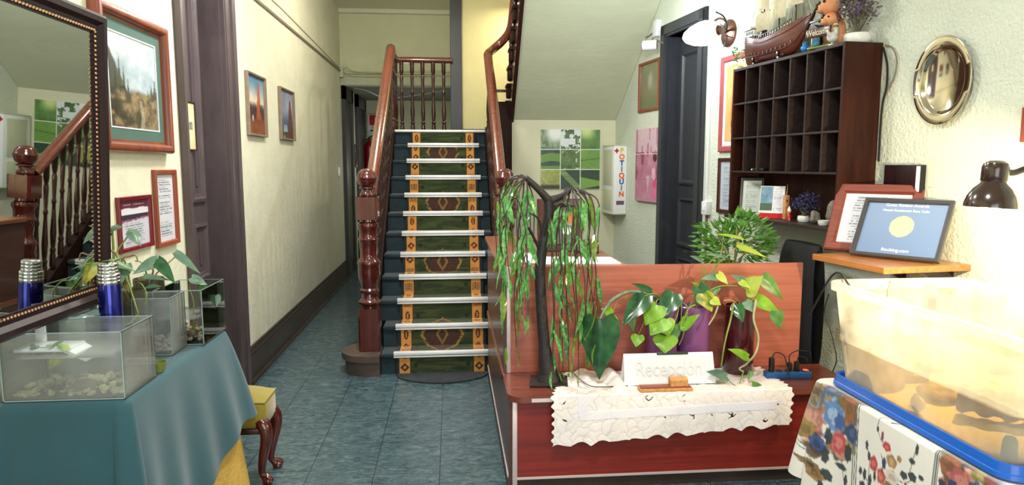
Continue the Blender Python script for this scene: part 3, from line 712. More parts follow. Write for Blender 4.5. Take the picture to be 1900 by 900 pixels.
# ---- lace cloth over the ledge
def lace():
    x0, x1 = onY(1024, 745, ly-.004).x, onY(1469, 725, ly-.004).x
    nu, nv = 420, 150; top = 55
    zL, zR = onY(1023, 832, ly-.01).z, onY(1470, 790, ly-.01).z
    u = np.linspace(0, 1, nu); j = np.arange(nv); U, J = np.meshgrid(u, j.astype(float))
    Lt = .36; Lfront = (LG-(zL+(zR-zL)*U))
    scal = .012*np.abs(np.sin(U*x1*24))+.006*np.sin(U*61+1)
    T = np.where(J < top, J/top, (J-top)/(nv-1-top))
    dist = np.where(J < top, T*Lt, Lt+T*(Lfront-scal))
    X = x0+(x1-x0)*U+np.where(J >= top, .006*np.sin(U*40+3*T), 0)
    # scalloped, slightly skewed left and right ends
    edge = .008*np.sin(dist*150); X = X+np.where(U < .004, edge, 0)+np.where(U > .996, edge, 0)+ (1-U)**6*np.where(J < top, (1-T)*.12, 0)
    top_skew = 0
    ys = DYP-.035-(T*Lt)*((DYP-.035-(ly-.008))/Lt)
    rip = .004*np.sin(U*31+2)+.006*np.sin(U*13)
    Y = np.where(J < top, ys, ly-.009-np.abs(rip)*T*1.3-.004*np.sin(T*3.1))
    hump = .045*np.exp(-((X-onY(1135,700,3.3).x)/.04)**2)*sstep(.05,.3,1-T)*sstep(0,.25,T)+.02*np.exp(-((X-onY(1090,700,3.3).x)/.03)**2)*(1-T)
    Z = np.where(J < top, LG+.004+np.maximum(0,.003*np.sin(U*70+T*9))+hump, LG+.003-T*(Lfront-scal))
    # flower petals: distorted cells
    px, py = X*17, dist*17
    def vor(px, py):
        xi, yi = np.floor(px), np.floor(py); d1 = np.full(px.shape, 9.); d2 = d1.copy(); idv = np.zeros(px.shape)
        for dx in (-1,0,1):
            for dy in (-1,0,1):
                cx, cy = xi+dx, yi+dy
                ox = _tab[cx.astype(int) % 256, cy.astype(int) % 256]; oy = _tab[(cx.astype(int)+71) % 256, (cy.astype(int)+33) % 256]
                d = np.hypot(cx+ox-px, cy+oy-py); m = d < d1
                d2 = np.where(m, d1, np.minimum(d2, d)); idv = np.where(m, ox, idv); d1 = np.where(m, d, d1)
        return d1, d2, idv
    d1, d2, iv = vor(px+.35*np.sin(py*2.1)+.12*np.sin(py*6), py+.35*np.sin(px*1.9)+.12*np.sin(px*7)); line = d2-d1
    # flat ribbon border running along the hanging part
    dl = dist-Lt; rib_c = np.where(True, .085+.02*(1-U)-.012*U, 0)
    rib = (np.abs(dl-rib_c) < .021) & (U > .11) & (U < .93)
    rib2 = (np.abs((U-.125)) < .016) & (dl > -.01) & (dl < .1)
    ribbon = rib | rib2
    A = mixc(solid_c(U,(224,210,206)), solid_c(U,(250,241,239)), sstep(.0,.11,line))
    A = mixc(A, solid_c(U,(250,238,226)), (iv > .6)*.5)
    A = np.where(ribbon[...,None], solid_c(U,(246,240,246)), A)
    Y = Y-np.where(ribbon & (J >= top), .002, 0)+np.where((J >= top) & ~ribbon, -.0009*sstep(0,.5,line), 0)
    Z = Z+np.where((J < top), .002*sstep(0,.2,line), 0)
    hole = (line < .085) & (vn(X*22, dist*22, 5) > .87) & (np.abs(dl-rib_c) < .085) & ~ribbon & (J > top+3)
    V = np.stack([X,Y,Z], -1).reshape(-1,3)
    mb = MB(); mb.v = [tuple(map(float, p)) for p in V]; mb.c = tolin(A).reshape(-1,3)
    H_ = hole
    mb.f = [(a*nu+b, a*nu+b+1, (a+1)*nu+b+1, (a+1)*nu+b) for a in range(nv-1) for b in range(nu-1) if not H_[a,b]]
    return mb
solo(lace(), 'lace_cloth', M['lace'], 'white cutwork lace cloth with scalloped hem draped over the desk ledge', 'cloth', fixn=False, ang=80)

# ---- willow light tree
def D(x, y, Y): return onY(x, y, Y)
wb = onZ(1018, 707, LG+.009); WY = wb.y
wt = thing('willow_light_tree', 'artificial weeping willow tree with black trunk on square base at ledge end', 'decorative tree', (wb.x, WY, LG)); OW = Vector((wb.x, WY, LG))
def lw(mb): mb.v = [tuple(Vector(v)-OW) for v in mb.v]; return mb
ang = R(38); m = MB(); hs = .108
m.prism([(wb.x+hs*math.cos(ang+k*PI/2)*1.25, WY+hs*math.sin(ang+k*PI/2)*1.05) for k in range(4)], LG+.0065, LG+.014); lw(m).build('base_plate', M['bark'], wt, smooth=False)
fork = D(1018, 372, WY)
m = MB(); pts = bez([wb+Vector((0,0,.003)), D(1010, 640, WY), D(1004, 560, WY), D(1002, 500, WY), D(1008, 450, WY), D(1018, 400, WY), fork], 40)
m.tube(pts, [.05-.02*min(1,i/6) if i < 6 else .03-.006*i/len(pts) for i in range(len(pts))], 12); m.lathe([(.062,0),(.06,.015),(.045,.05),(.036,.09),(.0,.09)], 14, None, wb); lw(m).build('trunk', M['bark'], wt)
tips = {'L': D(975, 329, WY-.06), 'R': D(1060, 352, WY+.03), 'M1': D(945,372,WY-.12), 'M2': D(975,400,WY-.02)}
def limb(a, b, r0, r1, bend=None):
    m = MB(); P_ = bez([a, bend if bend else a.lerp(b,.5)+Vector((0,0,.01)), b], 12); m.tube(P_, [r0+(r1-r0)*i/(len(P_)-1) for i in range(len(P_))], 10); lw(m).build('limb', M['bark'], wt)
limb(fork, tips['L'], .022, .014, D(1000,352,WY-.03)); limb(fork, tips['R'], .021, .012, D(1040,365,WY+.01))
limb(D(1004,470,WY), D(975,418,WY-.1), .008, .005, D(985,430,WY-.05)); limb(D(1008,450,WY), D(982,395,WY-.08), .007, .004, D(1000,408,WY-.04)); limb(D(1014,405,WY), D(1052,382,WY-.08), .007, .005, D(1040,378,WY-.04))
def fleaf(mb, p, d, ln, wd, seed=0):
    """long narrow feather-edged plastic leaf hanging from p along d, folded along its midrib"""
    d = Vector(d).normalized(); side = d.cross(Vector((math.sin(seed), -math.cos(seed), .2))).normalized(); nrm = side.cross(d)
    n = 9; vs = []; fs = []
    for i in range(n+1):
        t = i/n; w_ = wd*math.sin(PI*min(1,t*1.02+.03))**.7*(1-.35*t)*(1 if i % 2 else .8); c_ = Vector(p)+d*(ln*t)+nrm*(.012*math.sin(PI*t))
        vs += [c_-side*w_-nrm*.004, c_, c_+side*w_-nrm*.004]
    for i in range(n): b = i*3; fs += [(b,b+1,b+4,b+3),(b+1,b+2,b+5,b+4)]
    mb.add(vs, fs)
rnd = random.Random(11)
strands = []
for i in range(15):                                # left curtain
    xe = 922+i*4.4+rnd.uniform(-4,4); ye = rnd.choice([520,585,610,645,470,630,560]); src = rnd.choice(['L','L','M1','M2'])
    strands.append((src, xe, ye, WY+rnd.uniform(-.16,.05)))
for i in range(15):                                # right curtain
    xe = 1033+i*5.2+rnd.uniform(-4,4); ye = rnd.choice([560,600,640,690,665,520,650]); strands.append(('R', xe, ye, WY+rnd.uniform(-.12,.1)))
strands += [('R', 1109, 450, WY-.02), ('L', 936, 405, WY-.1), ('M2', 1026, 655, WY-.08), ('M2', 1022, 690, WY-.13)]
strands += [('L', 990, 450, WY-.02), ('R', 1090, 470, WY+.05), ('R', 1075, 500, WY-.1), ('L', 960, 470, WY-.14)]
for q, (src, xe, ye, yy) in enumerate(strands):
    a = tips[src] if src not in ('M1','M2') else tips[src]
    if src == 'M2' and xe > 1000: a = D(1008, 450, WY)
    if ye < 480: pts = bez([a, D(xe, min(a and 372, ye-40), yy)+Vector((0,0,.0)), D(xe, ye, yy)], 14)
    else:
        e_ = D(xe, ye, yy); ytop = {'L':352,'R':384,'M1':392,'M2':415}[src] + rnd.uniform(-12,22)
        k1 = D(xe+rnd.uniform(-2,2), ytop, yy); k2 = D(xe+rnd.uniform(-9,9), ytop+(ye-ytop)*.33, yy); k3 = D(xe+rnd.uniform(-7,7), ytop+(ye-ytop)*.68, yy)
        pts = bez([a, a.lerp(k1,.55)+Vector((0,0,.035)), k1, k2, k3, e_], 40)
    m = MB(); m.tube(pts, [.0042-.0022*i/(len(pts)-1) for i in range(len(pts))], 6); so = lw(m).build('strand', M['strand'], wt)
    lf = MB(); olive = xe > 1060 and ye > 600 or (xe < 960 and q % 4 == 0)
    nl = max(1, int(len(pts)/13)); 
    for k in range(nl):
        p = pts[min(len(pts)-1, int(len(pts)*(.3+.7*(k+rnd.random()*.5)/nl)))]
        fleaf(lf, p, (rnd.uniform(-.42,.42), rnd.uniform(-.3,.2), -1), rnd.uniform(.12,.18), rnd.uniform(.015,.023), rnd.uniform(0,6.28))
    fleaf(lf, pts[-1], (rnd.uniform(-.15,.15), 0, -1), .1, .012, rnd.random()*6)
    lw(lf).build('leaves', M['leaf_led2'] if olive else M['leaf_led'], so, smooth=False, fixn=False)
# thin lead from the tree over the lace
m = MB(); m.tube(bez([onZ(1062,690,LG+.02), onZ(1075,703,LG+.02), onZ(1095,716,LG+.022), onZ(1120,718,LG+.02), onZ(1165,716,LG+.02)], 24), .0025, 6)
solo(m, 'lead_wire', M['strand'], 'thin brown lead wire trailing across the lace from the willow tree', 'cable')

# ---- pothos leaf and stem helpers
def hleaf(parent, b, t, wd, mt, org, fold=.25, curl=.25, view=None, name='leaf'):
    """heart-shaped leaf from its petiole end b to its tip t"""
    b, t = Vector(b), Vector(t); d = t-b; ln = d.length; d.normalize()
    v = Vector(view) if view else (CAM-b).normalized()*.75+Vector((0,0,.55))
    side = d.cross(v).normalized(); nrm = side.cross(d)
    n, w_ = 10, 8; vs = []
    for i in range(n+1):
        s_ = i/n
        # heart outline: wide lobes behind the petiole, pointed tip
        hw = (1.05*math.sin(PI*min(1,(s_*.93+.07))**.62))*(1-.25*s_) if s_ < 1 else 0
        for j in range(-w_//2, w_//2+1):
            q = j/(w_/2); x = q*wd*.5*hw
            back = -.16*ln*(abs(q)**1.2)*(1-s_)**2*math.cos(q*.8)
            z = -abs(q)*fold*wd*.35*hw+abs(q)**2*0.02*wd - curl*ln*.35*s_*s_ + .015*wd*math.sin(s_*9+q*3)
            vs.append(b+d*(s_*ln+back)+side*x+nrm*(z+.02*ln))
    k = w_+1; fs = [(i*k+j, i*k+j+1, (i+1)*k+j+1, (i+1)*k+j) for i in range(n) for j in range(w_)]
    m = MB(); m.add([v_-org for v_ in vs], fs); return m.build(name, M[mt], parent, ang=80, fixn=False)
def stem(parent, pts, r, mt, org, name='stem', n=18):
    P_ = bez(pts, n); m = MB(); m.tube([p-org for p in P_], [r*(1.05-.35*i/(len(P_)-1)) for i in range(len(P_))], 8); return m.build(name, M[mt], parent, ang=70)
# vases on the ledge
def vase_at(px, py, zc=LG+.006): return onZ(px, py, zc)
PY = 3.34
zt = D(1228, 558, PY).z
c1 = Vector((D(1228, 600, PY).x, PY, LG+.012))
v1 = thing('flower_pot', 'square purple pot under bright heart-shaped leaves, left of the round purple pot', 'plant pot', c1)
m = MB(); hw, hh = .064, zt-LG-.012
m.prism([(hw*sx*(1 if abs(sx)==abs(sy) else 1), hw*sy) for sx, sy in ((-1,-.9),(-.9,-1),(.9,-1),(1,-.9),(1,.9),(.9,1),(-.9,1),(-1,.9))], 0, hh); m.build('body', M['purple'], v1, ang=30)
m = MB(); m.prism([(hw*.86*sx, hw*.86*sy) for sx, sy in ((-1,-1),(1,-1),(1,1),(-1,1))], hh, hh+.001); m.build('soil', M['dark_stone'], v1, smooth=False)
c2 = Vector((D(1286, 600, PY).x, PY-.0, LG+.012)); zt2 = D(1286, 566, PY).z-c2.z
v2 = thing('flower_pot', 'round purple cylinder pot behind right half of the white reception sign', 'plant pot', c2)
rr_ = .083; m = MB(); m.lathe([(rr_*.93,0),(rr_,.02),(rr_,zt2-.004),(rr_-.004,zt2),(rr_-.01,zt2-.004),(rr_-.012,zt2-.03),(0,zt2-.03)], 36); m.build('body', M['purple'], v2, ang=40)
m = MB(); m.lathe([(0,zt2-.0295),(rr_-.014,zt2-.0285),(rr_-.013,zt2-.0295)], 24); m.build('soil', M['dark_stone'], v2)
c3 = Vector((D(1374, 600, PY).x, PY+.015, LG+.012)); zt3 = D(1374, 567, PY).z-c3.z
v3 = thing('glass_vase', 'tall dark red glass vase right of the purple pots', 'vase', c3)
m = MB(); m.lathe([(.0,0),(.07,0),(.078,.012),(.078,zt3),(.072,zt3),(.07,.02),(0,.02)], 32); m.build('body', M['darkred_glass'], v3, ang=40)

# plant in the square pot
p1 = thing('potted_philodendron', 'trailing plant with bright heart-shaped leaves and one huge dark leaf in the square pot', 'plant', c1+Vector((0,0,hh+.002))); O1 = c1+Vector((0,0,hh+.002))
def LF(par, org, bx,by,tx,ty,w,mt,Yb,Yt,**k): return hleaf(par, D(bx,by,Yb), D(tx,ty,Yt), w/1250*3.3*1.05, mt, org, **k)
def SM(par, org, pts, r, mt, **k): return stem(par, [D(*p) for p in pts], r, mt, org, **k)
SM(p1,O1,[(1225,557,PY),(1205,546,PY-.03),(1170,541,PY-.06),(1140,553,PY-.1),(1122,575,PY-.13),(1113,592,PY-.15)],.009,'leaf_grey')
LF(p1,O1,1113,594,1112,706,74,'leaf_dark',PY-.15,PY-.16,fold=.5,curl=.15)
SM(p1,O1,[(1228,557,PY),(1215,545,PY-.03),(1196,549,PY-.06)],.004,'stem'); LF(p1,O1,1196,549,1153,604,40,'leaf_dark',PY-.07,PY-.13,fold=.3)
SM(p1,O1,[(1222,557,PY),(1208,540,PY-.02)],.003,'stem'); LF(p1,O1,1208,539,1172,524,17,'leaf_dark',PY-.02,PY-.07)
SM(p1,O1,[(1232,557,PY),(1245,542,PY-.04),(1251,548,PY-.06)],.004,'stem'); LF(p1,O1,1250,546,1226,592,42,'leaf_dark',PY-.08,PY-.13)
SM(p1,O1,[(1226,557,PY),(1220,556,PY-.07),(1216,565,PY-.1)],.0035,'stem')
LF(p1,O1,1219,566,1196,602,46,'leaf_bright',PY-.1,PY-.13,curl=.5); LF(p1,O1,1230,590,1206,622,44,'leaf_bright',PY-.13,PY-.16,curl=.3)
LF(p1,O1,1232,596,1243,624,40,'leaf_bright',PY-.12,PY-.15,curl=.5); LF(p1,O1,1235,624,1234,656,46,'leaf_bright',PY-.12,PY-.16,curl=.25)
LF(p1,O1,1136,582,1116,572,26,'leaf_bright',PY-.11,PY-.13); LF(p1,O1,1134,590,1150,606,20,'leaf_bright',PY-.11,PY-.13)
SM(p1,O1,[(1165,548,PY-.06),(1158,552,PY-.07),(1145,560,PY-.08),(1138,580,PY-.1)],.0025,'stem')
LF(p1,O1,1170,585,1176,617,17,'leaf_mid',PY-.06,PY-.08); LF(p1,O1,1184,622,1180,644,26,'leaf_bright',PY-.06,PY-.1); SM(p1,O1,[(1215,560,PY-.07),(1200,585,PY-.08),(1190,610,PY-.08),(1184,622,PY-.07)],.0022,'stem_brown')
SM(p1,O1,[(1240,557,PY),(1258,560,PY-.08),(1255,590,PY-.11),(1240,610,PY-.12),(1235,625,PY-.12)],.0032,'stem'); SM(p1,O1,[(1238,557,PY),(1262,552,PY-.07),(1264,590,PY-.1),(1262,606,PY-.1)],.003,'stem')
SM(p1,O1,[(1250,558,PY-.04),(1275,570,PY-.1),(1268,620,PY-.12),(1260,640,PY-.12)],.0028,'stem')
LF(p1,O1,1264,606,1298,582,24,'leaf_bright',PY-.11,PY-.15); LF(p1,O1,1276,590,1262,612,20,'leaf_bright',PY-.1,PY-.13); LF(p1,O1,1250,605,1256,632,26,'leaf_mid',PY-.1,PY-.13)
# plant in the round pot, leaning to the right
p2 = thing('potted_pothos', 'tall leaning pothos with yellow-green leaves rising from the round purple pot', 'plant', c2+Vector((0,0,zt2-.028))); O2 = c2+Vector((0,0,zt2-.028))
for pts in ([(1292,572,PY),(1300,540,PY),(1322,500,PY-.02),(1350,475,PY-.05),(1372,455,PY-.06)], [(1288,572,PY),(1310,545,PY),(1328,500,PY-.03),(1338,470,PY-.05),(1341,442,PY-.06)], [(1284,572,PY),(1298,530,PY+.02),(1302,500,PY+.02),(1301,482,PY+.02)], [(1280,572,PY),(1300,545,PY),(1310,500,PY-.02),(1325,478,PY-.04),(1330,472,PY-.05)], [(1290,572,PY),(1308,548,PY-.04),(1332,532,PY-.06),(1368,530,PY-.08)], [(1278,572,PY),(1290,548,PY),(1310,520,PY-.02),(1332,512,PY-.04)]):
    SM(p2,O2,pts,.0036,'stem')
SM(p2,O2,[(1275,572,PY),(1290,566,PY-.09),(1278,572,PY-.12),(1270,590,PY-.12),(1266,610,PY-.12)],.004,'stem')
LF(p2,O2,1375,441,1329,431,20,'leaf_yellow',PY-.06,PY-.1,view=(0,-.35,1)); LF(p2,O2,1371,455,1426,476,26,'leaf_yellow',PY-.06,PY-.1,view=(.1,-.45,1))
LF(p2,O2,1345,476,1310,469,14,'leaf_grey',PY-.05,PY-.06,view=(0,-.4,1)); LF(p2,O2,1302,482,1281,474,13,'leaf_grey',PY+.02,PY)
LF(p2,O2,1332,512,1300,517,18,'leaf_grey',PY-.04,PY-.06); LF(p2,O2,1333,508,1352,528,17,'leaf_yellow',PY-.05,PY-.07); LF(p2,O2,1300,535,1284,522,12,'leaf_bright',PY,PY-.03)
LF(p2,O2,1296,532,1326,572,32,'leaf_dark',PY-.05,PY-.12); LF(p2,O2,1305,545,1322,578,34,'leaf_var',PY-.08,PY-.14,curl=.4); LF(p2,O2,1322,555,1338,566,20,'leaf_yellow',PY-.12,PY-.15)
SM(p2,O2,[(1332,568,PY-.14),(1326,585,PY-.14),(1315,603,PY-.14)],.005,'stem_pale')
LF(p2,O2,1318,545,1340,530,16,'leaf_mid',PY-.05,PY-.06)
# vine in the red vase
p3 = thing('vase_pothos', 'pothos vine arching from the dark red vase with leaves trailing onto the lace', 'plant', c3+Vector((0,0,.03))); O3 = c3+Vector((0,0,.03))
SM(p3,O3,[(1370,640,PY+.01),(1375,572,PY),(1390,552,PY-.03),(1386,538,PY-.04)],.004,'stem'); LF(p3,O3,1384,538,1416,512,42,'leaf_yellow',PY-.04,PY-.1,curl=.1); LF(p3,O3,1392,530,1358,508,24,'leaf_grey',PY-.02,PY-.05); LF(p3,O3,1374,522,1392,534,14,'leaf_yellow',PY-.05,PY-.1)
SM(p3,O3,[(1372,640,PY+.01),(1382,570,PY),(1405,535,PY-.02),(1418,516,PY-.04)],.0035,'stem'); LF(p3,O3,1416,514,1456,556,28,'leaf_mid',PY-.05,PY-.1,curl=.4)
SM(p3,O3,[(1378,640,PY+.01),(1388,568,PY),(1404,554,PY-.04)],.0035,'stem'); LF(p3,O3,1404,553,1450,584,28,'leaf_bright',PY-.04,PY-.12,curl=.1); LF(p3,O3,1440,578,1448,612,26,'leaf_mid',PY-.12,PY-.14)
LF(p3,O3,1366,566,1379,598,26,'leaf_dark',PY-.06,PY-.12); LF(p3,O3,1384,560,1400,580,22,'leaf_grey',PY-.06,PY-.1)
SM(p3,O3,[(1374,630,PY+.01),(1368,572,PY),(1358,558,PY-.05),(1342,558,PY-.06)],.006,'stem_brown'); SM(p3,O3,[(1361,562,PY-.08),(1355,595,PY-.1),(1345,635,PY-.12),(1338,680,PY-.13)],.0055,'stem')
SM(p3,O3,[(1384,640,PY+.01),(1392,572,PY-.02),(1402,558,PY-.08),(1398,592,PY-.1),(1407,625,PY-.11),(1402,655,PY-.13),(1385,675,PY-.15),(1372,684,PY-.16),(1380,690,PY-.17)],.0065,'stem_pale',n=40)
LF(p3,O3,1388,662,1352,646,22,'leaf_bright',PY-.15,PY-.18); LF(p3,O3,1348,698,1312,688,24,'leaf_grey',PY-.17,PY-.2); LF(p3,O3,1396,717,1437,741,27,'leaf_mid',PY-.22,PY-.27,curl=.35)
SM(p3,O3,[(1340,680,PY-.14),(1346,700,PY-.18),(1368,718,PY-.2),(1386,725,PY-.215),(1398,717,PY-.22)],.0028,'leaf_grey'); SM(p3,O3,[(1380,688,PY-.17),(1376,700,PY-.18),(1372,712,PY-.19)],.003,'stem')
LF(p3,O3,1394,690,1388,706,10,'leaf_mid',PY-.17,PY-.19)

# ---- reception sign: folded white card with a dark clip
a, b_ = D(1157, 660, 3.2), D(1322, 660, 3.2)
sg = thing('reception_sign', 'white folded card sign reading Recepción standing on the lace', 'sign', ((a.x+b_.x)/2, 3.2, LG+.012)); 
zb = .0; ztp = D(1240, 655, 3.2).z-LG-.012; wv = (b_.x-a.x)/2
m = MB(); m.hexa([(-wv,-.03,zb),(wv+.01,-.03,zb),(wv+.01,-.027,zb),(-wv,-.027,zb),(-wv,0,ztp),(wv,0,ztp),(wv,.003,ztp),(-wv,.003,ztp)])
m.hexa([(-wv,.05,zb),(wv+.01,.05,zb),(wv+.01,.053,zb),(-wv,.053,zb),(-wv,.002,ztp),(wv,.002,ztp),(wv,.005,ztp),(-wv,.005,ztp)]); m.build('card', M['paper'], sg, smooth=False)
m = MB(); m.rbox(-.06,.1,-.006,.008,ztp-.008,ztp+.006,.002); m.build('clip', M['dark_frame'], sg)
grey_ink = mat('faded_lettering', S(233,233,230), .7)
text('lettering', 'Recepción', .105, grey_ink, sg, (.0,-.0185,ztp*.5), (PI/2-.2,0,0), sx=.78)
# wooden block stand
a = onZ(1228, 716, LG+.01); sp = thing('wooden_stand', 'small pale wooden stand with upright block in front of the reception sign', 'stand', (a.x, 3.105, LG+.0065))
m = MB(); m.rbox(-.132,.13,-.03,.03,0,.016,.003); m.build('base', M['cork'], sp); m = MB(); m.rbox(-.124,.122,-.024,.026,.016,.023,.002); m.build('plate', M['orange_wood2'], sp)
m = MB(); m.prism([(-.018,.023),(.02,.023),(.02,.06),(.012,.062),(-.018,.052)], .022, .108, 'x'); m.build('block', M['cork'], sp, smooth=False)
# power strip
a, b_ = onZ(1427, 706, LG+.005), onZ(1524, 712, LG+.005)
ps = thing('power_strip', 'blue power strip with black plugs at the right end of ledge', 'power strip', ((a.x+b_.x)/2, 3.25, LG+.0005), R(-3))
hl = (b_.x-a.x)/2
m = MB(); m.rbox(-hl,hl,-.025,.025,0,.038,.006); m.build('body', M['blue_strip'], ps)
for k in range(5): m = MB(); m.lathe([(.017,.0),(.017,.002),(.013,.002),(.012,-.003),(0,-.003)], 14, None, (-hl+.03+k*.045,0,.0385)); m.build('socket', M['black'], ps)
m = MB(); m.rbox(hl-.035,hl-.012,-.012,.012,.036,.044,.002); m.build('switch', mat('orange_switch', S(230,110,80), .4, emit=S(255,120,80), es=.6), ps)
pl = thing('plug', 'black plug adaptor upright in the left end of the blue power strip', 'plug', (a.x+.032, 3.25, LG+.042)); m = MB(); m.rbox(-.012,.012,-.012,.012,0,.07,.004); m.build('body', M['black'], pl)
m = MB(); m.tube(bez([(0,0,.068),(.02,0,.095),(.06,-.01,.08),(.075,-.02,.02),(.08,-.045,-.03)], 24), .003, 6); m.build('cord', M['black'], pl)
pl = thing('plug', 'pair of dark plugs with looping cords in the right of the blue power strip', 'plug', (b_.x-.09, 3.25, LG+.042)); m = MB(); m.rbox(-.03,-.008,-.012,.012,0,.04,.004); m.rbox(.008,.03,-.012,.012,0,.045,.004); m.build('body', M['black'], pl)
m = MB(); m.tube(bez([(-.02,0,.04),(-.02,0,.08),(.03,.01,.1),(.1,.03,.085),(.13,.06,.04)], 24), .003, 6); m.tube(bez([(.02,0,.045),(.03,0,.07),(.07,.01,.06),(.1,.04,.03)], 20), .003, 6); m.build('cord', M['black'], pl)

# ---- things on the counter behind the panel
def paper(name, pxs, z, label, cat):
    P_ = [onZ(x, y, z) for x, y in pxs]; m = MB(); m.hexa([*P_, *[p+Vector((0,0,.004)) for p in P_]]); return solo(m, name, M['paper'], label, cat, smooth=False)
paper('paper_sheet', [(948,486),(1000,490),(1000,472),(956,469)], CT+.001, 'white sheet lying on the counter left of the willow trunk', 'paper')
m = MB(); m.hexa([(.45,3.50,CT+.001),(.9,3.5,CT+.001),(.9,3.75,CT+.001),(.45,3.8,CT+.001),(.45,3.50,CT+.006),(.9,3.5,CT+.006),(.9,3.75,CT+.006),(.45,3.8,CT+.006)]); solo(m, 'paper_sheet', M['paper'], 'white paper edge along the counter right of the willow trunk', 'paper', smooth=False)
a = onY(1012, 405, 3.98); b_ = onY(1078, 405, 3.98)
def photo_fn(U, V):
    A = solid_c(U,(70,84,70)); A = mixc(A, solid_c(U,(196,108,44)), ((V > .56) & (V < .86)).astype(float)); A = mixc(A, solid_c(U,(110,48,24)), ((V > .56) & (V < .86) & (fbm(U*6,V*4,2) > .6)).astype(float))
    A = mixc(A, solid_c(U,(150,150,140)), ((V > .5) & (V < .56)).astype(float)); A = mixc(A, solid_c(U,(110,130,110)), fbm(U*4,V*4,5)*(V < .5)); return mixc(A, solid_c(U,(230,236,240)), (np.hypot(U-.75,(V-.36)*1.4) < .16).astype(float))
framed('photo_stand', 'framed photograph with dark wooden surround on the counter behind willow', 'picture frame', ((a.x+b_.x)/2-.02, 4.0, CT+.165), 0, .27, .32, .05, .025, M['darkred_frame'], photo_fn, 40, 50, pmat='pic_glass', rx=R(-6))
m = MB(); a = onY(1090, 470, 4.0); m.rbox(a.x-.055, a.x+.06, 3.95, 4.05, CT+.001, CT+.075, .003); solo(m, 'wooden_box', M['darkred_frame'], 'small dark red box on the counter right of the framed photograph', 'box')
# leafy bush behind the desk
bc = onY(1362, 452, 3.92)
bt = thing('potted_bush', 'bushy green plant with small narrow leaves behind the desk panel', 'plant', (bc.x, 3.92, .748)); OB_ = Vector((bc.x, 3.92, .745))
m = MB(); m.lathe([(.0,0),(.07,0),(.09,.12),(.094,.12),(.094,.135),(.082,.135),(.08,.11),(0,.11)], 24); m.build('pot', M['black'], bt)
m = MB()
for k in range(7):
    a_ = k*.9; m.tube(bez([(0,0,.1),(.03*math.cos(a_),.03*math.sin(a_),.25),(.14*math.cos(a_),.1*math.sin(a_),.42+.03*(k % 3))], 10), .005, 6)
m.build('stem', M['stem_brown'], bt)
m = MB(); rn = random.Random(5)
for k in range(620):
    while True:
        x, y, z = rn.uniform(-1,1), rn.uniform(-1,1), rn.uniform(-1,1)
        if .12 < x*x+y*y+z*z < 1: break
    p = Vector((x*.235, y*.13, .385+z*.155)); p.z += .03*math.sin(x*5)
    if z < -.2 and abs(x) < .25 and rn.random() < .55: continue
    dr = Vector((x*1.2+rn.uniform(-.6,.6), y+rn.uniform(-.7,.4), z*.5+rn.uniform(-.25,.6))).normalized(); ln = rn.uniform(.045,.075); sd = dr.cross(Vector((rn.uniform(-.4,.4),-.6,1))).normalized()*ln*.2
    m.add([p, p+dr*ln*.35+sd, p+dr*ln, p+dr*ln*.35-sd], [(0,1,2,3)])
m.build('foliage', M['bush'], bt, smooth=False, fixn=False)
# office chair between desk and wall
cc = Vector((2.05, 3.715, 0))
ch = thing('office_chair', 'black fabric office chair squeezed between the desk and right wall', 'chair', cc, -PI/2)
def pad(w_, h_, t_, bow):
    def f(u, v):
        a, b = 2*u-1, 2*v-1; e = 1-(abs(a)**4+abs(b)**4)*.5
        return (a*w_/2*(1-.12*max(0,b)**2), -t_/2*max(0,e)**.5-bow*a*a, b*h_/2)
    m = MB(); n_ = 21
    m.grid(lambda u, v: f(u, v), n_, n_); k = len(m.v); m.grid(lambda u, v: (f(u,v)[0], -f(u,v)[1]*.7-2*bow*(2*u-1)**2, f(u,v)[2]), n_, n_); return m
m = pad(.42,.70,.12,.02); m.v = [(x, y, z+.80) for x, y, z in m.v]; m.build('backrest', M['office_black'], ch, ang=80)
m = pad(.40,.40,.11,.0); m.v = [(x, -z-.30, y+.44) for x, y, z in m.v]; m.build('seat', M['office_black'], ch, ang=80)
m = MB(); m.tube(bez([(0,.05,.75),(0,.07,.5),(0,-.1,.37)], 10), .018, 8); m.build('back_bar', M['black'], ch); m = MB(); m.lathe([(.03,.08),(.03,.3),(.02,.3),(.02,.4),(.0,.4)], 14, None, (0,-.28,0)); m.build('gas_column', M['black'], ch)
for k in range(5):
    a_ = 2*PI*k/5+.3; m = MB(); m.tube([(0,-.28,.1),(.2*math.cos(a_),-.28+.2*math.sin(a_),.06)], [.022,.014], 8); lo = m.build('base_leg', M['black'], ch); m = MB(); m.ball((.2*math.cos(a_),-.28+.2*math.sin(a_),.03), .028); m.build('caster', M['black'], lo)
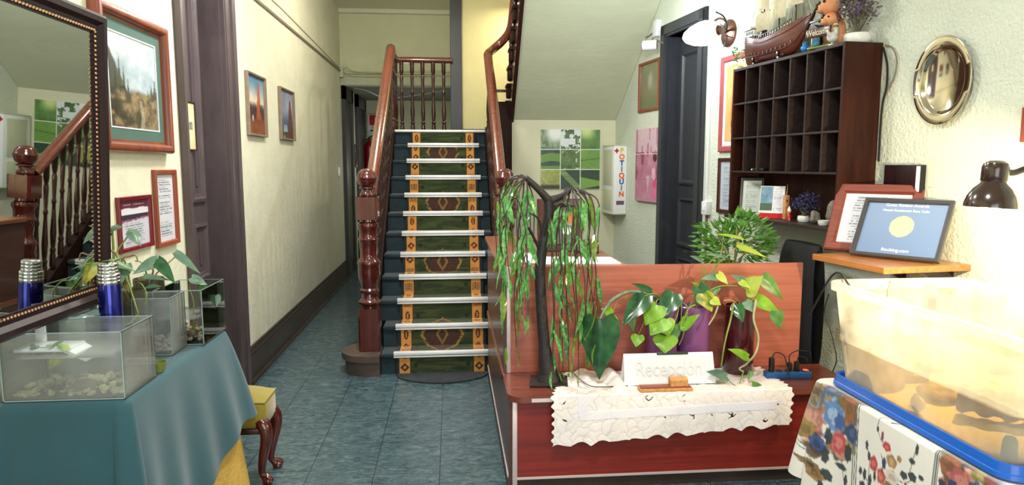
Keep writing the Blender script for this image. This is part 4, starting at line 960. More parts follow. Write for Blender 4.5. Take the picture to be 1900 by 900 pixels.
# ================================================================== left wall pictures and mirror
def on_left(x0, y0, x1, y1, inset=.0):            # px corners (left-top, right-bottom) -> centre, w, h
    a = onX(x0, y0, XL+inset); b = onX(x1, y1, XL+inset); return a, b
def left_frame(name, label, cat, xa, xb, zt, zb, fw, fd, fm, fn, **k):
    ya, yb = onX(xa, 300, XL).y, onX(xb, 300, XL+fd).y
    return framed(name, label, cat, (XL+.001, (ya+yb)/2, (zt+zb)/2), PI/2, yb-ya, zt-zb, fw, fd, fm, fn, **k)
def landscape(U, V):
    A = mixc(solid_c(U,(150,176,196)), solid_c(U,(226,234,238)), sstep(.35,.8, fbm(U*3,V*3,1)+.25*V))
    pk = .50+.28*np.exp(-((U-.62)/.12)**2)+.10*fbm(U*7,U*0,3)+.12*np.exp(-((U-.85)/.1)**2)
    A = mixc(A, mixc(solid_c(U,(120,150,176)), solid_c(U,(214,226,232)), fbm(U*9,V*9,4)), sstep(.02,-.02, V-pk)*.75)
    sl = .86-1.35*U+.05*fbm(U*12,V*12,7); A = mixc(A, mixc(solid_c(U,(40,52,56)), solid_c(U,(84,94,90)), fbm(U*8,V*8,8)), sstep(.03,-.03, V-sl))
    for (tx, th, tw) in ((.22,.8,.05),(.3,.7,.05),(.38,.56,.05),(.14,.72,.06),(.88,.55,.08),(.96,.62,.08),(.8,.48,.07)):
        q = (th-V)/.45; A = mixc(A, solid_c(U,(34,48,44)), ((np.abs(U-tx) < tw*q*(.7+.5*vn(V*60,U*20,3))) & (V < th) & (V > th-.45)).astype(float)*.85)
    gr = .36+.10*fbm(U*5,U*0,11); A = mixc(A, mixc(solid_c(U,(44,40,34)), solid_c(U,(150,126,96)), sstep(.3,.75,fbm(U*9,V*12,12,5))), sstep(.04,-.04, V-gr))
    A = mixc(A, solid_c(U,(150,142,78)), sstep(.1,.02, np.hypot((U-.72)/1.4, (V-.37)/.5))*.8*(.5+.5*fbm(U*12,V*12,20)))
    pth = .62+.16*np.sin((V)*9)*(.4-V); A = mixc(A, solid_c(U,(190,178,156)), (np.abs(U-pth) < .03+.05*(.3-V)).astype(float)*(V < .33)*.6)
    return A
PI2 = PI/2
left_frame('framed_landscape', 'large mountain landscape in wide orange-brown frame with green mat beside mirror', 'picture', 180, 328, 2.30, 1.655, .058, .05, M['orange_wood'], landscape, nx=90, ny=110, matw=.055, matm=M['mat_green'], pmat='pic_glass', prof=round_prof(.058,.05), fillet=M['white'])
def cert(U, V):
    A = solid_c(U,(214,214,228)); A = mixc(A, solid_c(U,(96,40,60)), (V > .84).astype(float)); A = mixc(A, solid_c(U,(190,150,160)), ((np.abs(V-.92) < .02) & (U > .15) & (U < .85) & (vn(U*50,V*0,2) > .35)).astype(float))
    bk = .80+.05*np.abs(np.sin(U*PI*2)); A = mixc(A, solid_c(U,(236,234,240)), ((V < bk) & (V > .70)).astype(float))
    A = mixc(A, solid_c(U,(48,48,64)), ((V < .70) & (V > .56+.05*U)).astype(float)); A = mixc(A, solid_c(U,(150,90,110)), ((V < .58+.06*U) & (V > .53+.06*U) & (vn(U*30,V*30,5) > .3)).astype(float))
    d = doc((222,222,234),(110,112,130),9,seed=4)(U, np.clip(V*1.7,0,1)); return np.where((V < .52)[...,None], d, A)
za = lambda x, y, fd=.02: onX(x, y, XL+fd).z
left_frame('framed_certificate', 'small certificate in a maroon lacquered frame low on wall above the thermos', 'picture', 208, 278, za(208,368), za(243,468), .022, .018, M['maroon'], cert, nx=60, ny=70, pmat='pic_glass')
left_frame('framed_notice', 'narrow tall printed notice in an orange wood frame below the landscape', 'picture', 279, 327, za(300,315), za(300,460), .026, .022, M['orange_wood2'], doc(n=24, seed=2), nx=50, ny=110, pmat='pic_glass')
def paint_autumn(U, V):
    A = mixc(solid_c(U,(224,206,182)), solid_c(U,(86,132,166)), sstep(.45,1,V+.3*fbm(U*3,V*3,1)-.15)); A = mixc(A, solid_c(U,(70,46,52)), sstep(.5,.36,V-.12*fbm(U*7,U*0,2)))
    A = mixc(A, mixc(solid_c(U,(150,62,36)), solid_c(U,(196,104,64)), fbm(U*12,V*12,3)), ((np.abs(U-.68) < .2*(.95-V)+.05*fbm(U*9,V*14,4)) & (V > .2) & (V < .9)).astype(float)*.85)
    A = mixc(A, mixc(solid_c(U,(78,44,36)), solid_c(U,(168,92,44)), fbm(U*9,V*9,6)), sstep(.32,.22,V)); A = mixc(A, solid_c(U,(222,202,190)), (np.hypot((U-.3)/.7,(V-.27)) < .06).astype(float)*.8)
    return mixc(A, solid_c(U,(40,28,30)), ((vn(U*40,V*5,8) > .75) & (V > .3) & (V < .55)).astype(float)*.6)
def paint_stream(U, V):
    A = mixc(solid_c(U,(120,120,146)), solid_c(U,(176,182,198)), fbm(U*4,V*4,2)); A = mixc(A, solid_c(U,(64,76,110)), sstep(.6,.3,V)*.8)
    A = mixc(A, mixc(solid_c(U,(74,44,42)), solid_c(U,(118,70,56)), fbm(U*10,V*10,4)), ((np.abs(U-.8) < .25*(.85-V)+.04) & (V < .82)).astype(float)*.9); A = mixc(A, solid_c(U,(52,58,70)), ((np.abs(U-.1) < .2*(.7-V)) & (V < .7)).astype(float)*.8)
    A = mixc(A, mixc(solid_c(U,(96,128,140)), solid_c(U,(196,214,220)), fbm(U*14,V*8,6)), ((np.abs(U-.4) < .12+.25*(.25-V)) & (V < .28)).astype(float)); return mixc(A, solid_c(U,(84,52,40)), ((V < .14) & (fbm(U*8,V*12,9) > .5)).astype(float))
left_frame('small_painting', 'small autumn tree painting in thin frame, nearer the door', 'painting', 460, 500, za(460,131), za(460,250), .018, .03, M['grey_frame'], paint_autumn, nx=60, ny=70, group='small paintings on the corridor wall')
left_frame('small_painting', 'small blue stream painting in thin frame, farther along the corridor', 'painting', 520, 551, za(520,160), za(520,258), .018, .03, M['grey_frame'], paint_stream, nx=60, ny=70, group='small paintings on the corridor wall')
# mirror (hung slightly forward)
mz0, mz1 = 1.06, 2.165; my0, my1 = onX(-52, 300, -1.37).y, onX(201, 300, -1.34).y
mw, mh = my1-my0, mz1-mz0
mi = thing('wall_mirror', 'big mirror in a dark moulded frame with beaded gold inner edge', 'mirror', (-1.362, (my0+my1)/2, (mz0+mz1)/2), PI2-R(.4), rx=R(2.8))
m = MB(); frame_ring(m, mw, mh, [(0,.03),(0,-.02),(.012,-.03),(.03,-.028),(.045,-.012),(.058,-.01),(.068,-.004),(.075,-.004),(.075,.0),(.06,.03)]); m.build('frame', M['mirror_frame'], mi, ang=30)
m = MB(); m.box(-mw/2+.06, mw/2-.06, -.001, .006, -mh/2+.06, mh/2-.06); m.build('mirror_glass', M['mirror'], mi, smooth=False)
m = MB()
for sx in (-1, 1):
    n_ = int((mh-.14)/.0165)
    for k in range(n_): m.ball((sx*(mw/2-.064), -.011, -mh/2+.07+k*(mh-.14)/(n_-1)), .0055, 6, 4)
for sz in (-1, 1):
    n_ = int((mw-.14)/.0165)
    for k in range(n_): m.ball((-mw/2+.07+k*(mw-.14)/(n_-1), -.011, sz*(mh/2-.064)), .0055, 6, 4)
m.build('beading', M['gold'], mi)
# notice on the door leaf
dx = XL-.114
a, b = onX(341, 205, dx), onX(362, 262, dx)
def plaque(U, V):
    A = mixc(solid_c(U,(214,196,140)), solid_c(U,(236,226,190)), 1-np.hypot(U-.5,V-.5)*1.4); return A
t = framed('door_notice', 'small cream notice in dark frame fixed on the left door', 'sign', (dx, (a.y+b.y)/2, (a.z+b.z)/2), PI2, b.y-a.y+.02, .3, .009, .008, M['black'], plaque, 20, 30)
text('lettering', '100', .07, M['dark_frame'], t, (0,-.003,.0), sx=.8, ext=.0004)
# left wall sconce (its glass just dips into the picture)
def sconce(name, label, loc, rz, out=.3, group=None, down=.0):
    t = thing(name, label, 'wall lamp', loc, rz, group)
    m = MB(); m.lathe([(0,0),(.07,0),(.068,.012),(.045,.028),(.02,.035),(0,.036)], 24, Matrix.Rotation(PI2,3,'X')); m.build('wall_rose', M['copper'], t)
    m = MB(); m.tube(bez([(0,-.03,0),(-.02,-.06,.07),(-.05,-.12,.1),(-.06,-.17,.07),(-.06,-.19,.03)], 20), .007, 8); m.build('arm', M['copper'], t)
    m = MB(); m.tube(bez([(0,-.03,.0),(-.01,-.05,.09),(-.05,-.09,.15),(-.11,-.1,.165)], 16), [.006-.004*i/15 for i in range(16)], 6) if False else m.tube(bez([(0,-.03,.0),(-.01,-.05,.09),(-.05,-.09,.15),(-.11,-.1,.165)], 15), .0045, 6); m.tube(bez([(0,-.03,.02),(0,-.05,-.06),(.01,-.06,-.12)], 12), .004, 6); m.build('curl', M['black'], t)
    Rm = Matrix.Rotation(R(58),3,'X') @ Matrix.Rotation(R(-14),3,'Y')
    prof = [(.018,-.02),(.022,0),(.05,.03),(.078,.075),(.085,.12),(.072,.165),(.05,.195)]
    Rm = Matrix.Rotation(R(90+24),3,'X')
    m = MB(); m.lathe(prof, 28, Rm, (-.06,-.15,.03)); return t, m
t, m = sconce('wall_sconce', 'bright white glass wall lamp above the left door, at the top edge', onX(352, -42, XL), PI2, group='wall sconces'); m.build('glass_shade', M['shade_glow'], t, ang=60)
LS_L = onX(352, -42, XL)
# conduit and wires along the corridor wall
a = onX(460, 0, XL); b = onX(630, 131, XL)
m = MB(); z_ = a.z; m.rbox(XL, XL+.016, 4.2, b.y, b.z-.012, b.z+.012, .003); solo(m, 'cable_conduit', M['conduit_brown'], 'long brown conduit running along the corridor wall above the paintings', 'conduit')
m = MB(); m.tube([(XL+.006, 4.2, b.z+.12),(XL+.006, 6.4, b.z+.115),(XL+.006, 8.0, b.z+.075),(XL+.006, b.y-.05, b.z+.03)], .006, 6); solo(m, 'cable', M['conduit'], 'thin cream cable just above the brown conduit on corridor wall', 'cable')
m = MB(); m.rbox(XL-.0, XL+.05, WEND-.11, WEND+.0, b.z-.09, b.z+.05, .006); solo(m, 'junction_box', M['conduit'], 'cream junction box at the far corner of the corridor wall', 'junction box')
m = MB(); zz = onY(700, 133, WEND-.08).z; m.tube(bez([(XL+.03,WEND-.07,b.z),(XL+.1,WEND-.08,b.z+.05),(XL+.2,WEND-.09,zz),(-.9,WEND-.09,zz-.01),(-.4,WEND-.09,zz+.02),(.1,WEND-.09,zz+.01)], 40), .007, 6)
m.tube(bez([(XL+.05,WEND-.07,b.z),(XL+.2,WEND-.07,zz-.06),(-.6,WEND-.07,zz-.05),(.1,WEND-.07,zz-.04)], 30), .007, 6); solo(m, 'cable', M['conduit'], 'loose cream wires strung along the beam over the passage', 'cable')
m = MB(); m.tube(bez([onY(656,163,9.9), onY(680,168,9.9), onY(715,182,9.9), onY(760,178,10.2), onY(800,172,10.3), onY(830,166,10.3)], 30), .008, 6); solo(m, 'hanging_cable', M['white'], 'white wire sagging under the passage ceiling behind the railing', 'cable')
a = onX(628, 318, XL); m = MB(); m.rbox(XL, XL+.02, a.y-.06, a.y+.03, a.z-.06, a.z+.06, .004); solo(m, 'light_switch', M['white'], 'white light switch at the far end of corridor wall', 'switch')
# fire point at the end of the passage
a = onY(682, 212, 11.98); b = onY(704, 246, 11.98); fw_ = .3
t = thing('fire_sign', 'white sign with red extinguisher pictogram on the end wall of the passage', 'sign', (a.x+fw_/2, 11.985, (a.z+b.z)/2)); hh_ = (a.z-b.z)
m = MB(); m.box(-fw_/2, fw_/2, -.006, 0, -hh_/2, hh_/2); m.build('board', M['paper'], t, smooth=False)
m = MB(); m.box(-fw_*.4, fw_*.4, -.009, -.006, -hh_*.1, hh_*.46); m.build('red_field', M['red_flat'], t, smooth=False)
m = MB(); m.rbox(-.03,.03,-.013,-.009,-.01,.09,.002); m.rbox(-.012,.012,-.013,-.009,.09,.115,.002); m.rbox(.012,.04,-.013,-.009,.1,.11,.002); m.build('pictogram', M['white'], t)
text('lettering', 'EXTINTOR', .038, M['dark_frame'], t, (0,-.008,-hh_*.22)); m = MB(); m.box(-.11,.11,-.008,-.006,-hh_*.44,-hh_*.34); m.build('blue_line', M['blue_strip'], t, smooth=False)
a = onY(686, 262, 11.85); b = onY(686, 322, 11.85)
t = thing('fire_extinguisher', 'red fire extinguisher hanging below the fire sign', 'fire extinguisher', (a.x, 11.84, b.z)); hh_ = a.z-b.z
m = MB(); m.lathe([(0,0),(.085,0),(.09,.02),(.09,hh_*.82),(.07,hh_*.94),(.03,hh_),(.025,hh_*1.03),(0,hh_*1.03)], 24); m.build('cylinder', M['red'], t)
m = MB(); m.rbox(-.03,.03,-.03,.03,hh_*1.03,hh_*1.1,.005); m.tube([(-.02,0,hh_*1.1),(.1,-.02,hh_*1.2)],.012,8); m.tube([(-.02,0,hh_*1.06),(.1,-.02,hh_*1.06)],.01,8); m.build('valve', M['black'], t); m = MB(); m.tube(bez([(-.03,0,hh_*1.06),(-.11,-.02,hh_*.95),(-.12,-.02,hh_*.5),(-.11,-.02,hh_*.3)],16),.012,8); m.build('hose', M['black'], t)
m = MB(); m.box(-.02,.02,.085,.14,hh_*.5,hh_*.6); m.build('bracket', M['black'], t, smooth=False)

# ================================================================== table with the glass tanks
TZ = .83
n0 = onZ(233, 741, TZ); n1 = onZ(415, 612, TZ)
TX1, TY0, TY1 = n0.x+.004, n0.y-.015, n1.y+.01; TX0 = XL+.03
tb = thing('side_table', 'narrow table under the teal cloth along the left wall', 'table', ((TX0+TX1)/2, (TY0+TY1)/2, 0)); OT = Vector(((TX0+TX1)/2, (TY0+TY1)/2, 0))
m = MB(); m.rbox(TX0+.03, TX1-.045, TY0+.045, TY1-.045, TZ-.035, TZ-.008, .004); ld(m, OT).build('tabletop', M['mahog_dark'], tb)
for sx in (TX0+.04, TX1-.11):
    for sy in (TY0+.06, TY1-.12): m = MB(); m.rbox(sx, sx+.05, sy, sy+.05, 0, TZ-.035, .004); ld(m, OT).build('leg', M['mahog_dark'], tb)
def drape(x0, x1, y0, y1, zt, drop, flare, amp, waves, rad=.05, nper=260, nt=26, phase=0.0, top=True):
    """cloth lying on a rectangle and hanging all round; drop(s, side) -> length"""
    L1, L2 = (x1-x0-2*rad), (y1-y0-2*rad); q = PI/2*rad; tot = 2*L1+2*L2+4*q; per = []
    for i in range(nper):
        s = tot*i/nper; k = s
        segs = [(L1,0),(q,1),(L2,2),(q,3),(L1,4),(q,5),(L2,6),(q,7)]
        for ln, typ in segs:
            if k < ln or typ == 7: break
            k -= ln
        t = min(1, k/ln)
        if typ == 0: p = (x0+rad+k, y0); n = (0,-1)
        elif typ == 2: p = (x1, y0+rad+k); n = (1,0)
        elif typ == 4: p = (x1-rad-k, y1); n = (0,1)
        elif typ == 6: p = (x0, y1-rad-k); n = (-1,0)
        else:
            c = {1:(x1-rad,y0+rad,-PI/2),3:(x1-rad,y1-rad,0),5:(x0+rad,y1-rad,PI/2),7:(x0+rad,y0+rad,PI)}[typ]; a = c[2]+PI/2*t; n = (math.cos(a), math.sin(a)); p = (c[0]+rad*n[0], c[1]+rad*n[1])
        per.append((s, p, n, typ, t))
    V = []; info = []
    for j in range(nt+1):
        for (s, p, n, typ, t) in per:
            corner = math.sin(PI*t) if typ in (1,3,5,7) else 0
            dl = drop(p, n, typ, t); f = j/nt; d = dl*f
            r0 = .012; out = flare(p, n, typ, t)*f**.8*dl+(0 if typ == 6 and x0 < 0 else amp)*f*math.sin(s*waves+phase+1.5*math.sin(s*3.1))*(1-.5*corner)
            dz = d if d > r0*1.5 else d
            V.append((p[0]+n[0]*(out+min(d, r0)*.7), p[1]+n[1]*(out+min(d, r0)*.7), zt-max(0, d-r0*.4))); info.append((s, d, f, p, n, typ, t))
    N_ = nper; F = [(j*N_+i, j*N_+(i+1) % N_, (j+1)*N_+(i+1) % N_, (j+1)*N_+i) for j in range(nt) for i in range(N_)]
    m = MB(); m.v = V; m.f = F
    if top:
        c0 = len(m.v); cx, cy = (x0+x1)/2, (y0+y1)/2
        rings = 10
        for j in range(1, rings+1):
            for (s, p, n, typ, t) in per: f = 1-j/rings; m.v.append((cx+(p[0]-cx)*f, cy+(p[1]-cy)*f, zt)); info.append((s, -(1-f), 0, p, n, 9, t))
        prev = 0
        for j in range(1, rings+1):
            cur = c0+(j-1)*N_; m.f += [(prev+(i+1) % N_, prev+i, cur+i, cur+(i+1) % N_) for i in range(N_)]; prev = cur
    return m, info
def dropL(p, n, typ, t):
    if typ in (4,5,6): return .42
    if typ == 0: return .62
    if typ == 1: return .60
    f = (p[1]-TY0)/(TY1-TY0); base = .60-.17*sstep(.25,1.,f)
    if typ == 3: return .44+.0*math.sin(PI*t)
    return float(base)
def flareL(p, n, typ, t):
    f = (p[1]-TY0)/(TY1-TY0)
    if typ == 2: return .08+.15*float(sstep(.3,1,f))
    if typ == 3: return .22+.10*math.sin(PI*t)
    if typ in (5,6): return 0.0
    if typ == 4: return .12
    return .05 if typ == 0 else .1
mc, inf = drape(TX0, TX1, TY0, TY1, TZ, dropL, flareL, .010, 30, .03, 420, 30)
# keep the cloth clear of the wall
mc.v = [(max(v[0], XL+.012), v[1], v[2]) for v in mc.v]
solo(mc, 'tablecloth', M['cloth_teal'], 'teal green tablecloth hanging in folds over the tank table', 'tablecloth', ang=70)
def dropY(p, n, typ, t): return TZ-.05
def flareY(p, n, typ, t):
    return {2:.05+.10*float(sstep(.3,1,(p[1]-TY0)/(TY1-TY0))),1:.02,0:.015,3:.15,4:.02,5:0,6:0}.get(typ,0)
mc, inf = drape(TX0+.012, TX1-.03, TY0+.03, TY1-.03, TZ-.004, dropY, flareY, .004, 18, .02, 300, 24)
mc.v = [(max(v[0], XL+.012), v[1], v[2]) for v in mc.v]
solo(mc, 'under_tablecloth', M['cloth_yellow'], 'yellow woven cloth hanging to the floor beneath the teal cloth', 'tablecloth', ang=70)
# glass tanks
def tank(label, x0, x1, y0, y1, h, gm='glass', th=.006, z0=TZ+.004):
    t = thing('glass_tank', label, 'fish tank', ((x0+x1)/2, (y0+y1)/2, z0), 0, 'glass tanks on the teal cloth'); a, b = (x1-x0)/2, (y1-y0)/2
    for nm, bx in (('front_pane',(-a,a,-b,-b+th,0,h)),('back_pane',(-a,a,b-th,b,0,h)),('side_pane',(-a,-a+th,-b+th,b-th,0,h)),('side_pane',(a-th,a,-b+th,b-th,0,h)),('base_pane',(-a+th,a-th,-b+th,b-th,0,th))):
        m = MB(); m.box(*bx); m.build(nm, M[gm], t, smooth=False)
    e_ = MB(); w_ = .0035
    for sx in (-a, a-w_):
        for sy in (-b-.0005, b-w_): e_.box(sx, sx+w_, sy, sy+w_, 0, h)
    for sy in (-b-.0005, b-w_): e_.box(-a, a, sy, sy+w_, h-.002, h+.0005); e_.box(-a, a, sy, sy+w_, 0, .003)
    for sx in (-a-.0005, a-w_): e_.box(sx, sx+w_, -b, b, h-.003, h+.001); e_.box(sx, sx+w_, -b, b, 0, .003)
    e_.build('glass_edge', M['glass_edge'], t, smooth=False); return t
def pebbles(name, x0, x1, y0, y1, z, n, r0, r1, mt, label, seed=1, hgt=.02, extra=None):
    rn = random.Random(seed); m = MB()
    for k in range(n):
        r = rn.uniform(r0, r1); x = rn.uniform(x0+r, x1-r); y = rn.uniform(y0+r, y1-r); zz = z+r*.6+rn.random()**2*hgt
        m.ball((x,y,zz), r, 8, 5, (1,rn.uniform(.7,1),rn.uniform(.55,.8)), Matrix.Rotation(rn.uniform(0,3),3,'Z'))
    o = solo(m, name, M[mt], label, 'gravel'); o['kind'] = 'stuff'; return o
def top_z(px, py, p): return onY(px, py, p.y).z
A1 = onZ(233, 740, TZ+.004); B1 = onZ(294, 698, TZ+.004); h1 = onX(230, 607, A1.x).z-TZ-.014
T1 = (XL+.045, A1.x, A1.y, B1.y)
tank('wide shallow glass tank with pebbles and basking platform, nearest on the teal cloth', *T1, h1)
pebbles('tank_gravel', T1[0]+.01, T1[1]-.01, T1[2]+.01, T1[3]-.01, TZ+.011, 190, .008, .016, 'pebble_g', 'mossy yellow pebbles on the bottom of the nearest glass tank', 2, .014)
wz = onX(233, 660, A1.x).z
m = MB(); m.box(T1[0]+.0065, T1[1]-.0065, T1[2]+.0065, T1[3]-.0065, wz-.0008, wz); o = solo(m, 'tank_water', M['water'], 'cloudy shallow water in the nearest glass tank', 'water', smooth=False); o['kind'] = 'stuff'
pz = D(60, 660, A1.y+.1); t = thing('basking_platform', 'white plastic platform with upright post inside the nearest tank', 'platform', (T1[0]+.085, A1.y+.1, wz+.008))
m = MB(); m.rbox(-.075,.10,-.05,.06,.0,.012,.004); m.build('deck', M['white'], t); m = MB(); m.hexa([(.085,-.05,0),(.15,-.045,-.035),(.15,.055,-.035),(.085,.06,0),(.085,-.05,.012),(.15,-.045,-.025),(.15,.055,-.025),(.085,.06,.012)]); m.build('ramp', M['white'], t, smooth=False)
m = MB(); m.rbox(-.065,-.03,.058,.066,.0,.11,.002); m.build('post', M['white'], t)
def turtle(loc, rz, s, label):
    t = thing('turtle', label, 'turtle', loc, rz); m = MB(); n_, q_ = 18, 8; S_ = []
    m.ball((0,0,.012*s), .03*s, 18, 10, (1.25,1,.62)); b = m
    b.ball((.042*s,0,.010*s), .010*s, 10, 6, (1.3,1,.9))
    for sx, sy in ((.025,.025),(.025,-.025),(-.022,.024),(-.022,-.024)): b.ball((sx*s,sy*s,.003*s), .009*s, 8, 5, (1.4,.8,.5))
    b.tube([(-.035*s,0,.006*s),(-.05*s,0,.004*s)], [.004*s,.001*s], 6)
    o = b.build('body', M['turtle'], t); return t
tl = onZ(160, 718, TZ+.03); turtle((tl.x, A1.y+.05, TZ+.028), R(20), 1.0, 'round olive turtle resting on pebbles in the nearest tank')
m = MB(); c_ = onZ(107, 722, TZ+.03); m.ball((c_.x, A1.y+.04, TZ+.036), .017, 14, 8, (1.5,.9,.6)); solo(m, 'dark_stone', M['dark_stone'], 'dark brown oval stone among pebbles in the nearest tank', 'stone')
pp = thing('water_plant', 'small green sprig floating in the nearest tank', 'plant', (D(110,650,A1.y+.06).x, A1.y+.06, wz)); OP = Vector((D(110,650,A1.y+.06).x, A1.y+.06, wz))
yy = A1.y+.06
for (bx,by,tx,ty,w_,mt) in ((100,645,85,640,10,'leaf_grey'),(100,640,118,632,10,'leaf_mid'),(110,640,128,655,12,'leaf_bright'),(118,640,132,650,10,'leaf_yellow'),(60,650,45,672,14,'leaf_dark'),(66,640,58,650,16,'leaf_dark'),(108,660,90,685,24,'leaf_var')): hleaf(pp, D(bx,by,yy), D(tx,ty,yy-.015), w_/1250*2.3, mt, OP)
stem(pp, [D(130,652,yy), D(105,640,yy), D(80,645,yy), D(40,640,yy)], .0022, 'stem', OP)
A2 = onZ(321.5, 659, TZ+.004); B2 = onZ(350, 641, TZ+.004); h2 = onX(318, 552, A2.x).z-TZ-.004
T2 = (A2.x-.15, A2.x, A2.y, B2.y)
tank('narrow glass tank with white gravel, in the middle of the row', *T2, h2); pebbles('tank_gravel', T2[0]+.01, T2[1]-.01, T2[2]+.01, T2[3]-.01, TZ+.011, 150, .008, .013, 'pebble_w', 'pinkish white gravel heaped in the middle glass tank', 3, .045)
A3 = onZ(379, 639, TZ+.004); B3 = onZ(418, 609.5, TZ+.004); h3 = onX(373, 539, A3.x).z-TZ-.004
T3 = (A3.x-.2, A3.x, max(A3.y, T2[3]+.012), B3.y)
tank('tall clear glass tank with dark pebbles, farthest of the row', *T3, h3, 'glass_clean'); pebbles('tank_gravel', T3[0]+.01, T3[1]-.01, T3[2]+.01, T3[3]-.01, TZ+.011, 90, .008, .015, 'pebble', 'brown and cream pebbles in the farthest glass tank', 4, .02)
wz3 = TZ+h3*.48; m = MB(); m.box(T3[0]+.0065, T3[1]-.0065, T3[2]+.0065, T3[3]-.0065, wz3-.0008, wz3); o = solo(m, 'tank_water', M['water'], 'clear water half filling the farthest glass tank', 'water', smooth=False); o['kind'] = 'stuff'
turtle((T3[1]-.075, T3[2]+.05, TZ+.032), R(160), .8, 'small dark turtle on pebbles in the farthest tank')
# round bowl, square vase, jars, thermos, dish
rb = .1
t = thing('glass_bowl', 'wide round clear glass bowl behind the nearest tank', 'bowl', (-1.39, 2.60, TZ+.004)); hb = .215
m = MB(); m.lathe([(0,0),(rb*.9,0),(rb,.01),(rb,hb),(rb-.005,hb),(rb-.005,.012),(0,.008)], 48); m.build('body', M['glass_foggy'], t, ang=40)
m = MB(); m.lathe([(rb-.006,hb),(rb-.004,hb+.004),(rb,hb+.005),(rb+.003,hb),(rb,hb-.004)], 48); m.build('rim', M['glass_edge'], t)
yv = 2.575; a, b = D(150, 552, yv), D(205, 552, yv)
t = thing('square_vase', 'square clear glass vase holding a green stem beside the glass bowl', 'vase', (-1.385, 2.775, TZ+.004)); hv = .205; q = .05
yj = 2.82; a, b = D(204, 540, yj), D(266, 540, yj); rj = (b.x-a.x)/2
for nm, bx in (('pane',(-q,q,-q,-q+.004,0,hv)),('pane',(-q,q,q-.004,q,0,hv)),('pane',(-q,-q+.004,-q,q,0,hv)),('pane',(q-.004,q,-q,q,0,hv)),('base',(-q,q,-q,q,0,.01))): m = MB(); m.box(*bx); m.build(nm, M['glass_foggy'], t, smooth=False)
m = MB(); m.tube(bez([(-.02,0,.02),(-.015,0,.1),(-.02,.0,hv-.03)],10), .006, 8); m.build('stem', M['stem'], t)
t = thing('glass_jar', 'round glass jar of murky brown water with pothos cuttings', 'jar', ((a.x+b.x)/2, yj, TZ+.004)); hj = a.z-TZ
m = MB(); m.lathe([(0,0),(rj,0),(rj,hj),(rj-.004,hj),(rj-.004,.01),(0,.01)], 36); m.build('body', M['murky'], t, ang=40); m = MB(); m.lathe([(0,.011),(rj-.006,.012),(rj-.006,hj*.8),(0,hj*.8)], 28); m.build('water', M['murky'], t, ang=40)
JAR = Vector(((a.x+b.x)/2, yj, TZ+.004+hj))
yk = 3.02; a, b = D(248, 518, yk), D(303, 518, yk); rk = (b.x-a.x)/2
t = thing('glass_jar', 'taller murky glass jar against the wall behind the middle tank', 'jar', (max((a.x+b.x)/2, XL+rk+.035), yk, TZ+.004)); hk = a.z-TZ
m = MB(); m.lathe([(0,0),(rk,0),(rk,hk),(rk-.004,hk),(rk-.004,.01),(0,.01)], 36); m.build('body', M['murky'], t, ang=40); m = MB(); m.lathe([(0,.011),(rk-.006,.012),(rk-.006,hk*.8),(0,hk*.8)], 28); m.build('water', M['murky'], t, ang=40)
c_ = D(202, 520, 2.545); ht = D(202, 487, 2.545).z-TZ-.004
t = thing('thermos', 'shiny blue thermos flask with steel ribbed top standing behind the glass bowl', 'thermos', (c_.x, 2.545, TZ+.004)); rt_ = .038
m = MB(); m.lathe([(0,0),(rt_*.96,0),(rt_,.01),(rt_,ht-.085),(rt_*.97,ht-.075),(0,ht-.075)], 32); m.build('body', M['thermos'], t, ang=30)
m = MB(); pr = [(rt_*.99,ht-.078)]
for k in range(6): z = ht-.076+k*.0125; rr2 = rt_*(1.0 if k < 3 else .86); pr += [(rr2,z+.001),(rr2*1.03,z+.005),(rr2,z+.010),(rr2*.96,z+.0115)]
pr += [(rt_*.6,ht+.002),(0,ht+.002)]; m.lathe(pr, 32); m.build('screw_top', M['chrome'], t, ang=30)
text('lettering', 'LUMASSON', .011, M['white'], t, (-.0385*math.sin(R(70))*1.0,-.0385*math.cos(R(70)),ht*.62), (PI2,0,-R(70)), ext=.0006)
c_ = onZ(293, 681, TZ+.004); m = MB(); m.lathe([(0,0),(.025,0),(.034,.03),(.036,.036),(.032,.036),(.024,.006),(0,.006)], 24, None, (B1.x-.03, B1.y+.06, TZ+.004)); solo(m, 'small_dish', M['green_dish'], 'small green glazed dish between nearest tank and middle tank', 'dish')
# pothos growing from the jars and the thermos
OJ = JAR+Vector((0,0,.0)); pj_ = thing('pothos_cuttings', 'pothos cuttings with long leaves arching out of the murky jar', 'plant', OJ)
def L2(bx,by,tx,ty,w_,mt,Yb,Yt,**k): return hleaf(pj_, D(bx,by,Yb), D(tx,ty,Yt), w_/1250*2.7, mt, OJ, **k)
def S2(pts, r, mt): return stem(pj_, [D(*p) for p in pts], r, mt, OJ)
S2([(245,560,yj),(240,520,yj),(228,480,yj),(196,490,yj-.1),(172,490,yj-.12)],.0045,'stem'); L2(172,488,145,535,32,'leaf_var',yj-.12,yj-.2)
S2([(240,560,yj),(225,525,yj),(213,500,yj),(210,450,yj),(208,425,yj)],.0065,'stem'); S2([(243,560,yj),(225,500,yj+.02),(217,470,yj+.02),(230,448,yj+.03),(244,430,yj+.04)],.004,'stem')
L2(204,428,180,415,28,'leaf_mid',yj,yj-.06); L2(206,424,228,420,18,'leaf_grey',yj,yj-.02); L2(244,430,262,455,24,'leaf_grey',yj+.04,yj+.02,curl=.5); L2(244,430,238,424,14,'leaf_grey',yj+.04,yj+.04)
L2(195,482,255,502,22,'leaf_mid',yj-.06,yj-.04,view=(0,-.5,1)); L2(232,490,222,528,28,'leaf_grey',yj-.02,yj-.06); L2(188,530,150,524,14,'leaf_bright',yj-.05,yj-.16,view=(0,-.5,1)); L2(190,532,235,537,16,'leaf_mid',yj-.05,yj-.05,view=(0,-.6,1))
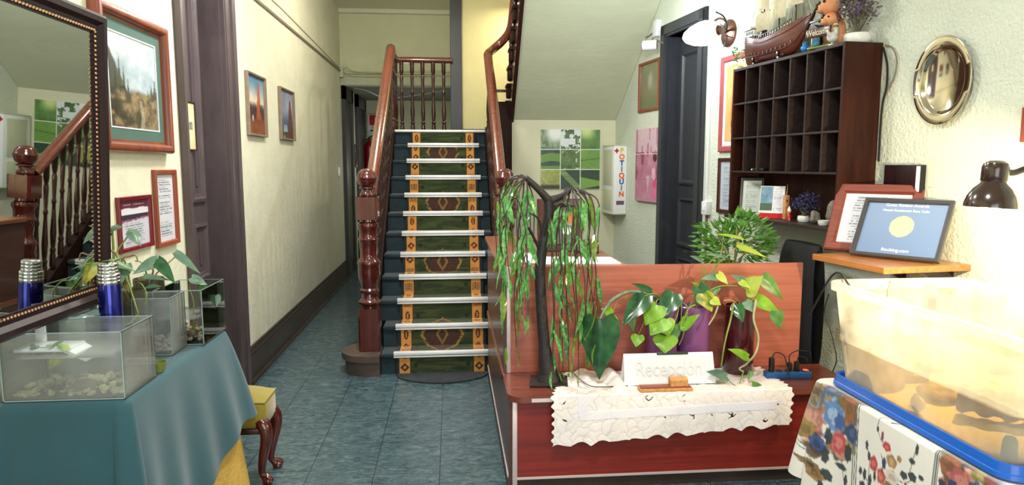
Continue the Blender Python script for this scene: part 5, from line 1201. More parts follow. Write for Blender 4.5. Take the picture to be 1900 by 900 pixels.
S2([(240,560,yj),(215,530,yj-.03),(190,531,yj-.05)],.003,'stem'); S2([(240,545,yj),(258,525,yj-.05),(272,545,yj-.07),(268,565,yj-.08)],.003,'stem'); S2([(225,500,yj),(232,510,yj-.03),(243,540,yj-.06),(258,588,yj-.1)],.0045,'stem'); S2([(258,580,yj-.1),(240,600,yj-.12),(215,605,yj-.13),(204,598,yj-.12)],.003,'stem')
S2([(235,540,yj),(215,470,yj-.0),(192,470,yj-.02),(178,458,yj-.04),(168,455,yj-.04)],.005,'stem_brown'); S2([(238,540,yj),(226,485,yj),(240,476,yj),(252,474,yj),(256,486,yj)],.0045,'stem_brown')
OK_ = Vector((t.location.x, 3.0, TZ+.3)); OK_ = Vector((max(D(275,518,yk).x, XL+rk+.035), yk, TZ+.004+hk)); pk_ = thing('pothos_cuttings', 'dark-leaved pothos reaching right toward the door from the jar by the wall', 'plant', OK_)
def L3(bx,by,tx,ty,w_,mt,Yb,Yt,**k): return hleaf(pk_, D(bx,by,Yb), D(tx,ty,Yt), w_/1250*2.95, mt, OK_, **k)
def S3(pts, r, mt): return stem(pk_, [D(*p) for p in pts], r, mt, OK_)
S3([(275,530,yk),(272,510,yk),(268,490,yk),(280,482,yk),(292,483,yk)],.004,'stem'); L3(292,482,245,508,26,'leaf_grey',yk,yk-.08); L3(292,482,326,527,24,'leaf_dark',yk,yk-.08,curl=.1); S3([(278,530,yk),(290,508,yk),(310,490,yk+.02),(328,474,yk+.04)],.0035,'stem_brown')
L3(328,470,374,508,18,'leaf_grey',yk+.04,yk+.06); L3(330,472,324,466,14,'leaf_grey',yk+.04,yk+.03); L3(268,512,318,518,16,'leaf_grey',yk-.03,yk-.06,view=(0,-.5,1)); L3(262,530,300,530,14,'leaf_grey',yk-.05,yk-.07)
S3([(276,530,yk),(270,500,yk),(262,487,yk),(250,484,yk)],.003,'stem'); S3([(272,530,yk),(284,505,yk),(280,495,yk)],.005,'stem_brown')
# sprig inside the farthest tank
OS = Vector((T3[1]-.1, (T3[2]+T3[3])/2, TZ+.02)); t = thing('pothos_sprig', 'pothos sprig with pale leaf standing in the farthest tank', 'plant', OS); ys_ = OS.y
hleaf(t, D(356,515,ys_), D(385,528,ys_), .05, 'leaf_grey', OS); hleaf(t, D(384,532,ys_+.02), D(372,560,ys_+.02), .07, 'leaf_mid', OS); hleaf(t, D(400,548,ys_+.02), D(396,578,ys_+.02), .05, 'leaf_grey', OS); stem(t, [OS, D(360,565,ys_), D(352,535,ys_), D(356,517,ys_)], .0028, 'stem', OS); stem(t, [OS, D(372,575,ys_), D(380,545,ys_), D(384,532,ys_)], .0028, 'stem_brown', OS)
# upholstered stool with carved legs
sx, sy0, sy1 = -.96, TY1+.12, TY1+.31
sc_ = thing('stool', 'mustard velvet stool with dark carved cabriole legs by the teal tablecloth', 'stool', (sx-.17, (sy0+sy1)/2, 0)); OC = Vector((sx-.17, (sy0+sy1)/2, 0))
hw_, hd_ = .2, (sy1-sy0)/2+.02
def seatf(u, v):
    a, b = 2*u-1, 2*v-1; return (a*hw_, b*hd_, .43+.045*(1-abs(a)**3)*(1-abs(b)**3))
m = MB(); m.rbox(-hw_, hw_, -hd_, hd_, .29, .435, .03); m.grid(seatf, 17, 17); m.build('seat', M['seat_yellow'], sc_, ang=60)
m = MB(); m.rbox(-hw_+.015, hw_-.015, -hd_+.01, hd_-.01, .262, .295, .008); m.build('seat_rail', M['mahog_dark'], sc_)
for ax_ in (-1, 1):
    for ay in (-1, 1):
        bx_, by_ = ax_*(hw_-.035), ay*(hd_-.03)
        P_ = bez([(bx_,by_,.33),(bx_+ax_*.028,by_+ay*.012,.29),(bx_+ax_*.03,by_+ay*.015,.23),(bx_+ax_*.008,by_+ay*.005,.13),(bx_+ax_*.0,by_,.06),(bx_+ax_*.018,by_+ay*.008,.03),(bx_+ax_*.03,by_+ay*.012,.012)], 42)
        n_ = len(P_); rad = [.034 if i < 3 else .038-.022*min(1,(i/n_)/.7) if i/n_ < .72 else .016+.012*((i/n_)-.72)/.28 for i in range(n_)]
        m = MB(); m.tube(P_, rad, 12); m.ball((bx_+ax_*.032,by_+ay*.013,.021), .024, 14, 9, (1.1,1.1,.85))
        for k in (-1,0,1): m.tube(bez([(bx_+ax_*.012,by_+ay*.006+k*.008,.05),(bx_+ax_*.038,by_+ay*.015+k*.013,.04),(bx_+ax_*.053,by_+ay*.018+k*.014,.018)],8), .006, 6)
        m.build('leg', M['mahog'], sc_, ang=60)
# ================================================================== right wall
def solve_off(pa, pb, lo=.05, hi=.9):              # how far pa stands off the wall so that it faces pb on the wall
    sb_ = onR(*pb)[0]
    for k in range(60):
        md = (lo+hi)/2
        if onR(*pa, md)[0] < sb_: hi = md     # further out -> farther along
        else: lo = md
    return md, sb_
best = min((abs(onR(1562,200,o_/1000)[0]-onR(1633,200)[0]), o_/1000) for o_ in range(80,600,2)); CD = best[1]
sN = onR(1562,200,CD)[0]; sF = onR(1356,260,CD)[0]; CL = sF-sN
zt_ = (onR(1563,78,CD)[1]+onR(1355,130,CD)[1])/2; zb_ = (onR(1550,424,CD)[1]+onR(1357,397,CD)[1])/2
z1_ = (onR(1561,161,CD)[1]+onR(1357,197,CD)[1])/2; z2_ = (onR(1559,243,CD)[1]+onR(1357,258,CD)[1])/2; z3_ = (onR(1556,323,CD)[1]+onR(1357,318,CD)[1])/2
print('cabinet depth %.3f len %.3f z %.2f..%.2f rows %.2f %.2f %.2f' % (CD, CL, zb_, zt_, z1_, z2_, z3_))
cb = thing('pigeonhole_cabinet', 'dark wooden wall cabinet with rows of empty pigeonholes and open bottom shelf', 'cabinet', wallR(sN), RZ)
# local x: 0 at the near end, negative = farther; front at y=-CD
def cpart(nm, mt, *b, r=.002): m = MB(); m.rbox(*b, r); return m.build(nm, M[mt], cb, smooth=False)
g = .012
cpart('side_panel','cab', -.018,0,-CD,-.003,zb_,zt_); cpart('side_panel','cab', -CL,-CL+.018,-CD,-.003,zb_,zt_)
cpart('top_panel','cab_edge', -CL+.018,-.018,-CD,-.003,zt_-.02,zt_-.001); cpart('bottom_shelf','cab_edge', -CL-.0,.0,-CD-.03,-.003,zb_-.022,zb_-.001)
cpart('back_panel','cab', -CL+.018,-.018,-.02,-.003,zb_,zt_-.02)
for z in (z1_, z2_, z3_): cpart('shelf','cab_edge', -CL+.018,-.018,-CD+.001,-.02,z-g/2,z+g/2)
for k in range(1, 7):
    x = -CL+(CL)*k/7
    for (a, b) in ((z1_+g/2, zt_-.02), (z2_+g/2, z1_-g/2), (z3_+g/2, z2_-g/2)): cpart('divider','cab_edge', x-g/2,x+g/2,-CD+.003,-.02,a,b)
def onC(px, py, off=None):                         # pixel -> cabinet local (x, y, z) at stand-off
    off = CD*.55 if off is None else off
    s, z, p = onR(px, py, off); return Vector((-(s-sN), -off, z))
def cw(v): return wallR(sN)+Matrix.Rotation(RZ,3,'Z') @ Vector(v)   # cabinet local -> world
def cthing(name, label, cat, v, rz=0, group=None, **k): return thing(name, label, cat, cw(v), RZ+rz, group, **k)
TZC = zt_+.0005; BZC = zb_+.0005
# --- model ship
xs, xb = onC(1386,110,CD*.5).x, onC(1508,50,CD*.5).x; LH = xb-xs
sh = cthing('model_ship', 'wooden model sailing ship with cream sails on top of the cabinet', 'model ship', (xs, -CD*.5, TZC)); 
dk0 = onC(1410,72,CD*.5).z-TZC; bowz = onC(1512,9,CD*.5).z-TZC
def hull(t, a):                                    # t along, a -1..1 round the section
    w_ = .055*(min(1,(t+.12)*3))**.5*(1-max(0,(t-.45)/.55)**2.2)**.9+.002
    dz = dk0*.9+.05*max(0,.35-t)/.35+(bowz*.88-dk0*.9)*max(0,(t-.3)/.7)**1.8; kz = .028+max(0,(t-.72)/.28)**2*(dz-.04)*.85
    th = a*PI/2*1.0; y = w_*math.sin(th)**1 ; z = dz-(dz-kz)*math.cos(th)**.75 if abs(a) < 1 else dz
    return (t*LH*.93+.02, y, z)
m = MB(); m.grid(lambda u, v: hull(u, 2*v-1), 30, 17); m.add([hull(0,-1+2*k/16) for k in range(17)], [list(range(17))]); m.add([(hull(i/29,q)[0], hull(i/29,q)[1], hull(i/29,q)[2]-.012) for q in (-1,1) for i in range(30)], [(i,i+1,30+i+1,30+i) for i in range(29)])
m.build('hull', M['ship'], sh, ang=60)
m = MB()
for k in range(11):
    t_ = .1+.07*k; p = hull(t_, -.62); p2 = hull(t_, -.72); m.rbox(p[0]-.006,p[0]+.006,p[1]-.004,p[1]+.01,p[2]-.006,p[2]+.008,.001)
m.build('gun_ports', M['mahog_dark'], sh, smooth=False)['kind'] = 'stuff'
for q in (-1, 1):
    m = MB(); m.tube([hull(i/29,q*.93) for i in range(30)], .0045, 6); m.tube([(hull(i/29,q*.55)[0], hull(i/29,q*.6)[1]*1.03, hull(i/29,q*.55)[2]) for i in range(28)], .003, 6); m.build('rubbing_strake', M['mahog_rail'], sh)
m = MB(); m.tube([hull(.95,0), (LH*1.0,0,bowz*.8), (LH*1.05,0,bowz)], [.008,.01,.007], 8); m.build('bowsprit', M['mahog_dark'], sh)
m = MB(); m.rbox(.03,.13,-.035,.035,dk0*.9+.04,dk0*.9+.085,.004); m.rbox(.02,.08,-.03,.03,dk0*.9+.085,dk0*.9+.11,.003); m.build('stern_cabin', M['white'], sh)
m = MB()
for k in range(5): m.rbox(.035+k*.018,.045+k*.018,-.0365,.0365,dk0*.9+.055,dk0*.9+.075,.001)
m.rbox(.015,.135,-.04,.04,dk0*.9+.083,dk0*.9+.088,.001); m.build('cabin_window', M['navy'], sh)
m = MB()
for k in range(16):
    t_ = .2+.04*k; p = hull(min(.9,t_),-1); m.rbox(p[0]-.002,p[0]+.002,p[1]-.002,p[1]+.002,p[2]-.005,p[2]+.022,.0005); p = hull(min(.9,t_),1); m.rbox(p[0]-.002,p[0]+.002,p[1]-.002,p[1]+.002,p[2]-.005,p[2]+.022,.0005)
for q in (-1, 1): m.tube([(hull(min(.9,.2+.04*k),q)[0], hull(min(.9,.2+.04*k),q)[1], hull(min(.9,.2+.04*k),q)[2]+.022) for k in range(16)], .0025, 6)
m.rbox(.16,.2,-.02,.02,dk0*.9,dk0*.9+.07,.003); m.rbox(.3*LH+.1,.3*LH+.15,-.018,.018,dk0*.85,dk0+.02,.003); m.build('deck_rail', M['mahog_dark'], sh)
for i_, (t_, hm) in enumerate(((.26,.50),(.52,.56),(.78,.50))):
    b = hull(t_,1); x_ = b[0]; zb0 = dk0*.8; m = MB(); m.tube([(x_,0,zb0),(x_,0,zb0+hm)], [.006,.003], 8); mo = m.build('mast', M['mahog_dark'], sh)
    for k in range(3):
        z0 = zb0+.075+k*.135+ .045*i_; wd_ = .088-.016*k
        m = MB(); m.tube([(x_+.012,-wd_*.35,z0+.125),(x_-.012,wd_*.35,z0+.125)], .0035, 6); m.tube([(x_-wd_,0,z0+.125),(x_+wd_,0,z0+.128)], .0035, 6); m.build('yard', M['mahog_dark'], mo)
        m = MB(); m.grid(lambda u, v: (x_+(u-.5)*2*wd_*(1-.12*v), -.012-.022*math.sin(PI*u)*math.sin(PI*min(1,v+.15)), z0+.122*v+.004), 12, 10); m.build('sail', M['sail'], mo, fixn=False)
m = MB()
for (a, b) in (((.02,0,dk0+.08),(.26*LH,0,dk0+.45)),((LH*.98,0,bowz*.85),(.78*LH,0,dk0+.42)),((.26*LH,0,dk0+.44),(.52*LH,0,dk0+.3)),((.52*LH,0,dk0+.5),(.78*LH,0,dk0+.2)),((LH,0,bowz*.9),(.52*LH,0,dk0+.5))): m.tube([a,b], .0012, 5)
for q in (-1,1):
    for t_ in (.26,.52,.78):
        for k in range(4): p = hull(min(.9,t_-.05+.03*k),q); m.tube([p,(hull(t_,1)[0],0,dk0+.34)], .001, 4)
m.build('rigging', M['sail'], sh)
m = MB()
for x_ in (.22*LH,.62*LH): m.rbox(x_-.012,x_+.012,-.05,.05,0,.03,.003); m.rbox(x_-.008,x_+.008,-.055,-.04,.03,.06,.002); m.rbox(x_-.008,x_+.008,.04,.055,.03,.06,.002)
m.rbox(.15*LH,.7*LH,-.02,.02,.0,.014,.003); m.build('cradle', M['mahog_dark'], sh)
# --- other ornaments on top
v = onC(1376,100,CD*.5); t = cthing('small_plant', 'tiny green plant in white pot at far end of the cabinet top', 'plant', (onC(1372,100,CD*.35).x, -CD*.35, TZC)); zc = onC(1374,84,CD*.5).z-TZC
m = MB(); m.lathe([(0,0),(.025,0),(.032,.05),(.028,.05),(0,.045)], 16); m.build('pot', M['white_glaze'], t); m = MB(); rn = random.Random(3)
for k in range(60):
    a_, b_ = rn.uniform(0,6.28), rn.uniform(-.3,1); p = Vector((math.cos(a_)*.035*rn.random(), math.sin(a_)*.035*rn.random(), .06+rn.random()*max(.05,zc-.06))); dr = Vector((math.cos(a_),math.sin(a_),b_)).normalized(); sd = dr.orthogonal().normalized()*.006; m.add([p,p+dr*.015+sd,p+dr*.032,p+dr*.015-sd],[(0,1,2,3)])
m.build('foliage', M['bush'], t, smooth=False, fixn=False)
x0 = onC(1515,80,CD*.7).x; hh_ = onC(1520,20,CD*.7).z-TZC; t = cthing('toy_mill', 'dark navy toy mill with tall chimney post between ship and figurine', 'ornament', (x0,-CD*.62,TZC))
m = MB(); m.rbox(-.03,.035,-.035,.035,0,.12,.003); m.build('house', M['navy'], t); m = MB(); m.prism([(-.045,.115),(.05,.115),(.003,.15)], -.045,.045,'y'); m.build('roof', M['navy'], t, smooth=False); m = MB(); m.rbox(.012,.032,-.01,.01,.12,hh_,.002); m.rbox(.0,.05,-.02,.02,hh_,hh_+.008,.002); m.build('chimney', M['navy'], t)
m = MB(); m.rbox(-.09,.10,-.006,.006,.175,.187,.001); m.build('cross_arm', M['navy'], t); m = MB(); m.box(-.0305,-.0295,-.022,.022,.03,.1); m.box(-.02,.0,-.0362,-.035,.03,.1); m.build('window', M['seat_yellow'], t, smooth=False)
def bird(label, v, mt, s, group=None):
    t = cthing('bird_figurine', label, 'figurine', v, R(120), 'bird figurines on the cabinet'); m = MB(); m.ball((0,0,.028*s), .02*s, 14, 9, (1.35,.85,.9)); m.tube(bez([(.018*s,0,.035*s),(.026*s,0,.052*s),(.022*s,0,.066*s)],8), .008*s, 8); m.ball((.024*s,0,.07*s), .011*s, 12, 8); m.tube([(.033*s,0,.07*s),(.045*s,0,.068*s)], [.004*s,.0015*s], 6); m.tube([(-.022*s,0,.032*s),(-.045*s,0,.045*s)], [.01*s,.003*s], 8); m.lathe([(.012*s,0),(.012*s,.004*s),(.004*s,.006*s),(.004*s,.02*s),(0,.02*s)],10); m.build('body', M[mt], t); return t
bird('pale blue glazed bird figurine standing before the navy mill', (onC(1512,80,CD*.93).x,-CD*.9,TZC), 'skyblue', 1.15)
m = MB(); p = cw((onC(1491,95,CD*.93).x,-CD*.9,TZC)); m.ball(p+Vector((0,0,.022)), .022, 12, 8, (1,1,1)); m.ball(p+Vector((0,0,.046)), .014, 12, 8); m.tube([p+Vector((0,0,.05)),p+Vector((-.02,-.02,.05))],[.005,.001],6); solo(m, 'bird_figurine', mat('bright_blue_glaze', S(30,130,210), .25, coat=.4), 'small bright blue bird figurine below the ship bow', 'figurine')
t = bird('white goose figurine with yellow head in front of the welcome ornament', (onC(1541,66,CD*.93).x,-CD*.88,TZC), 'white_glaze', 1.55); m = MB(); m.ball((.037,0,.1085), .018, 12, 8, (1,1,.8)); m.build('head', M['seat_yellow'], t)
# welcome ornament with two orange puppies
v = onC(1548,60,CD*.5); t = cthing('welcome_figurine', 'orange puppy figurine holding a Welcome plank on the cabinet top', 'figurine', (v.x,-CD*.5,TZC), R(10)); S_ = onC(1540,-5,CD*.5).z-TZC
m = MB(); m.ball((0,0,S_*.3), .075, 18, 12, (.9,.7,1.35)); m.ball((.035,.01,S_*.15), .05, 14, 8, (1,.9,1)); m.ball((-.03,.0,S_*.1), .04, 14, 8, (1,.9,1.1)); m.ball((-.012,-.02,S_*.82), .062, 18, 12, (1,.95,.98)); m.ball((-.045,-.055,S_*.76), .032, 14, 8, (1,1.1,.8)); m.ball((.02,-.05,S_*.52), .045, 16, 10, (1,.95,.9)); m.ball((.005,-.09,S_*.48), .024, 12, 8, (1,1.1,.8)); m.build('body', M['orange_fur'], t)
for nm_, c_, r_ in (('nose',(-.052,-.086,.77),.012),('eye',(-.05,-.068,.87),.009),('eye',(-.008,-.08,.87),.009),('nose',(.0,-.113,.49),.009),('eye',(-.01,-.09,.565),.006),('eye',(.035,-.088,.56),.006)):
    m = MB(); m.ball((c_[0],c_[1],S_*c_[2]), r_, 10, 6); m.build(nm_, M['black_gloss'], t)
for (x_, y_, z_, a_) in ((-.065,-.005,.88,.5),(.045,-.005,.88,-.5),(-.018,-.04,.57,.4),(.06,-.04,.56,-.4)):
    m = MB(); m.ball((x_,y_,S_*z_), .024, 10, 8, (.5,.8,1.25), Matrix.Rotation(a_,3,'Y')); m.build('ear', M['mahog_rail'], t)
m = MB(); m.rbox(-.085,.085,-.125,-.112,S_*.2,S_*.37,.004); sp_ = m.build('plank', M['darkred_frame'], t); text('lettering', 'Welcome', .046, M['sail'], sp_, (0,-.127,S_*.285), sx=.85, bold=.0008)
m = MB(); m.rbox(-.08,.1,-.12,.05,0,.012,.004); m.build('base', M['green_dish'], t)
# dried flowers in a white pot
def flowers(label, v, pot_r, pot_h, w_, h_, mts, n, seed, lean=(0,0), ps='white_glaze', stalk=.045):
    t = cthing('dried_flowers', label, 'dried flowers', v); m = MB(); m.lathe([(0,0),(pot_r*.8,0),(pot_r,pot_h*.35),(pot_r*.98,pot_h*.8),(pot_r*.9,pot_h),(pot_r*.8,pot_h),(pot_r*.78,pot_h*.8),(0,pot_h*.8)], 24); m.build('pot', M[ps], t)
    rn = random.Random(seed); heads = []
    m = MB()
    for k in range(36):
        a_ = rn.uniform(0,6.28); r_ = rn.random()**.6; tip = Vector((lean[0]+w_*r_*math.cos(a_), lean[1]+w_*.6*r_*math.sin(a_), pot_h+h_*(.35+.65*rn.random()*(1-.4*r_)))); m.tube([(0,0,pot_h*.8), tip*.6+Vector((0,0,pot_h*.35)), tip], .0018, 5); heads.append(tip)
    m.build('stems', M['dry_green'], t)
    for i, mt in enumerate(mts):
        m = MB()
        for k in range(n):
            c_ = rn.choice(heads); p = c_+Vector((rn.gauss(0,.022),rn.gauss(0,.018),rn.gauss(0,.022))); dr = Vector((rn.uniform(-1,1),rn.uniform(-1,1),rn.uniform(-.5,1))).normalized(); sd = dr.orthogonal().normalized()*.006; m.add([p,p+dr*.009+sd,p+dr*.02,p+dr*.009-sd],[(0,1,2,3)])
        m.build('blossom' if i == 0 else 'dry_foliage', M[mt], t, smooth=False, fixn=False)['kind'] = 'stuff'
    return t
v = onC(1603,60,CD*.3); flowers('dried purple flowers spilling from a low white pot at the near end of cabinet top', (-.075,-CD*.45,TZC), .07, .055, .12, .26, ['lavender','dry_green'], 420, 8, (-.0,-.02))
# --- inside the bottom shelf
def lean_frame(name, label, cat, bl, br, tl, zs, fw, fd, fm, fn, nx=50, ny=40, lo=5, hi=60, pmat='pic_glass', **k):
    BL, BR = onZ(*bl, zs), onZ(*br, zs); u = BR-BL; w_ = u.length; u.normalize(); nb = Vector((-u.y, u.x, 0))
    if nb.y < 0: nb = -nb
    def pj(p): d = p-CAM; dd = d.dot(FW); return 950+FPX*d.dot(RT)/dd, 450-FPX*d.dot(UP)/dd
    best = None
    for th in range(lo, hi):
        v = Vector((0,0,1))*math.cos(R(th))+nb*math.sin(R(th))
        for hk in range(5, 70):
            x, y = pj(BL+v*(hk*.01)); e_ = math.hypot(x-tl[0], y-tl[1])
            if best is None or e_ < best[0]: best = (e_, th, hk*.01)
    _, th, h_ = best; print(name, 'w %.2f h %.2f tilt %d err %.1f' % (w_, h_, th, best[0]))
    v = Vector((0,0,1))*math.cos(R(th))+nb*math.sin(R(th)); c_ = (BL+BR)/2+v*(h_/2)+Vector((0,0,.003))
    return framed(name, label, cat, c_, math.atan2(u.y,u.x), w_, h_, fw, fd, fm, fn, nx, ny, pmat=pmat, rx=-R(th), **k), w_, h_, th
def wpaper(U, V): return doc((206,214,206),(150,160,160),12,seed=7)(U,V)
sx_ = onC(1398,390,CD*.55); hh_ = onC(1410,330,CD*.55).z-BZC
t = framed('document_stand', 'black framed document leaning at the far end of the cabinet bottom shelf', 'picture frame', cw((sx_.x,-CD*.62,BZC+hh_*.5)), RZ+R(52), .155, hh_, .018, .018, M['black'], wpaper, 30, 40, pmat='pic_glass', rx=-R(14))
sx_ = onC(1427,385,CD*.8); hh_ = onC(1435,345,CD*.8).z-BZC
t = cthing('desk_calendar', 'white desk calendar with lake photo on a red base in the cabinet', 'calendar', (sx_.x,-CD*.72,BZC), R(48))
def cal(U, V):
    A = solid_c(U,(226,228,238)); ph = mixc(mixc(solid_c(U,(70,110,140)), solid_c(U,(150,186,206)), fbm(U*6,V*6,2)), solid_c(U,(56,86,60)), (V < .35).astype(float)); A = np.where(((U < .52) & (V > .06))[...,None], ph, A); d = doc((226,228,238),(150,160,176),10,False,5)((U-.5)*2, V); return np.where((U > .56)[...,None], d, A)
m = MB(); hx = .075; m.prism([(-.028,0),(.03,0),(.03,.008),(-.022,.034),(-.03,.034)], -hx, hx, 'x'); m.build('base', M['red_flat'], t, smooth=False)
q_ = thing('page', None, None); q_.parent = t; q_.location = (0,-.024,.034); q_.rotation_euler = (-R(16),0,0)
m = MB(); m.box(-hx,hx,.0,.004,0,hh_-.03); m.build('card', M['paper'], q_, smooth=False); picture(cal, hx*2-.006, hh_-.036, 40, 36, 'print', M['pic'], q_, y=-.0008, z0=(hh_-.03)/2)
p = cw((onC(1415,390,CD*.9).x,-CD*.93,BZC)); m = MB(); m.ball(p+Vector((0,0,.014)), .02, 12, 7, (1.2,1,.65)); m.tube([p+Vector((.012,0,.014)),p+Vector((.035,-.005,.012))],[.012,.002],8); solo(m, 'sea_shell', M['cork'], 'small brown sea shell in front of the desk calendar', 'shell')
v = onC(1458,390,CD*.6); hh_ = onC(1458,362,CD*.6).z-BZC; t = cthing('wooden_bottle', 'slim wooden block with twig next to the desk calendar', 'ornament', (v.x,-CD*.6,BZC)); m = MB(); m.rbox(-.014,.014,-.014,.014,0,hh_,.003); m.build('body', M['cork'], t); m = MB(); m.tube([(0,0,hh_),(.006,0,hh_+.04),(.004,0,hh_+.07)],[.004,.002,.001],6); m.build('twig', M['stem_brown'], t)
v = onC(1472,390,CD*.6); t = cthing('gnome_figurine', 'little red and white figurine in front of dark blue flowers', 'figurine', (v.x,-CD*.72,BZC)); m = MB(); m.lathe([(0,0),(.018,0),(.016,.03),(.008,.045),(0,.045)],14); m.build('coat', M['red'], t); m = MB(); m.ball((0,0,.055),.011,12,8); m.build('head', M['orange_fur'], t); m = MB(); m.lathe([(.012,.06),(.006,.078),(0,.09)],12); m.build('hat', M['white_glaze'], t)
v = onC(1492,398,CD*.6); flowers('dark blue dried flowers in small white pot inside the cabinet', (v.x,-CD*.6,BZC), .038, .036, .075, .125, ['navy_flower','navy_flower'], 260, 12, (0,0))
def rock(label, p, r, sc, mt, seed):
    rn = random.Random(seed); bm = bmesh.new(); bmesh.ops.create_icosphere(bm, subdivisions=3, radius=r)
    off = [rn.uniform(0,10) for _ in range(3)]
    for v in bm.verts:
        n_ = v.co.normalized(); k = 1+.22*math.sin(n_.x*3.1+off[0])*math.cos(n_.y*2.7+off[1])+.12*math.sin(n_.z*5+off[2])+rn.uniform(-.03,.03); v.co = Vector((v.co.x*sc[0]*k, v.co.y*sc[1]*k, v.co.z*sc[2]*k))
    zm = min(v.co.z for v in bm.verts); m = MB(); m.frombm(bm, Matrix.Translation(Vector(p)-Vector((0,0,zm)))); return solo(m, 'rock', M[mt], label, 'stone', ang=60)
v = onC(1509,400,CD*.8); rock('pale grey pointed stone right of the dark blue flowers', cw((v.x,-CD*.75,BZC)), .032, (.9,.8,1.1), 'rock', 3)
v = onC(1538,390,CD*.5); rock('large grey-green stone at the near end of cabinet bottom shelf', cw((v.x+.01,-CD*.4,BZC)), .045, (.9,.8,1.4), 'rock', 4)
v = onC(1525,412,CD*.9); t = cthing('woven_bowl', 'small white woven bowl at the near front of the cabinet shelf', 'bowl', (v.x,-CD*.85,BZC)); m = MB(); m.lathe([(0,0),(.022,0),(.03,.008),(.032,.03),(.028,.03),(.025,.01),(0,.008)],20); m.build('body', M['white_glaze'], t)
v = onC(1404,318,CD*.9); t = cthing('remote_control', 'black remote lying across the lowest pigeonholes', 'remote control', (v.x-.0,-CD*.85,z3_+g/2+.001), R(5)); m = MB(); m.rbox(-.055,.075,-.02,.02,0,.018,.005); m.build('body', M['black'], t); m = MB(); m.rbox(-.05,-.035,-.0208,-.019,.006,.013,.001); m.build('button', M['white'], t)
# cords beside the cabinet
m = MB(); P_ = [onR(x, y, .02)[2] for x, y in ((1639,88),(1646,120),(1645,160),(1638,190),(1634,230),(1630,300))]; m.tube(bez(P_,30), .006, 6); solo(m, 'cable', M['black'], 'thick dark cable down the near side of the cabinet', 'cable')
m = MB(); P_ = [onR(x, y, .012)[2] for x, y in ((1642,84),(1655,88),(1664,110),(1660,140),(1648,165),(1640,185))]; m.tube(bez(P_,30), .0035, 6); solo(m, 'cable', M['grey_frame'], 'thin grey cable loop on wall right of the cabinet', 'cable')

# ================================================================== pictures and fittings on the right wall
def right_frame(name, label, cat, xl, xr_, yt, yb, fw, fd, fm, fn, **k):
    sl_, sr_ = onR(xl, (yt+yb)/2, fd)[0], onR(xr_, (yt+yb)/2, fd)[0]; zt, zb = onR((xl+xr_)/2, yt, fd)[1], onR((xl+xr_)/2, yb, fd)[1]; p = wallR((sl_+sr_)/2, (zt+zb)/2, .001)
    return framed(name, label, cat, p, RZ, abs(sl_-sr_), zt-zb, fw, fd, fm, fn, **k)
def dim_portrait(U, V):
    A = mixc(solid_c(U,(112,112,78)), solid_c(U,(146,142,112)), fbm(U*4,V*4,3)); A = mixc(A, solid_c(U,(170,172,160)), sstep(.25,.05,np.hypot((U-.55)*1.2,(V-.62)*.9))); return mixc(A, solid_c(U,(92,106,64)), sstep(.45,.1,V)*.7)
right_frame('small_picture', 'faded picture in thin orange wood frame above the pink canvas', 'picture', 1184, 1221, 113, 206, .028, .02, M['orange_wood2'], dim_portrait, nx=40, ny=60, pmat='pic_glass')
def pink(U, V):
    A = mixc(solid_c(U,(176,96,130)), solid_c(U,(214,160,184)), fbm(U*5,V*9,2)); A = mixc(A, solid_c(U,(226,206,214)), ((V > .66) & (vn(U*12,V*4,4) > .52)).astype(float)*.75); A = mixc(A, solid_c(U,(132,50,70)), ((V > .3) & (V < .68) & (vn(U*9,V*6,6) > .55)).astype(float)*.7)
    for (x, y, r, c_) in ((.9,.6,.1,(70,24,34)),(.86,.35,.11,(236,180,206)),(.9,.25,.1,(228,70,130)),(.92,.13,.11,(240,110,170)),(.85,.42,.09,(232,196,214))): A = mixc(A, solid_c(U,c_), sstep(r,r*.7,np.hypot(U-x,(V-y)*1.6))*.9)
    A = mixc(A, solid_c(U,(206,196,200)), ((np.abs(U-.6) < .13*(V-.1)*2.2) & (V > .1) & (V < .36)).astype(float)*.8); return mixc(A, solid_c(U,(236,214,222)), (np.abs(V-.66) < .004).astype(float))
sl_, sr_ = onR(1179,310,.03)[0], onR(1219,310,.03)[0]; zt, zb = onR(1198,239,.03)[1], onR(1198,374,.03)[1]
t = thing('pink_canvas', 'unframed pink abstract flower canvas beside the dark right door', 'picture', wallR((sl_+sr_)/2,(zt+zb)/2,.001), RZ); wv_, hv_ = abs(sl_-sr_), zt-zb
m = MB(); m.rbox(-wv_/2,wv_/2,-.028,0,-hv_/2,hv_/2,.003); m.build('stretcher', mat('pink_canvas_edge', S(190,120,150), .7), t); picture(pink, wv_-.002, hv_-.002, 60, 100, 'print', M['pic'], t, y=-.0288)
# first aid box in the back corner (hung on the back wall, door facing left)
wv_ = .145; z0, z1 = onY(1152,396,7.05).z, onY(1152,271,7.05).z; hv_ = z1-z0; yb_ = -.346
t = thing('first_aid_box', 'white wall first aid box lettered BOTIQUIN in coloured letters', 'first aid box', wallR(-.01, z0, wv_/2+.003), PH)
m = MB(); m.rbox(-wv_/2,wv_/2,yb_,0,0,hv_,.004); m.build('body', M['white'], t)
for a_, b_ in ((.42,.95),(.04,.36)): m = MB(); m.rbox(-wv_/2-.006,-wv_/2,yb_+.04,-.05,hv_*a_,hv_*b_,.002); m.build('side_window', M['soffit'], t)
m = MB(); m.rbox(-wv_/2-.002,wv_/2+.001,yb_-.003,0.0,-.012,.0,.002); m.rbox(-wv_/2-.002,wv_/2+.001,yb_-.003,0.0,hv_,hv_+.01,.002); m.build('rim', M['soffit'], t)
cols = [('B',(206,196,60)),('O',(232,110,60)),('T',(40,70,140)),('I',(96,116,160)),('Q',(228,84,44)),('U',(40,80,170)),('I',(110,120,150)),('N',(226,90,50))]
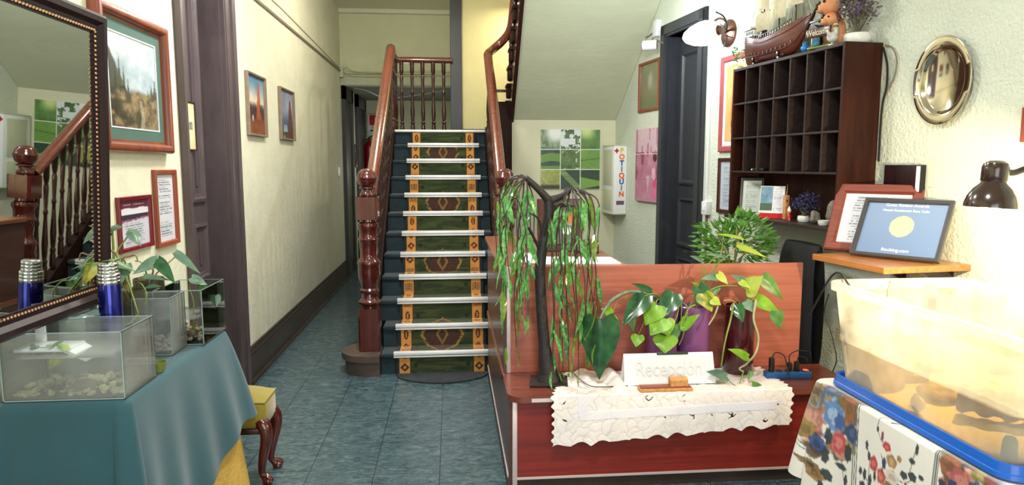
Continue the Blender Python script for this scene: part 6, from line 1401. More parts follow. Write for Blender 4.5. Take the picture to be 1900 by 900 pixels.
for k, (ch_, c_) in enumerate(cols):
    text('letter', ch_, hv_*.105, mat('letter_'+str(k), S(*c_), .5), t, (wv_*.1,yb_-.003,hv_*(.93-.092*k)), bold=.003)
m = MB(); cx_, cz_ = -wv_*.31, hv_*.93; m.box(cx_-.024,cx_+.024,yb_-.004,yb_-.0005,cz_-.008,cz_+.008); m.box(cx_-.008,cx_+.008,yb_-.004,yb_-.0005,cz_-.024,cz_+.024); m.build('red_cross', M['red_flat'], t, smooth=False)
m = MB(); m.box(-wv_*.28,wv_*.32,yb_-.002,yb_-.0005,hv_*.13,hv_*.19); m.build('label', mat('label_print', S(130,90,110), .6, col2=S(60,60,90), vscale=40), t, smooth=False)
# nine-tile leaf poster on the back wall
a, b = onY(1003,240,BK), onY(1112,351,BK)
def tiles(U, V):
    gx, gy = np.floor(U*3), np.floor(V*3); u, v = U*3-gx, V*3-gy; i = (gx+3*(2-gy)).astype(int); A = solid_c(U,(235,238,235)); 
    def leafy(s, d, l): return mixc(solid_c(U,d), solid_c(U,l), fbm(U*s,V*s,3))
    T = [mixc(leafy(20,(58,84,52),(176,196,160)), solid_c(U,(236,242,240)), sstep(.75,.2,np.hypot(u-.75,v-.85))), mixc(solid_c(U,(222,230,232)), leafy(16,(44,74,40),(112,146,92)), ((fbm(U*14,V*14,6) > .47) & ((v > .55) | (v < .25) | (np.abs(u-.9) < .15))).astype(float)), mixc(leafy(10,(50,92,44),(120,160,84)), solid_c(U,(206,220,150)), sstep(.6,.1,np.hypot(u-.3,v-.95))),
         mixc(leafy(12,(44,66,56),(74,96,84)), solid_c(U,(110,156,72)), ((np.abs(v-.62+.3*(u-.6)**2) < .2) | (v < .18)).astype(float)*.9), mixc(leafy(18,(46,76,40),(126,156,96)), solid_c(U,(190,206,180)), (vn(U*26,V*26,8) > .8).astype(float)), mixc(leafy(6,(100,146,64),(140,176,88)), solid_c(U,(66,108,44)), ((np.abs(v-.5-.12*(u-.5)) < .025) | (np.abs(((v-.5)*1.0+np.abs(u-.5)*.0+u*.5)*8 % 1-.5) < .07)).astype(float)*.8),
         mixc(leafy(22,(120,132,60),(196,200,130)), solid_c(U,(56,66,48)), sstep(.3,.15,v)), mixc(leafy(12,(38,62,52),(66,92,80)), solid_c(U,(140,170,110)), ((np.abs((1-v)-u*1.0-.02) < .2) & ((v*14) % 1 > .25)).astype(float)*.9), mixc(leafy(12,(30,58,44),(56,84,60)), solid_c(U,(130,176,84)), ((v < .62-.2*u) & (v > .18*u)).astype(float)*.9)]
    for k in range(9): A = np.where((i == k)[...,None], T[k], A)
    gap = (u < .02) | (u > .98) | (v < .02) | (v > .98); return np.where(gap[...,None], solid_c(U,(226,230,218)), A)
t = thing('leaf_poster', 'poster of nine green leaf photographs on the wall under the stairs', 'poster', ((a.x+b.x)/2, BK-.001, (a.z+b.z)/2)); wv_, hv_ = b.x-a.x, a.z-b.z
m = MB(); m.rbox(-wv_/2,wv_/2,-.012,0,-hv_/2,hv_/2,.002); m.build('panel', M['white'], t); picture(tiles, wv_, hv_, 150, 150, 'print', M['pic'], t, y=-.0126)
# camera and cable by the soffit
_,_,p = onR(1217,84,.1); t = thing('security_camera', 'white bullet camera on a bracket above the door', 'security camera', wallR(onR(1219,84,.1)[0], p.z), RZ)
m = MB(); m.lathe([(0,-.0),(.04,0),(.045,.01),(.045,.12),(.04,.13),(0,.13)], 20, Matrix.Rotation(R(90),3,'X') @ Matrix.Rotation(R(-35),3,'Y'), (.0,-.1,0)); m.build('body', M['white'], t); m = MB(); m.lathe([(0,.131),(.03,.131),(.03,.136),(0,.136)], 16, Matrix.Rotation(R(90),3,'X') @ Matrix.Rotation(R(-35),3,'Y'), (.0,-.1,0)); m.build('lens', mat('camera_lens', S(120,90,170), .2), t)
m = MB(); m.tube([(0,0,.0),(0,-.1,.04),(.0,-.13,.03)], .01, 8); m.build('bracket', M['grey_frame'], t)
_,_,p = onR(1218,52,.04); t = thing('sensor_box', 'white plastic box on the wall above the security camera', 'junction box', wallR(onR(1218,52,.03)[0], p.z), RZ); m = MB(); m.rbox(-.05,.05,-.05,0,-.075,.075,.006); m.build('body', M['white'], t)
m = MB(); P_ = [onR(x, y, .008)[2] for x, y in ((1184,78),(1195,72),(1205,66),(1214,58))]; m.tube(bez(P_,16), .006, 6); P_ = [onR(x, y, .008)[2] for x, y in ((1213,68),(1208,78),(1211,88),(1217,82))]; m.tube(bez(P_,16), .004, 6); solo(m, 'cable', M['grey_frame'], 'short grey cable running to the security camera', 'cable')
# right sconce
_,_,ps_ = onR(1353, 62)
t = thing('wall_sconce', 'lit white glass wall lamp with curled dark arms right of the door', 'wall lamp', ps_, RZ)
m = MB(); m.lathe([(0,0),(.105,0),(.102,.012),(.07,.028),(.03,.034),(0,.036)], 28, Matrix.Rotation(PI2,3,'X') ); m.build('wall_rose', M['copper'], t)
def LP(px, py, off): s, z, p = onR(px, py, off); q = p-ps_; return Vector((q.dot(-RD), q.dot(-RN), q.z))
a0 = LP(1346,58,.06)
m = MB(); m.tube(bez([(0,-.03,.0), LP(1348,42,.1), LP(1336,34,.2), LP(1324,40,.27)], 24), .008, 8); m.build('arm', M['copper'], t)
m = MB(); m.tube(bez([(0,-.03,.0), LP(1349,45,.1), LP(1342,30,.16), LP(1328,22,.2)], 24), .006, 8); m.tube(bez([(0,-.03,.02), LP(1346,55,.1), LP(1341,48,.16), LP(1331,42,.18)], 20), .004, 6); m.tube(bez([(0,-.03,-.01), LP(1349,72,.06), LP(1342,88,.08)], 16), .004, 6); m.build('curl', M['black'], t)
Pn = LP(1334,56,.26); Pt = LP(1268,71,.40); ax = (Pt-Pn); ln = ax.length; q_ = Vector((0,0,1)).rotation_difference(ax.normalized()).to_matrix()
print('sconce shade length', ln)
m = MB(); rr = .088
m.lathe([(.03,0),(.05,.01),(rr*.85,ln*.15),(rr,ln*.33),(rr*.96,ln*.5),(rr*.78,ln*.72),(rr*.5,ln*.9),(rr*.2,ln*.985),(0,ln)], 32, q_, Pn); m.build('glass_shade', M['shade_glow'], t, ang=70); t['group'] = 'wall sconces'
m = MB(); m.lathe([(.0,-.02),(.03,-.015),(.038,.004),(.0,.006)], 20, q_, Pn); m.build('shade_holder', M['copper'], t)
SCP = ps_+RN*.36+RD*.12
# conduit, switch box, framed posters near the door
_,z_a,p = onR(1309,378,.03); sw_s = onR(1309,385,.03)[0]
m = MB(); zc_ = onR(1309,378)[1]; 
m.box(-.013,.013,-.016,0,zc_,CEIL-.01); o = m.build('cable_conduit', M['white'], None, smooth=False); o.location = wallR(onR(1317,150)[0]-.03); o.rotation_euler = (0,0,RZ); tag(o, 'white vertical cable conduit along the right edge of dark door', 'conduit')
t = thing('switch_box', 'white switch box low on the conduit beside the door', 'switch', wallR(sw_s, onR(1309,386,.03)[1]), RZ); m = MB(); m.rbox(-.045,.04,-.045,0,-.055,.055,.006); m.build('body', M['white'], t); m = MB(); m.rbox(-.02,.015,-.05,-.044,-.02,.02,.002); m.build('rocker', M['paper'], t)
m = MB(); m.box(-.01,.01,-.014,0,.05,onR(1300,396)[1]); o = m.build('cable_conduit', M['grey_frame'], None, smooth=False); o.location = wallR(sw_s+.02); o.rotation_euler = (0,0,RZ); tag(o, 'grey metal conduit running down below the switch box', 'conduit')
def dancer(U, V):
    A = mixc(solid_c(U,(214,170,96)), solid_c(U,(236,206,150)), fbm(U*3,V*3,2)); A = mixc(A, solid_c(U,(190,90,40)), sstep(.32,.2,np.hypot((U-.55)*1.0,(V-.35)*.7))*.85); A = mixc(A, solid_c(U,(236,226,224)), sstep(.16,.1,np.hypot((U-.5)*1.1,(V-.62)*.7))); A = mixc(A, solid_c(U,(52,30,26)), sstep(.08,.05,np.hypot((U-.55)*1.1,(V-.78)*.9))); A = mixc(A, solid_c(U,(190,206,230)), ((U > .78) & (V > .3) & (V < .7)).astype(float)); return mixc(A, solid_c(U,(120,60,40)), ((U > .3) & (U < .7) & (V < .28) & (fbm(U*8,V*6,5) > .5)).astype(float)*.7)
right_frame('framed_poster', 'tall costume poster in a rose red frame between sconce and cabinet', 'poster', 1334, 1392, 100, 281, .045, .02, M['red_frame'], dancer, nx=50, ny=90, matw=.03, matm=M['paper'], pmat='pic_glass')
right_frame('framed_document', 'narrow document in dark red frame under the rose red poster', 'picture frame', 1330, 1372, 293, 397, .03, .02, M['darkred_frame'], doc((206,214,226),(120,130,150),18,seed=9), nx=40, ny=60, pmat='pic_glass')
# steel platter
s_a, _, pa = onR(1698,150,.02); s_b, _, pb = onR(1806,150,.02); z_t, z_b2 = onR(1760,65,.02)[1], onR(1746,231,.02)[1]; rx_ = abs(s_a-s_b)/2; rz_ = (z_t-z_b2)/2
t = thing('steel_platter', 'round polished metal platter hung on the right wall', 'plate', wallR((s_a+s_b)/2,(z_t+z_b2)/2,.004), RZ)
m = MB(); pr = [(0,.006),(.68,.006),(.70,.008),(.74,.02),(.78,.024),(.98,.03),(1.0,.028),(1.0,.024),(.78,.019),(.72,.003),(.66,.0),(0,0)]
m.lathe([(r_*rz_, z_) for r_, z_ in pr], 64, Matrix.Diagonal((rx_/rz_*1.0,1,1)) @ Matrix.Rotation(PI2,3,'X')); m.build('dish', M['steel'], t, ang=40)
# slice of a frame at the right edge, wall patch
right_frame('framed_print', 'orange-brown picture frame cut off by the right edge of the photo', 'picture frame', 1893, 1990, 195, 262, .03, .025, M['orange_wood2'], doc(seed=12), nx=20, ny=20)
sl_, sr_ = onR(1697,320)[0], onR(1737,320)[0]; m = MB(); m.rbox(-abs(sl_-sr_)/2,abs(sl_-sr_)/2,-.004,0,onR(1716,347)[1],onR(1716,294)[1],.001); o = m.build('wall_plate', mat('plaster_patch', S(206,212,194), .7, var=.03), None, smooth=False); o.location = wallR((sl_+sr_)/2); o.rotation_euler = (0,0,RZ); tag(o, 'pale rectangular cover plate on the right wall behind the black box file', 'wall plate')
# little wall shelf with two frames
best = min((abs(onR(1640,500,o_/1000)[0]-onR(1803,494)[0]), o_/1000) for o_ in range(100,800,2)); SO = best[1]; s_n = onR(1640,500,SO)[0]; z_s = onR(1640,497,SO)[1]; s_f = onR(1508,463,SO)[0]
print('shelf depth %.2f z %.2f len %.2f' % (SO, z_s, s_f-s_n))
ws = thing('wall_shelf', 'honey-coloured wooden shelf on the right wall carrying two frames', 'shelf', wallR(s_n), RZ); SL = s_f-s_n
m = MB(); m.rbox(-SL,0,-SO,-.003,z_s-.03,z_s,.002); m.build('board', M['shelf_wood'], ws, smooth=False); m = MB(); m.prism([(-.003,z_s-.03),(-.2,z_s-.03),(-.18,z_s-.05),(-.04,z_s-.13),(-.003,z_s-.16)], -.12, -.09, 'x'); m.build('bracket', M['mahog_dark'], ws, smooth=False)
m = MB(); m.prism([(-.003,z_s-.03),(-.2,z_s-.03),(-.18,z_s-.05),(-.04,z_s-.13),(-.003,z_s-.16)], -SL+.09, -SL+.12, 'x'); m.build('bracket', M['mahog_dark'], ws, smooth=False)
rf, w1, h1_, th1 = lean_frame('framed_document', 'printed notice in a wide reddish wood frame leaning behind the dark frame', 'picture frame', (1530,465), (1692,479.5), (1557,345), z_s+.001, .05, .03, M['redbrown_frame'], doc((232,236,246),(120,124,140),15,seed=15), 90, 70)
def award(U, V):
    A = mixc(solid_c(U,(98,124,168)), solid_c(U,(122,146,186)), V); return mixc(A, solid_c(U,(240,222,160)), (np.hypot((U-.5)*1.35,(V-.55)) < .2).astype(float))
bf, w2, h2_, th2 = lean_frame('framed_award', 'award certificate with pale yellow disc in charcoal frame leaning in front', 'picture frame', (1577,474), (1743,491), (1609,370), z_s+.001, .022, .022, M['dark_frame'], award, 90, 60)
wt_ink = mat('award_lettering', S(236,240,248), .5)
text('lettering', 'Guest Review Awards', .022, wt_ink, bf, (0,-.0062,h2_*.40), ext=.0003); text('lettering', 'Hostal Residencial Base Calle', .018, wt_ink, bf, (0,-.0062,h2_*.31), ext=.0003); text('lettering', 'Booking.com', .024, wt_ink, bf, (-.0,-.0062,-h2_*.36), ext=.0003)
# dark box file standing behind on the shelf
sl_ = onR(1641,320,.03)[0]; sr_ = onR(1710,320,.03)[0]; zt = onR(1675,306,.03)[1]; z_f = onR(1675,356,.03)[1]
t = thing('hanging_folder', 'dark brown folder with white page edge hung on the wall above the frames', 'book', wallR(sl_, z_f, .003), RZ); W_ = abs(sl_-sr_); hh_ = zt-z_f
m = MB(); m.rbox(0,W_-.035,-.03,0,0,hh_,.003); m.build('cover', M['mirror_frame'], t); m = MB(); m.box(W_-.035,W_-.006,-.026,-.003,.005,hh_-.006); m.build('pages', M['paper'], t, smooth=False); m = MB(); m.rbox(W_-.006,W_,-.03,0,0,hh_,.002); m.rbox(W_-.036,W_,-.004,0,0,hh_,.001); m.build('back_cover', M['black'], t)

# ================================================================== table with the big turtle tub
FT = .72
fx0, fx1, fy0, fy1 = 1.495, 2.36, 1.15, 2.58
t = thing('tub_table', 'table under the flowered cloth at the right', 'table', ((fx0+fx1)/2,(fy0+fy1)/2,0)); OF = Vector(((fx0+fx1)/2,(fy0+fy1)/2,0))
m = MB(); m.rbox(fx0+.012,fx1-.012,fy0+.012,fy1-.012,FT-.035,FT-.006,.004); ld(m,OF).build('tabletop', M['mahog_dark'], t)
for a in (fx0+.04,fx1-.09):
    for b in (fy0+.04,fy1-.09): m = MB(); m.rbox(a,a+.05,b,b+.05,0,FT-.035,.004); ld(m,OF).build('leg', M['mahog_dark'], t)
def dropF(p, n, typ, t_): return {4:.40,5:.42,6:.62,7:.62,0:.6,1:.5,2:.2,3:.3}[typ] if typ != 6 else .62-.18*float(sstep(.55,1,(p[1]-fy0)/(fy1-fy0)))*0-.0
def flareF(p, n, typ, t_): return {4:.12,5:.10+.14*math.sin(PI*t_),6:.03+.10*float(sstep(.8,1,(p[1]-fy0)/(fy1-fy0))),7:.05,0:.05,1:.05,2:.0,3:.05}[typ]
mc, inf = drape(fx0, fx1, fy0, fy1, FT, dropF, flareF, .006, 14, .04, 1500, 150, phase=1.0)
Vn = np.array(mc.v); Yc, Zc = Vn[:,1], Vn[:,2]; dd = np.array([i[1] for i in inf]); typs = np.array([i[5] for i in inf]); sS = np.array([i[0] for i in inf])
def yd(px, py): p = onX(px, py, fx0-.03); return p.y, FT-p.z
L1_, L2_ = (fx1-fx0-.08), (fy1-fy0-.08); q0 = PI/2*.04; sC = 2*L1_+L2_+3*q0+0          # arc position where the far-left corner starts
along = fy1-(sS-(sC+q0))-.04                                     # unrolled: equals y along the left side, keeps growing round the corner
along = np.where(typs == 9, Yc, along)
A = solid_c(along, (226,222,214)); A = A*(.96+.06*fbm(along*9, dd*9, 2)[:,None])
def blob(px, py, rx, ry, col, col2=None, petals=0, a=.92):
    global A
    y, d = yd(px, py); q1 = yd(px+rx, py)[0]-y; sx_ = abs(q1); sz_ = abs(yd(px, py+ry)[1]-d)
    u, v = (along-y)/max(sx_,1e-4), (dd-d)/max(sz_,1e-4); r = np.hypot(u, v)
    th = np.arctan2(v, u); edge = 1+.09*np.sin(th*(petals or 5)+px)+.5*(fbm(along*60, dd*60, int(px) % 17)-.5)
    k = sstep(1.05, .8, r/edge)*a; c_ = solid_c(along, col)
    if col2: c_ = mixc(c_, solid_c(along, col2), sstep(.35,.65,fbm(along*70, dd*70, int(py) % 13)+.25*np.sin(r*7)))
    A = np.where((typs != 9)[:,None], mixc(A, c_, k), A)
def stroke(pts, w_, col):
    global A
    P_ = [yd(*p) for p in pts]; w_ = w_/1250*2.3
    for (a, b) in zip(P_[:-1], P_[1:]):
        ax_, ay_ = b[0]-a[0], b[1]-a[1]; L_ = ax_*ax_+ay_*ay_; tt = np.clip(((along-a[0])*ax_+(dd-a[1])*ay_)/L_, 0, 1); ds = np.hypot(along-a[0]-ax_*tt, dd-a[1]-ay_*tt); A = np.where((typs != 9)[:,None], mixc(A, solid_c(along, col), sstep(w_,w_*.5,ds)*.9), A)
DK = (44,54,58); DB = (36,56,96)
rf_ = random.Random(31)
PAL = [(150,96,66),(120,110,66),(60,82,128),(40,56,96),(170,84,80),(196,140,120),(110,130,160),(88,66,46),(150,132,84),(56,66,62),(180,110,90),(134,150,176)]
for k in range(70):
    x_ = rf_.uniform(1470,1557); y_ = rf_.uniform(708,838)
    if y_ > 800 and x_ < 1495: continue
    r_ = rf_.uniform(6,14); c_ = rf_.choice(PAL); blob(x_, y_, r_, r_*rf_.uniform(.8,1.6), c_, rf_.choice(PAL) if rf_.random() < .5 else None, 5, .85)
for k in range(60):
    x_ = rf_.uniform(1712,1850); y_ = 812+(x_-1705)*.5+rf_.uniform(0,70); r_ = rf_.uniform(6,15); c_ = rf_.choice(PAL); blob(x_, y_, r_, r_*rf_.uniform(.8,1.4), c_, rf_.choice(PAL) if rf_.random() < .5 else None, 5, .85)
# floral border panels (outer third and near third)
for (x, y, rx, ry, c1_, c2_) in ((1500,722,26,16,(140,120,84),(90,80,56)),(1540,728,22,18,(150,110,80),(120,84,60)),(1520,720,16,20,(60,84,130),(110,120,140)),(1552,772,10,20,(150,90,60),None),(1480,765,18,22,(170,150,110),(150,110,90)),(1530,745,20,22,(120,104,60),(84,92,60)),(1494,765,20,26,(168,110,100),(196,150,130)),(1487,785,16,18,(150,126,70),(120,104,60)),(1550,750,14,26,(140,88,58),(110,84,50)),(1516,735,16,20,(70,96,140),(150,130,90)),(1525,762,18,32,(90,124,176),(150,176,206)),(1555,795,11,18,(40,60,104),(70,90,130)),(1504,812,13,15,(56,80,130),(40,58,96)),(1536,813,13,22,(176,72,76),(206,120,112)),(1520,800,6,16,DK,None),(1550,830,6,18,DK,None),(1517,835,6,14,DK,None),(1505,866,15,14,(150,110,60),(110,80,44)),(1498,850,16,8,(130,96,60),DK),(1520,870,9,10,DK,None),(1540,855,9,6,DK,None),(1547,880,3,12,DK,None),(1478,855,4,4,DK,None),(1513,888,4,10,DK,None),(1535,775,8,16,(60,84,140),None),(1495,740,10,10,(130,140,150),(120,100,70))): blob(x,y,rx,ry,c1_,c2_,6)
for (x, y, rx, ry, c1_, c2_) in ((1718,835,14,16,(120,112,70),(84,84,50)),(1724,853,22,24,(150,92,60),(120,80,60)),(1742,878,24,24,(168,88,84),(196,126,116)),(1773,862,24,22,(130,118,60),(160,146,84)),(1800,885,26,20,(100,80,60),(140,104,70)),(1813,892,26,16,(84,112,160),(150,170,200)),(1716,822,12,10,DB,None),(1755,845,14,12,(140,80,70),None),(1729,888,10,12,DB,None),(1712,884,8,8,DK,None),(1790,872,12,14,(120,60,56),None),(1840,890,18,12,(130,84,60),(170,110,80)),(1765,890,12,10,(60,70,90),None)): blob(x,y,rx,ry,c1_,c2_,6)
for (x, y, rx, ry, c1_, c2_) in ((1615,818,8,9,(168,52,58),(200,90,80)),(1607,800,2.5,10,(120,40,70),None),(1593,849,7,15,(166,56,60),(196,100,90)),(1606,872,8,16,(170,64,62),(206,110,100)),(1624,845,10,13,(150,112,72),(186,150,110)),(1637,840,5,7,(150,112,72),None),(1625,873,13,13,(206,196,186),(176,160,140)),(1622,893,14,10,(140,112,60),(110,90,50)),(1661,872,8,9,DK,None),(1646,869,7,8,DK,None),(1676,874,5,5,DK,None),(1660,844,6,6,DK,None),(1667,823,3,11,DK,None),(1611,848,4,12,DB,None),(1581,815,2.5,9,DK,None),(1585,835,2.5,9,DK,None),(1578,868,3,12,DK,None),(1587,880,3,12,DK,None),(1571,862,3,8,DK,None),(1595,872,2.5,9,DK,None),(1599,786,2.5,6,DK,None),(1619,771,2.5,5,DB,None),(1640,892,8,5,DK,None),(1650,885,3,3,(170,52,58),None),(1575,890,6,10,DK,None),(1672,895,6,6,DK,None)): blob(x,y,rx,ry,c1_,c2_,5)
for pts in ([(1602,763),(1598,785),(1604,805),(1612,815)],[(1667,815),(1660,845),(1655,868)],[(1661,878),(1648,884),(1640,880)],[(1605,830),(1610,850),(1606,870)],[(1582,818),(1586,845),(1584,880)],[(1573,862),(1582,878),(1586,898)],[(1540,842),(1543,870),(1547,898)]): stroke(pts, 1.1, DK)
for (xa, ya, xb, yb) in ((1563,736,1560,900),(1704,808,1697,900)):
    for o_, w_ in ((-3.2,2.0),(0,1.6),(3.2,1.8)): stroke([(xa+o_,ya-2),(xb+o_,yb)], w_, (66,78,76))
stroke([(1473,778),(1480,808),(1500,845)], 1.2, (86,110,100)); stroke([(1477,780),(1484,808),(1503,842)], 1.2, (66,84,86))
mc.c = tolin(A)
solo(mc, 'tablecloth', M['floral'], 'white cotton tablecloth printed with red and blue flowers under the tub', 'tablecloth', fixn=False, ang=80)
# lid used as a tray
lz = FT+.004
Lf = onZ(1547,700,lz+.02); Ln = onZ(1833,868,lz+.02); lx0 = (Lf.x+Ln.x)/2-.003; ly1, ly0 = Lf.y+.01, Ln.y-.06; lx1 = lx0+.60
ang_l = math.atan2(Lf.x-Ln.x, Lf.y-Ln.y)
print('lid', lx0, ly0, ly1, 'skew', math.degrees(ang_l))
def rrect(x0, x1, y0, y1, r, n=8):
    out = []
    for (cx, cy, a0) in ((x1-r,y0+r,-PI/2),(x1-r,y1-r,0),(x0+r,y1-r,PI/2),(x0+r,y0+r,PI)):
        for k in range(n+1): a = a0+PI/2*k/n; out.append((cx+r*math.cos(a), cy+r*math.sin(a)))
    return out
def ringloft(mb, loops):                            # loops: list of list of 3D pts
    n = len(loops[0]); b = len(mb.v)
    for l in loops: mb.v += [tuple(p) for p in l]
    for j in range(len(loops)-1):
        for i in range(n): mb.f.append((b+j*n+i, b+j*n+(i+1) % n, b+(j+1)*n+(i+1) % n, b+(j+1)*n+i))
    return mb
def rl(x0,x1,y0,y1,r,z): return [(x,y,z) for x,y in rrect(x0,x1,y0,y1,r)]
t = thing('plastic_tray', 'bright blue plastic lid used as tray beneath the tub', 'tray', ((lx0+lx1)/2,(ly0+ly1)/2,lz)); W2, L2h = (lx1-lx0)/2, (ly1-ly0)/2
def lr(i, z, r=.06): return rl(-W2+i, W2-i, -L2h+i, L2h-i, max(.01,r-i), z)
m = MB(); ringloft(m, [lr(.0,.0),lr(-.006,.004),lr(-.004,.018),lr(.0,.02),lr(.004,.045),lr(.008,.047),lr(.016,.044),lr(.022,.016),lr(.03,.012)]); m.f.append([len(m.v)-36+i for i in range(36)]); m.f.append(list(range(36))[::-1])
m.build('tray', M['blue_plastic'], t, ang=50)
# the tub itself
tz0 = lz+.0135; tzt = 1.135
Tf = onZ(1547,519,tzt); Tn = onZ(1895,600,tzt)
print('tub top far', Tf, 'near', Tn)
bx0, bx1, by0, by1 = lx0+.03, lx1-.03, ly0+.03, ly1-.035
tx0 = (Tf.x+Tn.x)/2; ox = bx0-tx0; oy = Tf.y-by1
ox = max(.02, min(.07, ox)); oy = max(.02, min(.08, oy))
def tr(i, f, r=.05): e = f; return rl(bx0-ox*e+i, bx1+ox*e-i, by0-oy*e+i, by1+oy*e-i, max(.008,r-i), tz0+(tzt-tz0)*f)
tubm = glassy('milky_tub_plastic', (.95,.92,.84), haze=.52, hazecol=(.93,.88,.78), rough=.25, refl=.5)
tb_ = thing('plastic_tub', 'big milky translucent plastic tub standing on the blue lid', 'tub', (0,0,0)); 
m = MB(); ringloft(m, [tr(.01,0),tr(0,.015),tr(0,.9)]); m.build('wall', tubm, tb_, ang=50)
m = MB(); l_ = tr(.01,0); m.add(l_, [list(range(len(l_)))]); m.build('floor', tubm, tb_, smooth=False)
def tr2(i, z): return [(x,y,z) for x,y,_ in tr(i,1)]
m = MB(); ringloft(m, [[(x,y,z) for x,y,z in tr(-.002,.9)],tr2(-.014,tzt-.035),tr2(-.016,tzt-.004),tr2(-.010,tzt),tr2(.002,tzt),tr2(.004,tzt-.006),tr2(.0,tzt-.04)]); m.build('rim', glassy('milky_rim_plastic', (.95,.93,.86), haze=.75, hazecol=(.94,.91,.84), rough=.25, refl=.5), tb_, ang=50)
wz_ = (onX(1568,628,bx0).z+onX(1830,752,bx0).z)/2; fw_ = (wz_-tz0)/(tzt-tz0); print('tub water z', wz_)
m = MB(); ringloft(m, [tr(.006,.06),tr(.004,fw_)]); k_ = len(m.v)//2; m.f.append([k_+i for i in range(k_)]); o = solo(m, 'tub_water', glassy('tub_water', (.84,.75,.54), haze=.10, hazecol=(.82,.70,.44)), 'shallow yellowish water lying in the tub', 'water', smooth=False, fixn=False); o['kind'] = 'stuff'
m = MB(); l_ = tr(.012,.02); l2_ = tr(.010,.055); ringloft(m, [l_, l2_]); k_ = len(l2_); m.f.append([k_+i for i in range(k_)]); o = solo(m, 'tub_sand', M['sand'], 'pale sand covering the bottom of the tub', 'sand'); o['kind'] = 'stuff'
zs_ = tz0+(tzt-tz0)*.057
def inp(px, py, dx): p = onX(px, py, bx0+dx); return Vector((p.x, p.y, zs_))
rock('yellowish upright stone at the far left corner inside the tub', inp(1590,690,.115), .07, (.9,.9,1.2), 'rock_y', 21); rock('rough sandy boulder inside the tub, right of the far corner stone', inp(1650,715,.12), .085, (1,1.1,.85), 'rock_y', 22); rock('flat sandy stone in the middle of the tub floor', inp(1745,745,.2), .06, (1.3,1,.5), 'rock_y', 23)
m = MB(); a = inp(1568,690,.05); m.tube(bez([a+Vector((0,0,.2)), a+Vector((.02,-.06,.12)), a+Vector((.03,-.12,.02))], 12), [.03,.028,.025,.024,.022,.02,.02,.02,.02,.02,.02,.02,.02][:len(bez([a,a,a],12))], 10); solo(m, 'driftwood', M['driftwood'], 'dark slanting piece of wood in the far corner of the tub', 'wood')
m = MB(); a = onX(1800,745,bx0+.16); P_ = bez([Vector((a.x-.02,a.y+.03,zs_+.065)), Vector((a.x+.08,a.y-.06,zs_+.06)), Vector((a.x+.22,a.y-.1,zs_+.055)), Vector((a.x+.34,a.y-.16,zs_+.05))], 24); m.tube(P_, [.045+.008*math.sin(i*1.7) for i in range(len(P_))], 14); solo(m, 'log', M['driftwood'], 'thick brown log lying across the near end of the tub', 'log')
m = MB(); p = onX(1878,838,bx0+.03); m.lathe([(0,0),(.022,0),(.018,.05),(.012,.06),(0,.06)], 18, None, (p.x+.02,max(p.y,by0+.06),zs_)); solo(m, 'filter_cap', mat('turquoise_plastic', S(30,140,180), .3), 'turquoise plastic cap at the near corner of the tub', 'cap')
m = MB(); p = onX(1694,750,bx0+.004); m.lathe([(0,0),(.03,.004),(.024,.02),(.01,.028),(0,.028)], 20, Matrix.Rotation(PI2,3,'Y'), (bx0+.012,p.y,p.z)); solo(m, 'suction_cup', M['white_glaze'], 'round white suction cup low on the near wall of the tub', 'suction cup')
a, b = onY(1645,515,by1-.03), onY(1714,515,by1-.03); t = thing('clear_container', 'clear plastic container standing at the far end inside the tub', 'container', ((a.x+b.x)/2,by1-.075,zs_)); q = (b.x-a.x)/2; hq = tzt+.012-zs_
m = MB(); ringloft(m, [rl(-q*.9,q*.9,-.05,.05,.02,.0),rl(-q,q,-.06,.06,.03,hq*.9),rl(-q*.95,q*.95,-.055,.055,.03,hq),rl(-q*.6,q*.6,-.03,.03,.02,hq+.006)]); m.f.append([3*36+i for i in range(36)]); m.build('body', glassy('clear_plastic', (.95,.95,.93), haze=.12), t, ang=50)
m = MB(); m.tube(bez([onX(1576,600,tx0-.02)+Vector((-.03,.25,-.02)), Vector((Tf.x+.02,Tf.y+.03,tzt+.02)), Vector((Tf.x+.06,Tf.y-.03,tzt-.03))], 16), .004, 6); solo(m, 'cable', M['black'], 'black wire looped over the far rim of the tub', 'cable')
m = MB(); P_ = [onY(1538,545,2.9), onY(1530,580,2.95), onY(1543,620,2.9), onY(1552,665,2.85), onY(1545,690,2.85)]; m.tube(bez(P_,24), .003, 6); solo(m, 'cable', M['black'], 'thin dark wire hanging between the office chair and tub', 'cable')
# desk lamp over the tub
lp = onY(1838, 385, 2.25); KL = 1.14
t = thing('desk_lamp', 'dark brown desk lamp shining down over the tub', 'lamp', lp)
rb_ = .074
m = MB(); m.lathe([(a*KL,b*KL) for a, b in [(rb_,0),(rb_*.99,.012),(rb_*.9,.035),(rb_*.72,.058),(rb_*.5,.074),(rb_*.46,.08),(rb_*.5,.084),(rb_*.5,.125),(rb_*.44,.138),(rb_*.25,.146),(0,.148),(0,.142),(rb_*.4,.13),(rb_*.42,.08),(rb_*.68,.055),(rb_*.86,.033),(rb_*.95,.0)]], 36, Matrix.Rotation(R(3),3,'Y')); m.build('lamp_shade', M['lamp_brown'], t, ang=40)
m = MB(); m.ball((0,0,.004), .031, 18, 12); m.build('bulb', M['bulb_warm'], t)
tbz = FT-lp.z; bx_, by_ = 2.262-lp.x, 2.1-lp.y
m = MB(); m.tube(bez([(.04,0,.128),(.08,.0,.124),(.15,-.01,.143),(.26,-.04,.12),(.33,-.08,.0),(.335,-.12,-.25),(bx_,by_,tbz+.035)], 48), .012, 10); m.build('arm', M['lamp_brown'], t)
m = MB(); m.lathe([(.0,tbz+.007),(.075,tbz+.007),(.075,tbz+.02),(.05,tbz+.035),(0,tbz+.038)], 28, None, (bx_,by_,0)); m.build('base', M['lamp_brown'], t)

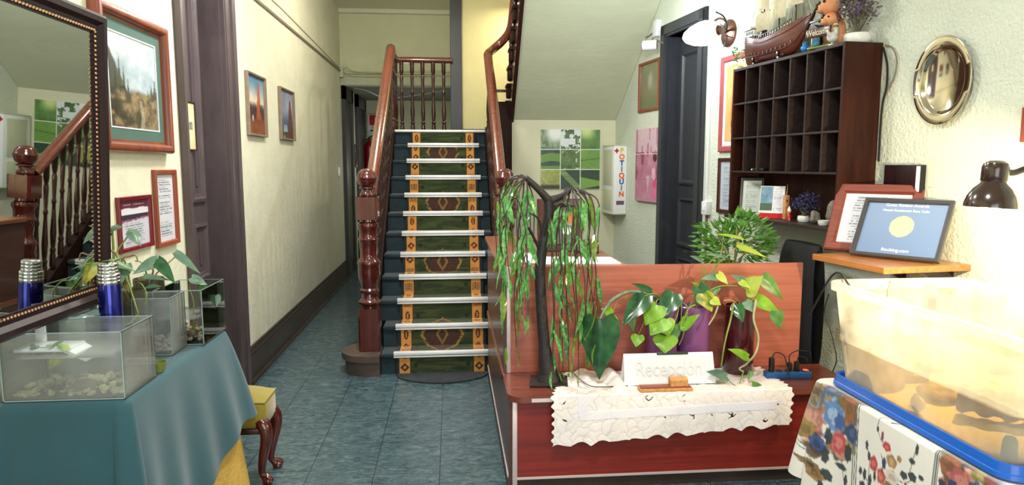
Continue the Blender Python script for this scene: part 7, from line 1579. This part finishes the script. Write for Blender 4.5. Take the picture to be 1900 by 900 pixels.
# ================================================================== lights
def light(name, typ, loc, power, col=(1,1,1), size=.1, rot=None, **k):
    l = bpy.data.lights.new(name, typ); l.energy = power; l.color = col
    if typ == 'AREA': l.size = size; l.shape = 'DISK' if 'sy' not in k else 'RECTANGLE'
    if 'sy' in k: l.size_y = k['sy']
    if typ in ('POINT','SPOT'): l.shadow_soft_size = size
    if typ == 'SPOT': l.spot_size = k.get('cone', R(100)); l.spot_blend = k.get('blend', .6)
    o = bpy.data.objects.new(name, l); COL.objects.link(o); o.location = loc
    if rot: o.rotation_euler = rot
    return o
COOL = (.86,.94,1.0); WARM = (1,.72,.36); NEUT = (1,.975,.94)
light('sconce_light_right', 'POINT', ps_+RN*.62+RD*.25+Vector((0,0,.06)), 38, COOL, .07)
light('sconce_light_left', 'POINT', LS_L+Vector((.32,-.1,-.02)), 24, COOL, .07)
light('desk_lamp_light', 'POINT', lp+Vector((0,0,-.045)), 52, (1,.80,.48), .012)
# unseen ceiling globes added to brighten the hall
def globe(x, y, power, col=NEUT, r=.16):
    t = thing('added_ceiling_lamp', 'added unseen ceiling lamp with milky globe at %s' % ('the hall entrance' if y < 3 else ('the foot of the stairs' if y < 6 else ('the corridor' if x < 0 else 'the stairwell'))), 'ceiling lamp', (x, y, CEIL)); m = MB(); m.lathe([(0,-.0),(.09,0),(.09,-.02),(.05,-.04),(.02,-.05),(.02,-.1),(0,-.1)], 20); m.build('canopy', M['white'], t); m = MB(); m.ball((0,0,-.09-r*.55), r, 20, 12, (1,1,.55)); m.build('globe', mat('fill_globe_glass', (.9,.9,.88), .4, emit=col, es=3), t)
    light('ceiling_fill_light', 'AREA', (x, y, CEIL-.12-r*1.2), power, col, r*2.4)  # fill light hung below each added globe
    return t
globe(.3, 1.3, 75); globe(-.45, 4.2, 70); globe(-.45, 6.5, 5, (1,.95,.8), .1); light('corridor_fill_light', 'POINT', (-.45, 6.5, CEIL-.36), 42, (1,.96,.82), .1); globe(.55, 6.9, 14, (1,.9,.62)) if False else None  # bare point light added to lift the corridor and lintel wall
globe(.9, 7.95, 15, (1,.88,.58), .08)  # added warm globe to light the stairwell wall
light('entrance_fill_light', 'AREA', (.3, -1.25, 1.5), 66, (.95,.98,1), 2.2, (R(90),0,0), sy=2.4)  # unseen area light added behind the camera for front fill
light('passage_fill_light', 'POINT', (-.7, 10.6, 1.5), 11, NEUT, .12)  # point light without fixture, added to brighten the passage
w_ = bpy.data.worlds.new('world'); SC.world = w_; w_.use_nodes = True; w_.node_tree.nodes['Background'].inputs[0].default_value = (.6,.68,.75,1); w_.node_tree.nodes['Background'].inputs[1].default_value = .3
# ================================================================== camera
cd = bpy.data.cameras.new('camera'); cam = bpy.data.objects.new('camera', cd); COL.objects.link(cam)
cam.location = CAM; cam.rotation_euler = (PI/2-PIT, 0, -YAW); cd.sensor_fit = 'HORIZONTAL'; cd.sensor_width = 36; cd.lens = 36*FPX/1900; cd.clip_start = .05
SC.camera = cam
SC.view_settings.view_transform = 'Standard'; SC.view_settings.look = 'None'; SC.view_settings.gamma = 1; SC.view_settings.exposure = 0; SC.view_settings.use_curve_mapping = False
try:
    SC.cycles.use_denoising = True; SC.cycles.denoiser = 'OPENIMAGEDENOISE'
    SC.cycles.max_bounces = 10; SC.cycles.diffuse_bounces = 4; SC.cycles.glossy_bounces = 4; SC.cycles.transparent_max_bounces = 24; SC.cycles.sample_clamp_indirect = 6; SC.cycles.caustics_reflective = False; SC.cycles.caustics_refractive = False
except Exception as ex: print(ex)
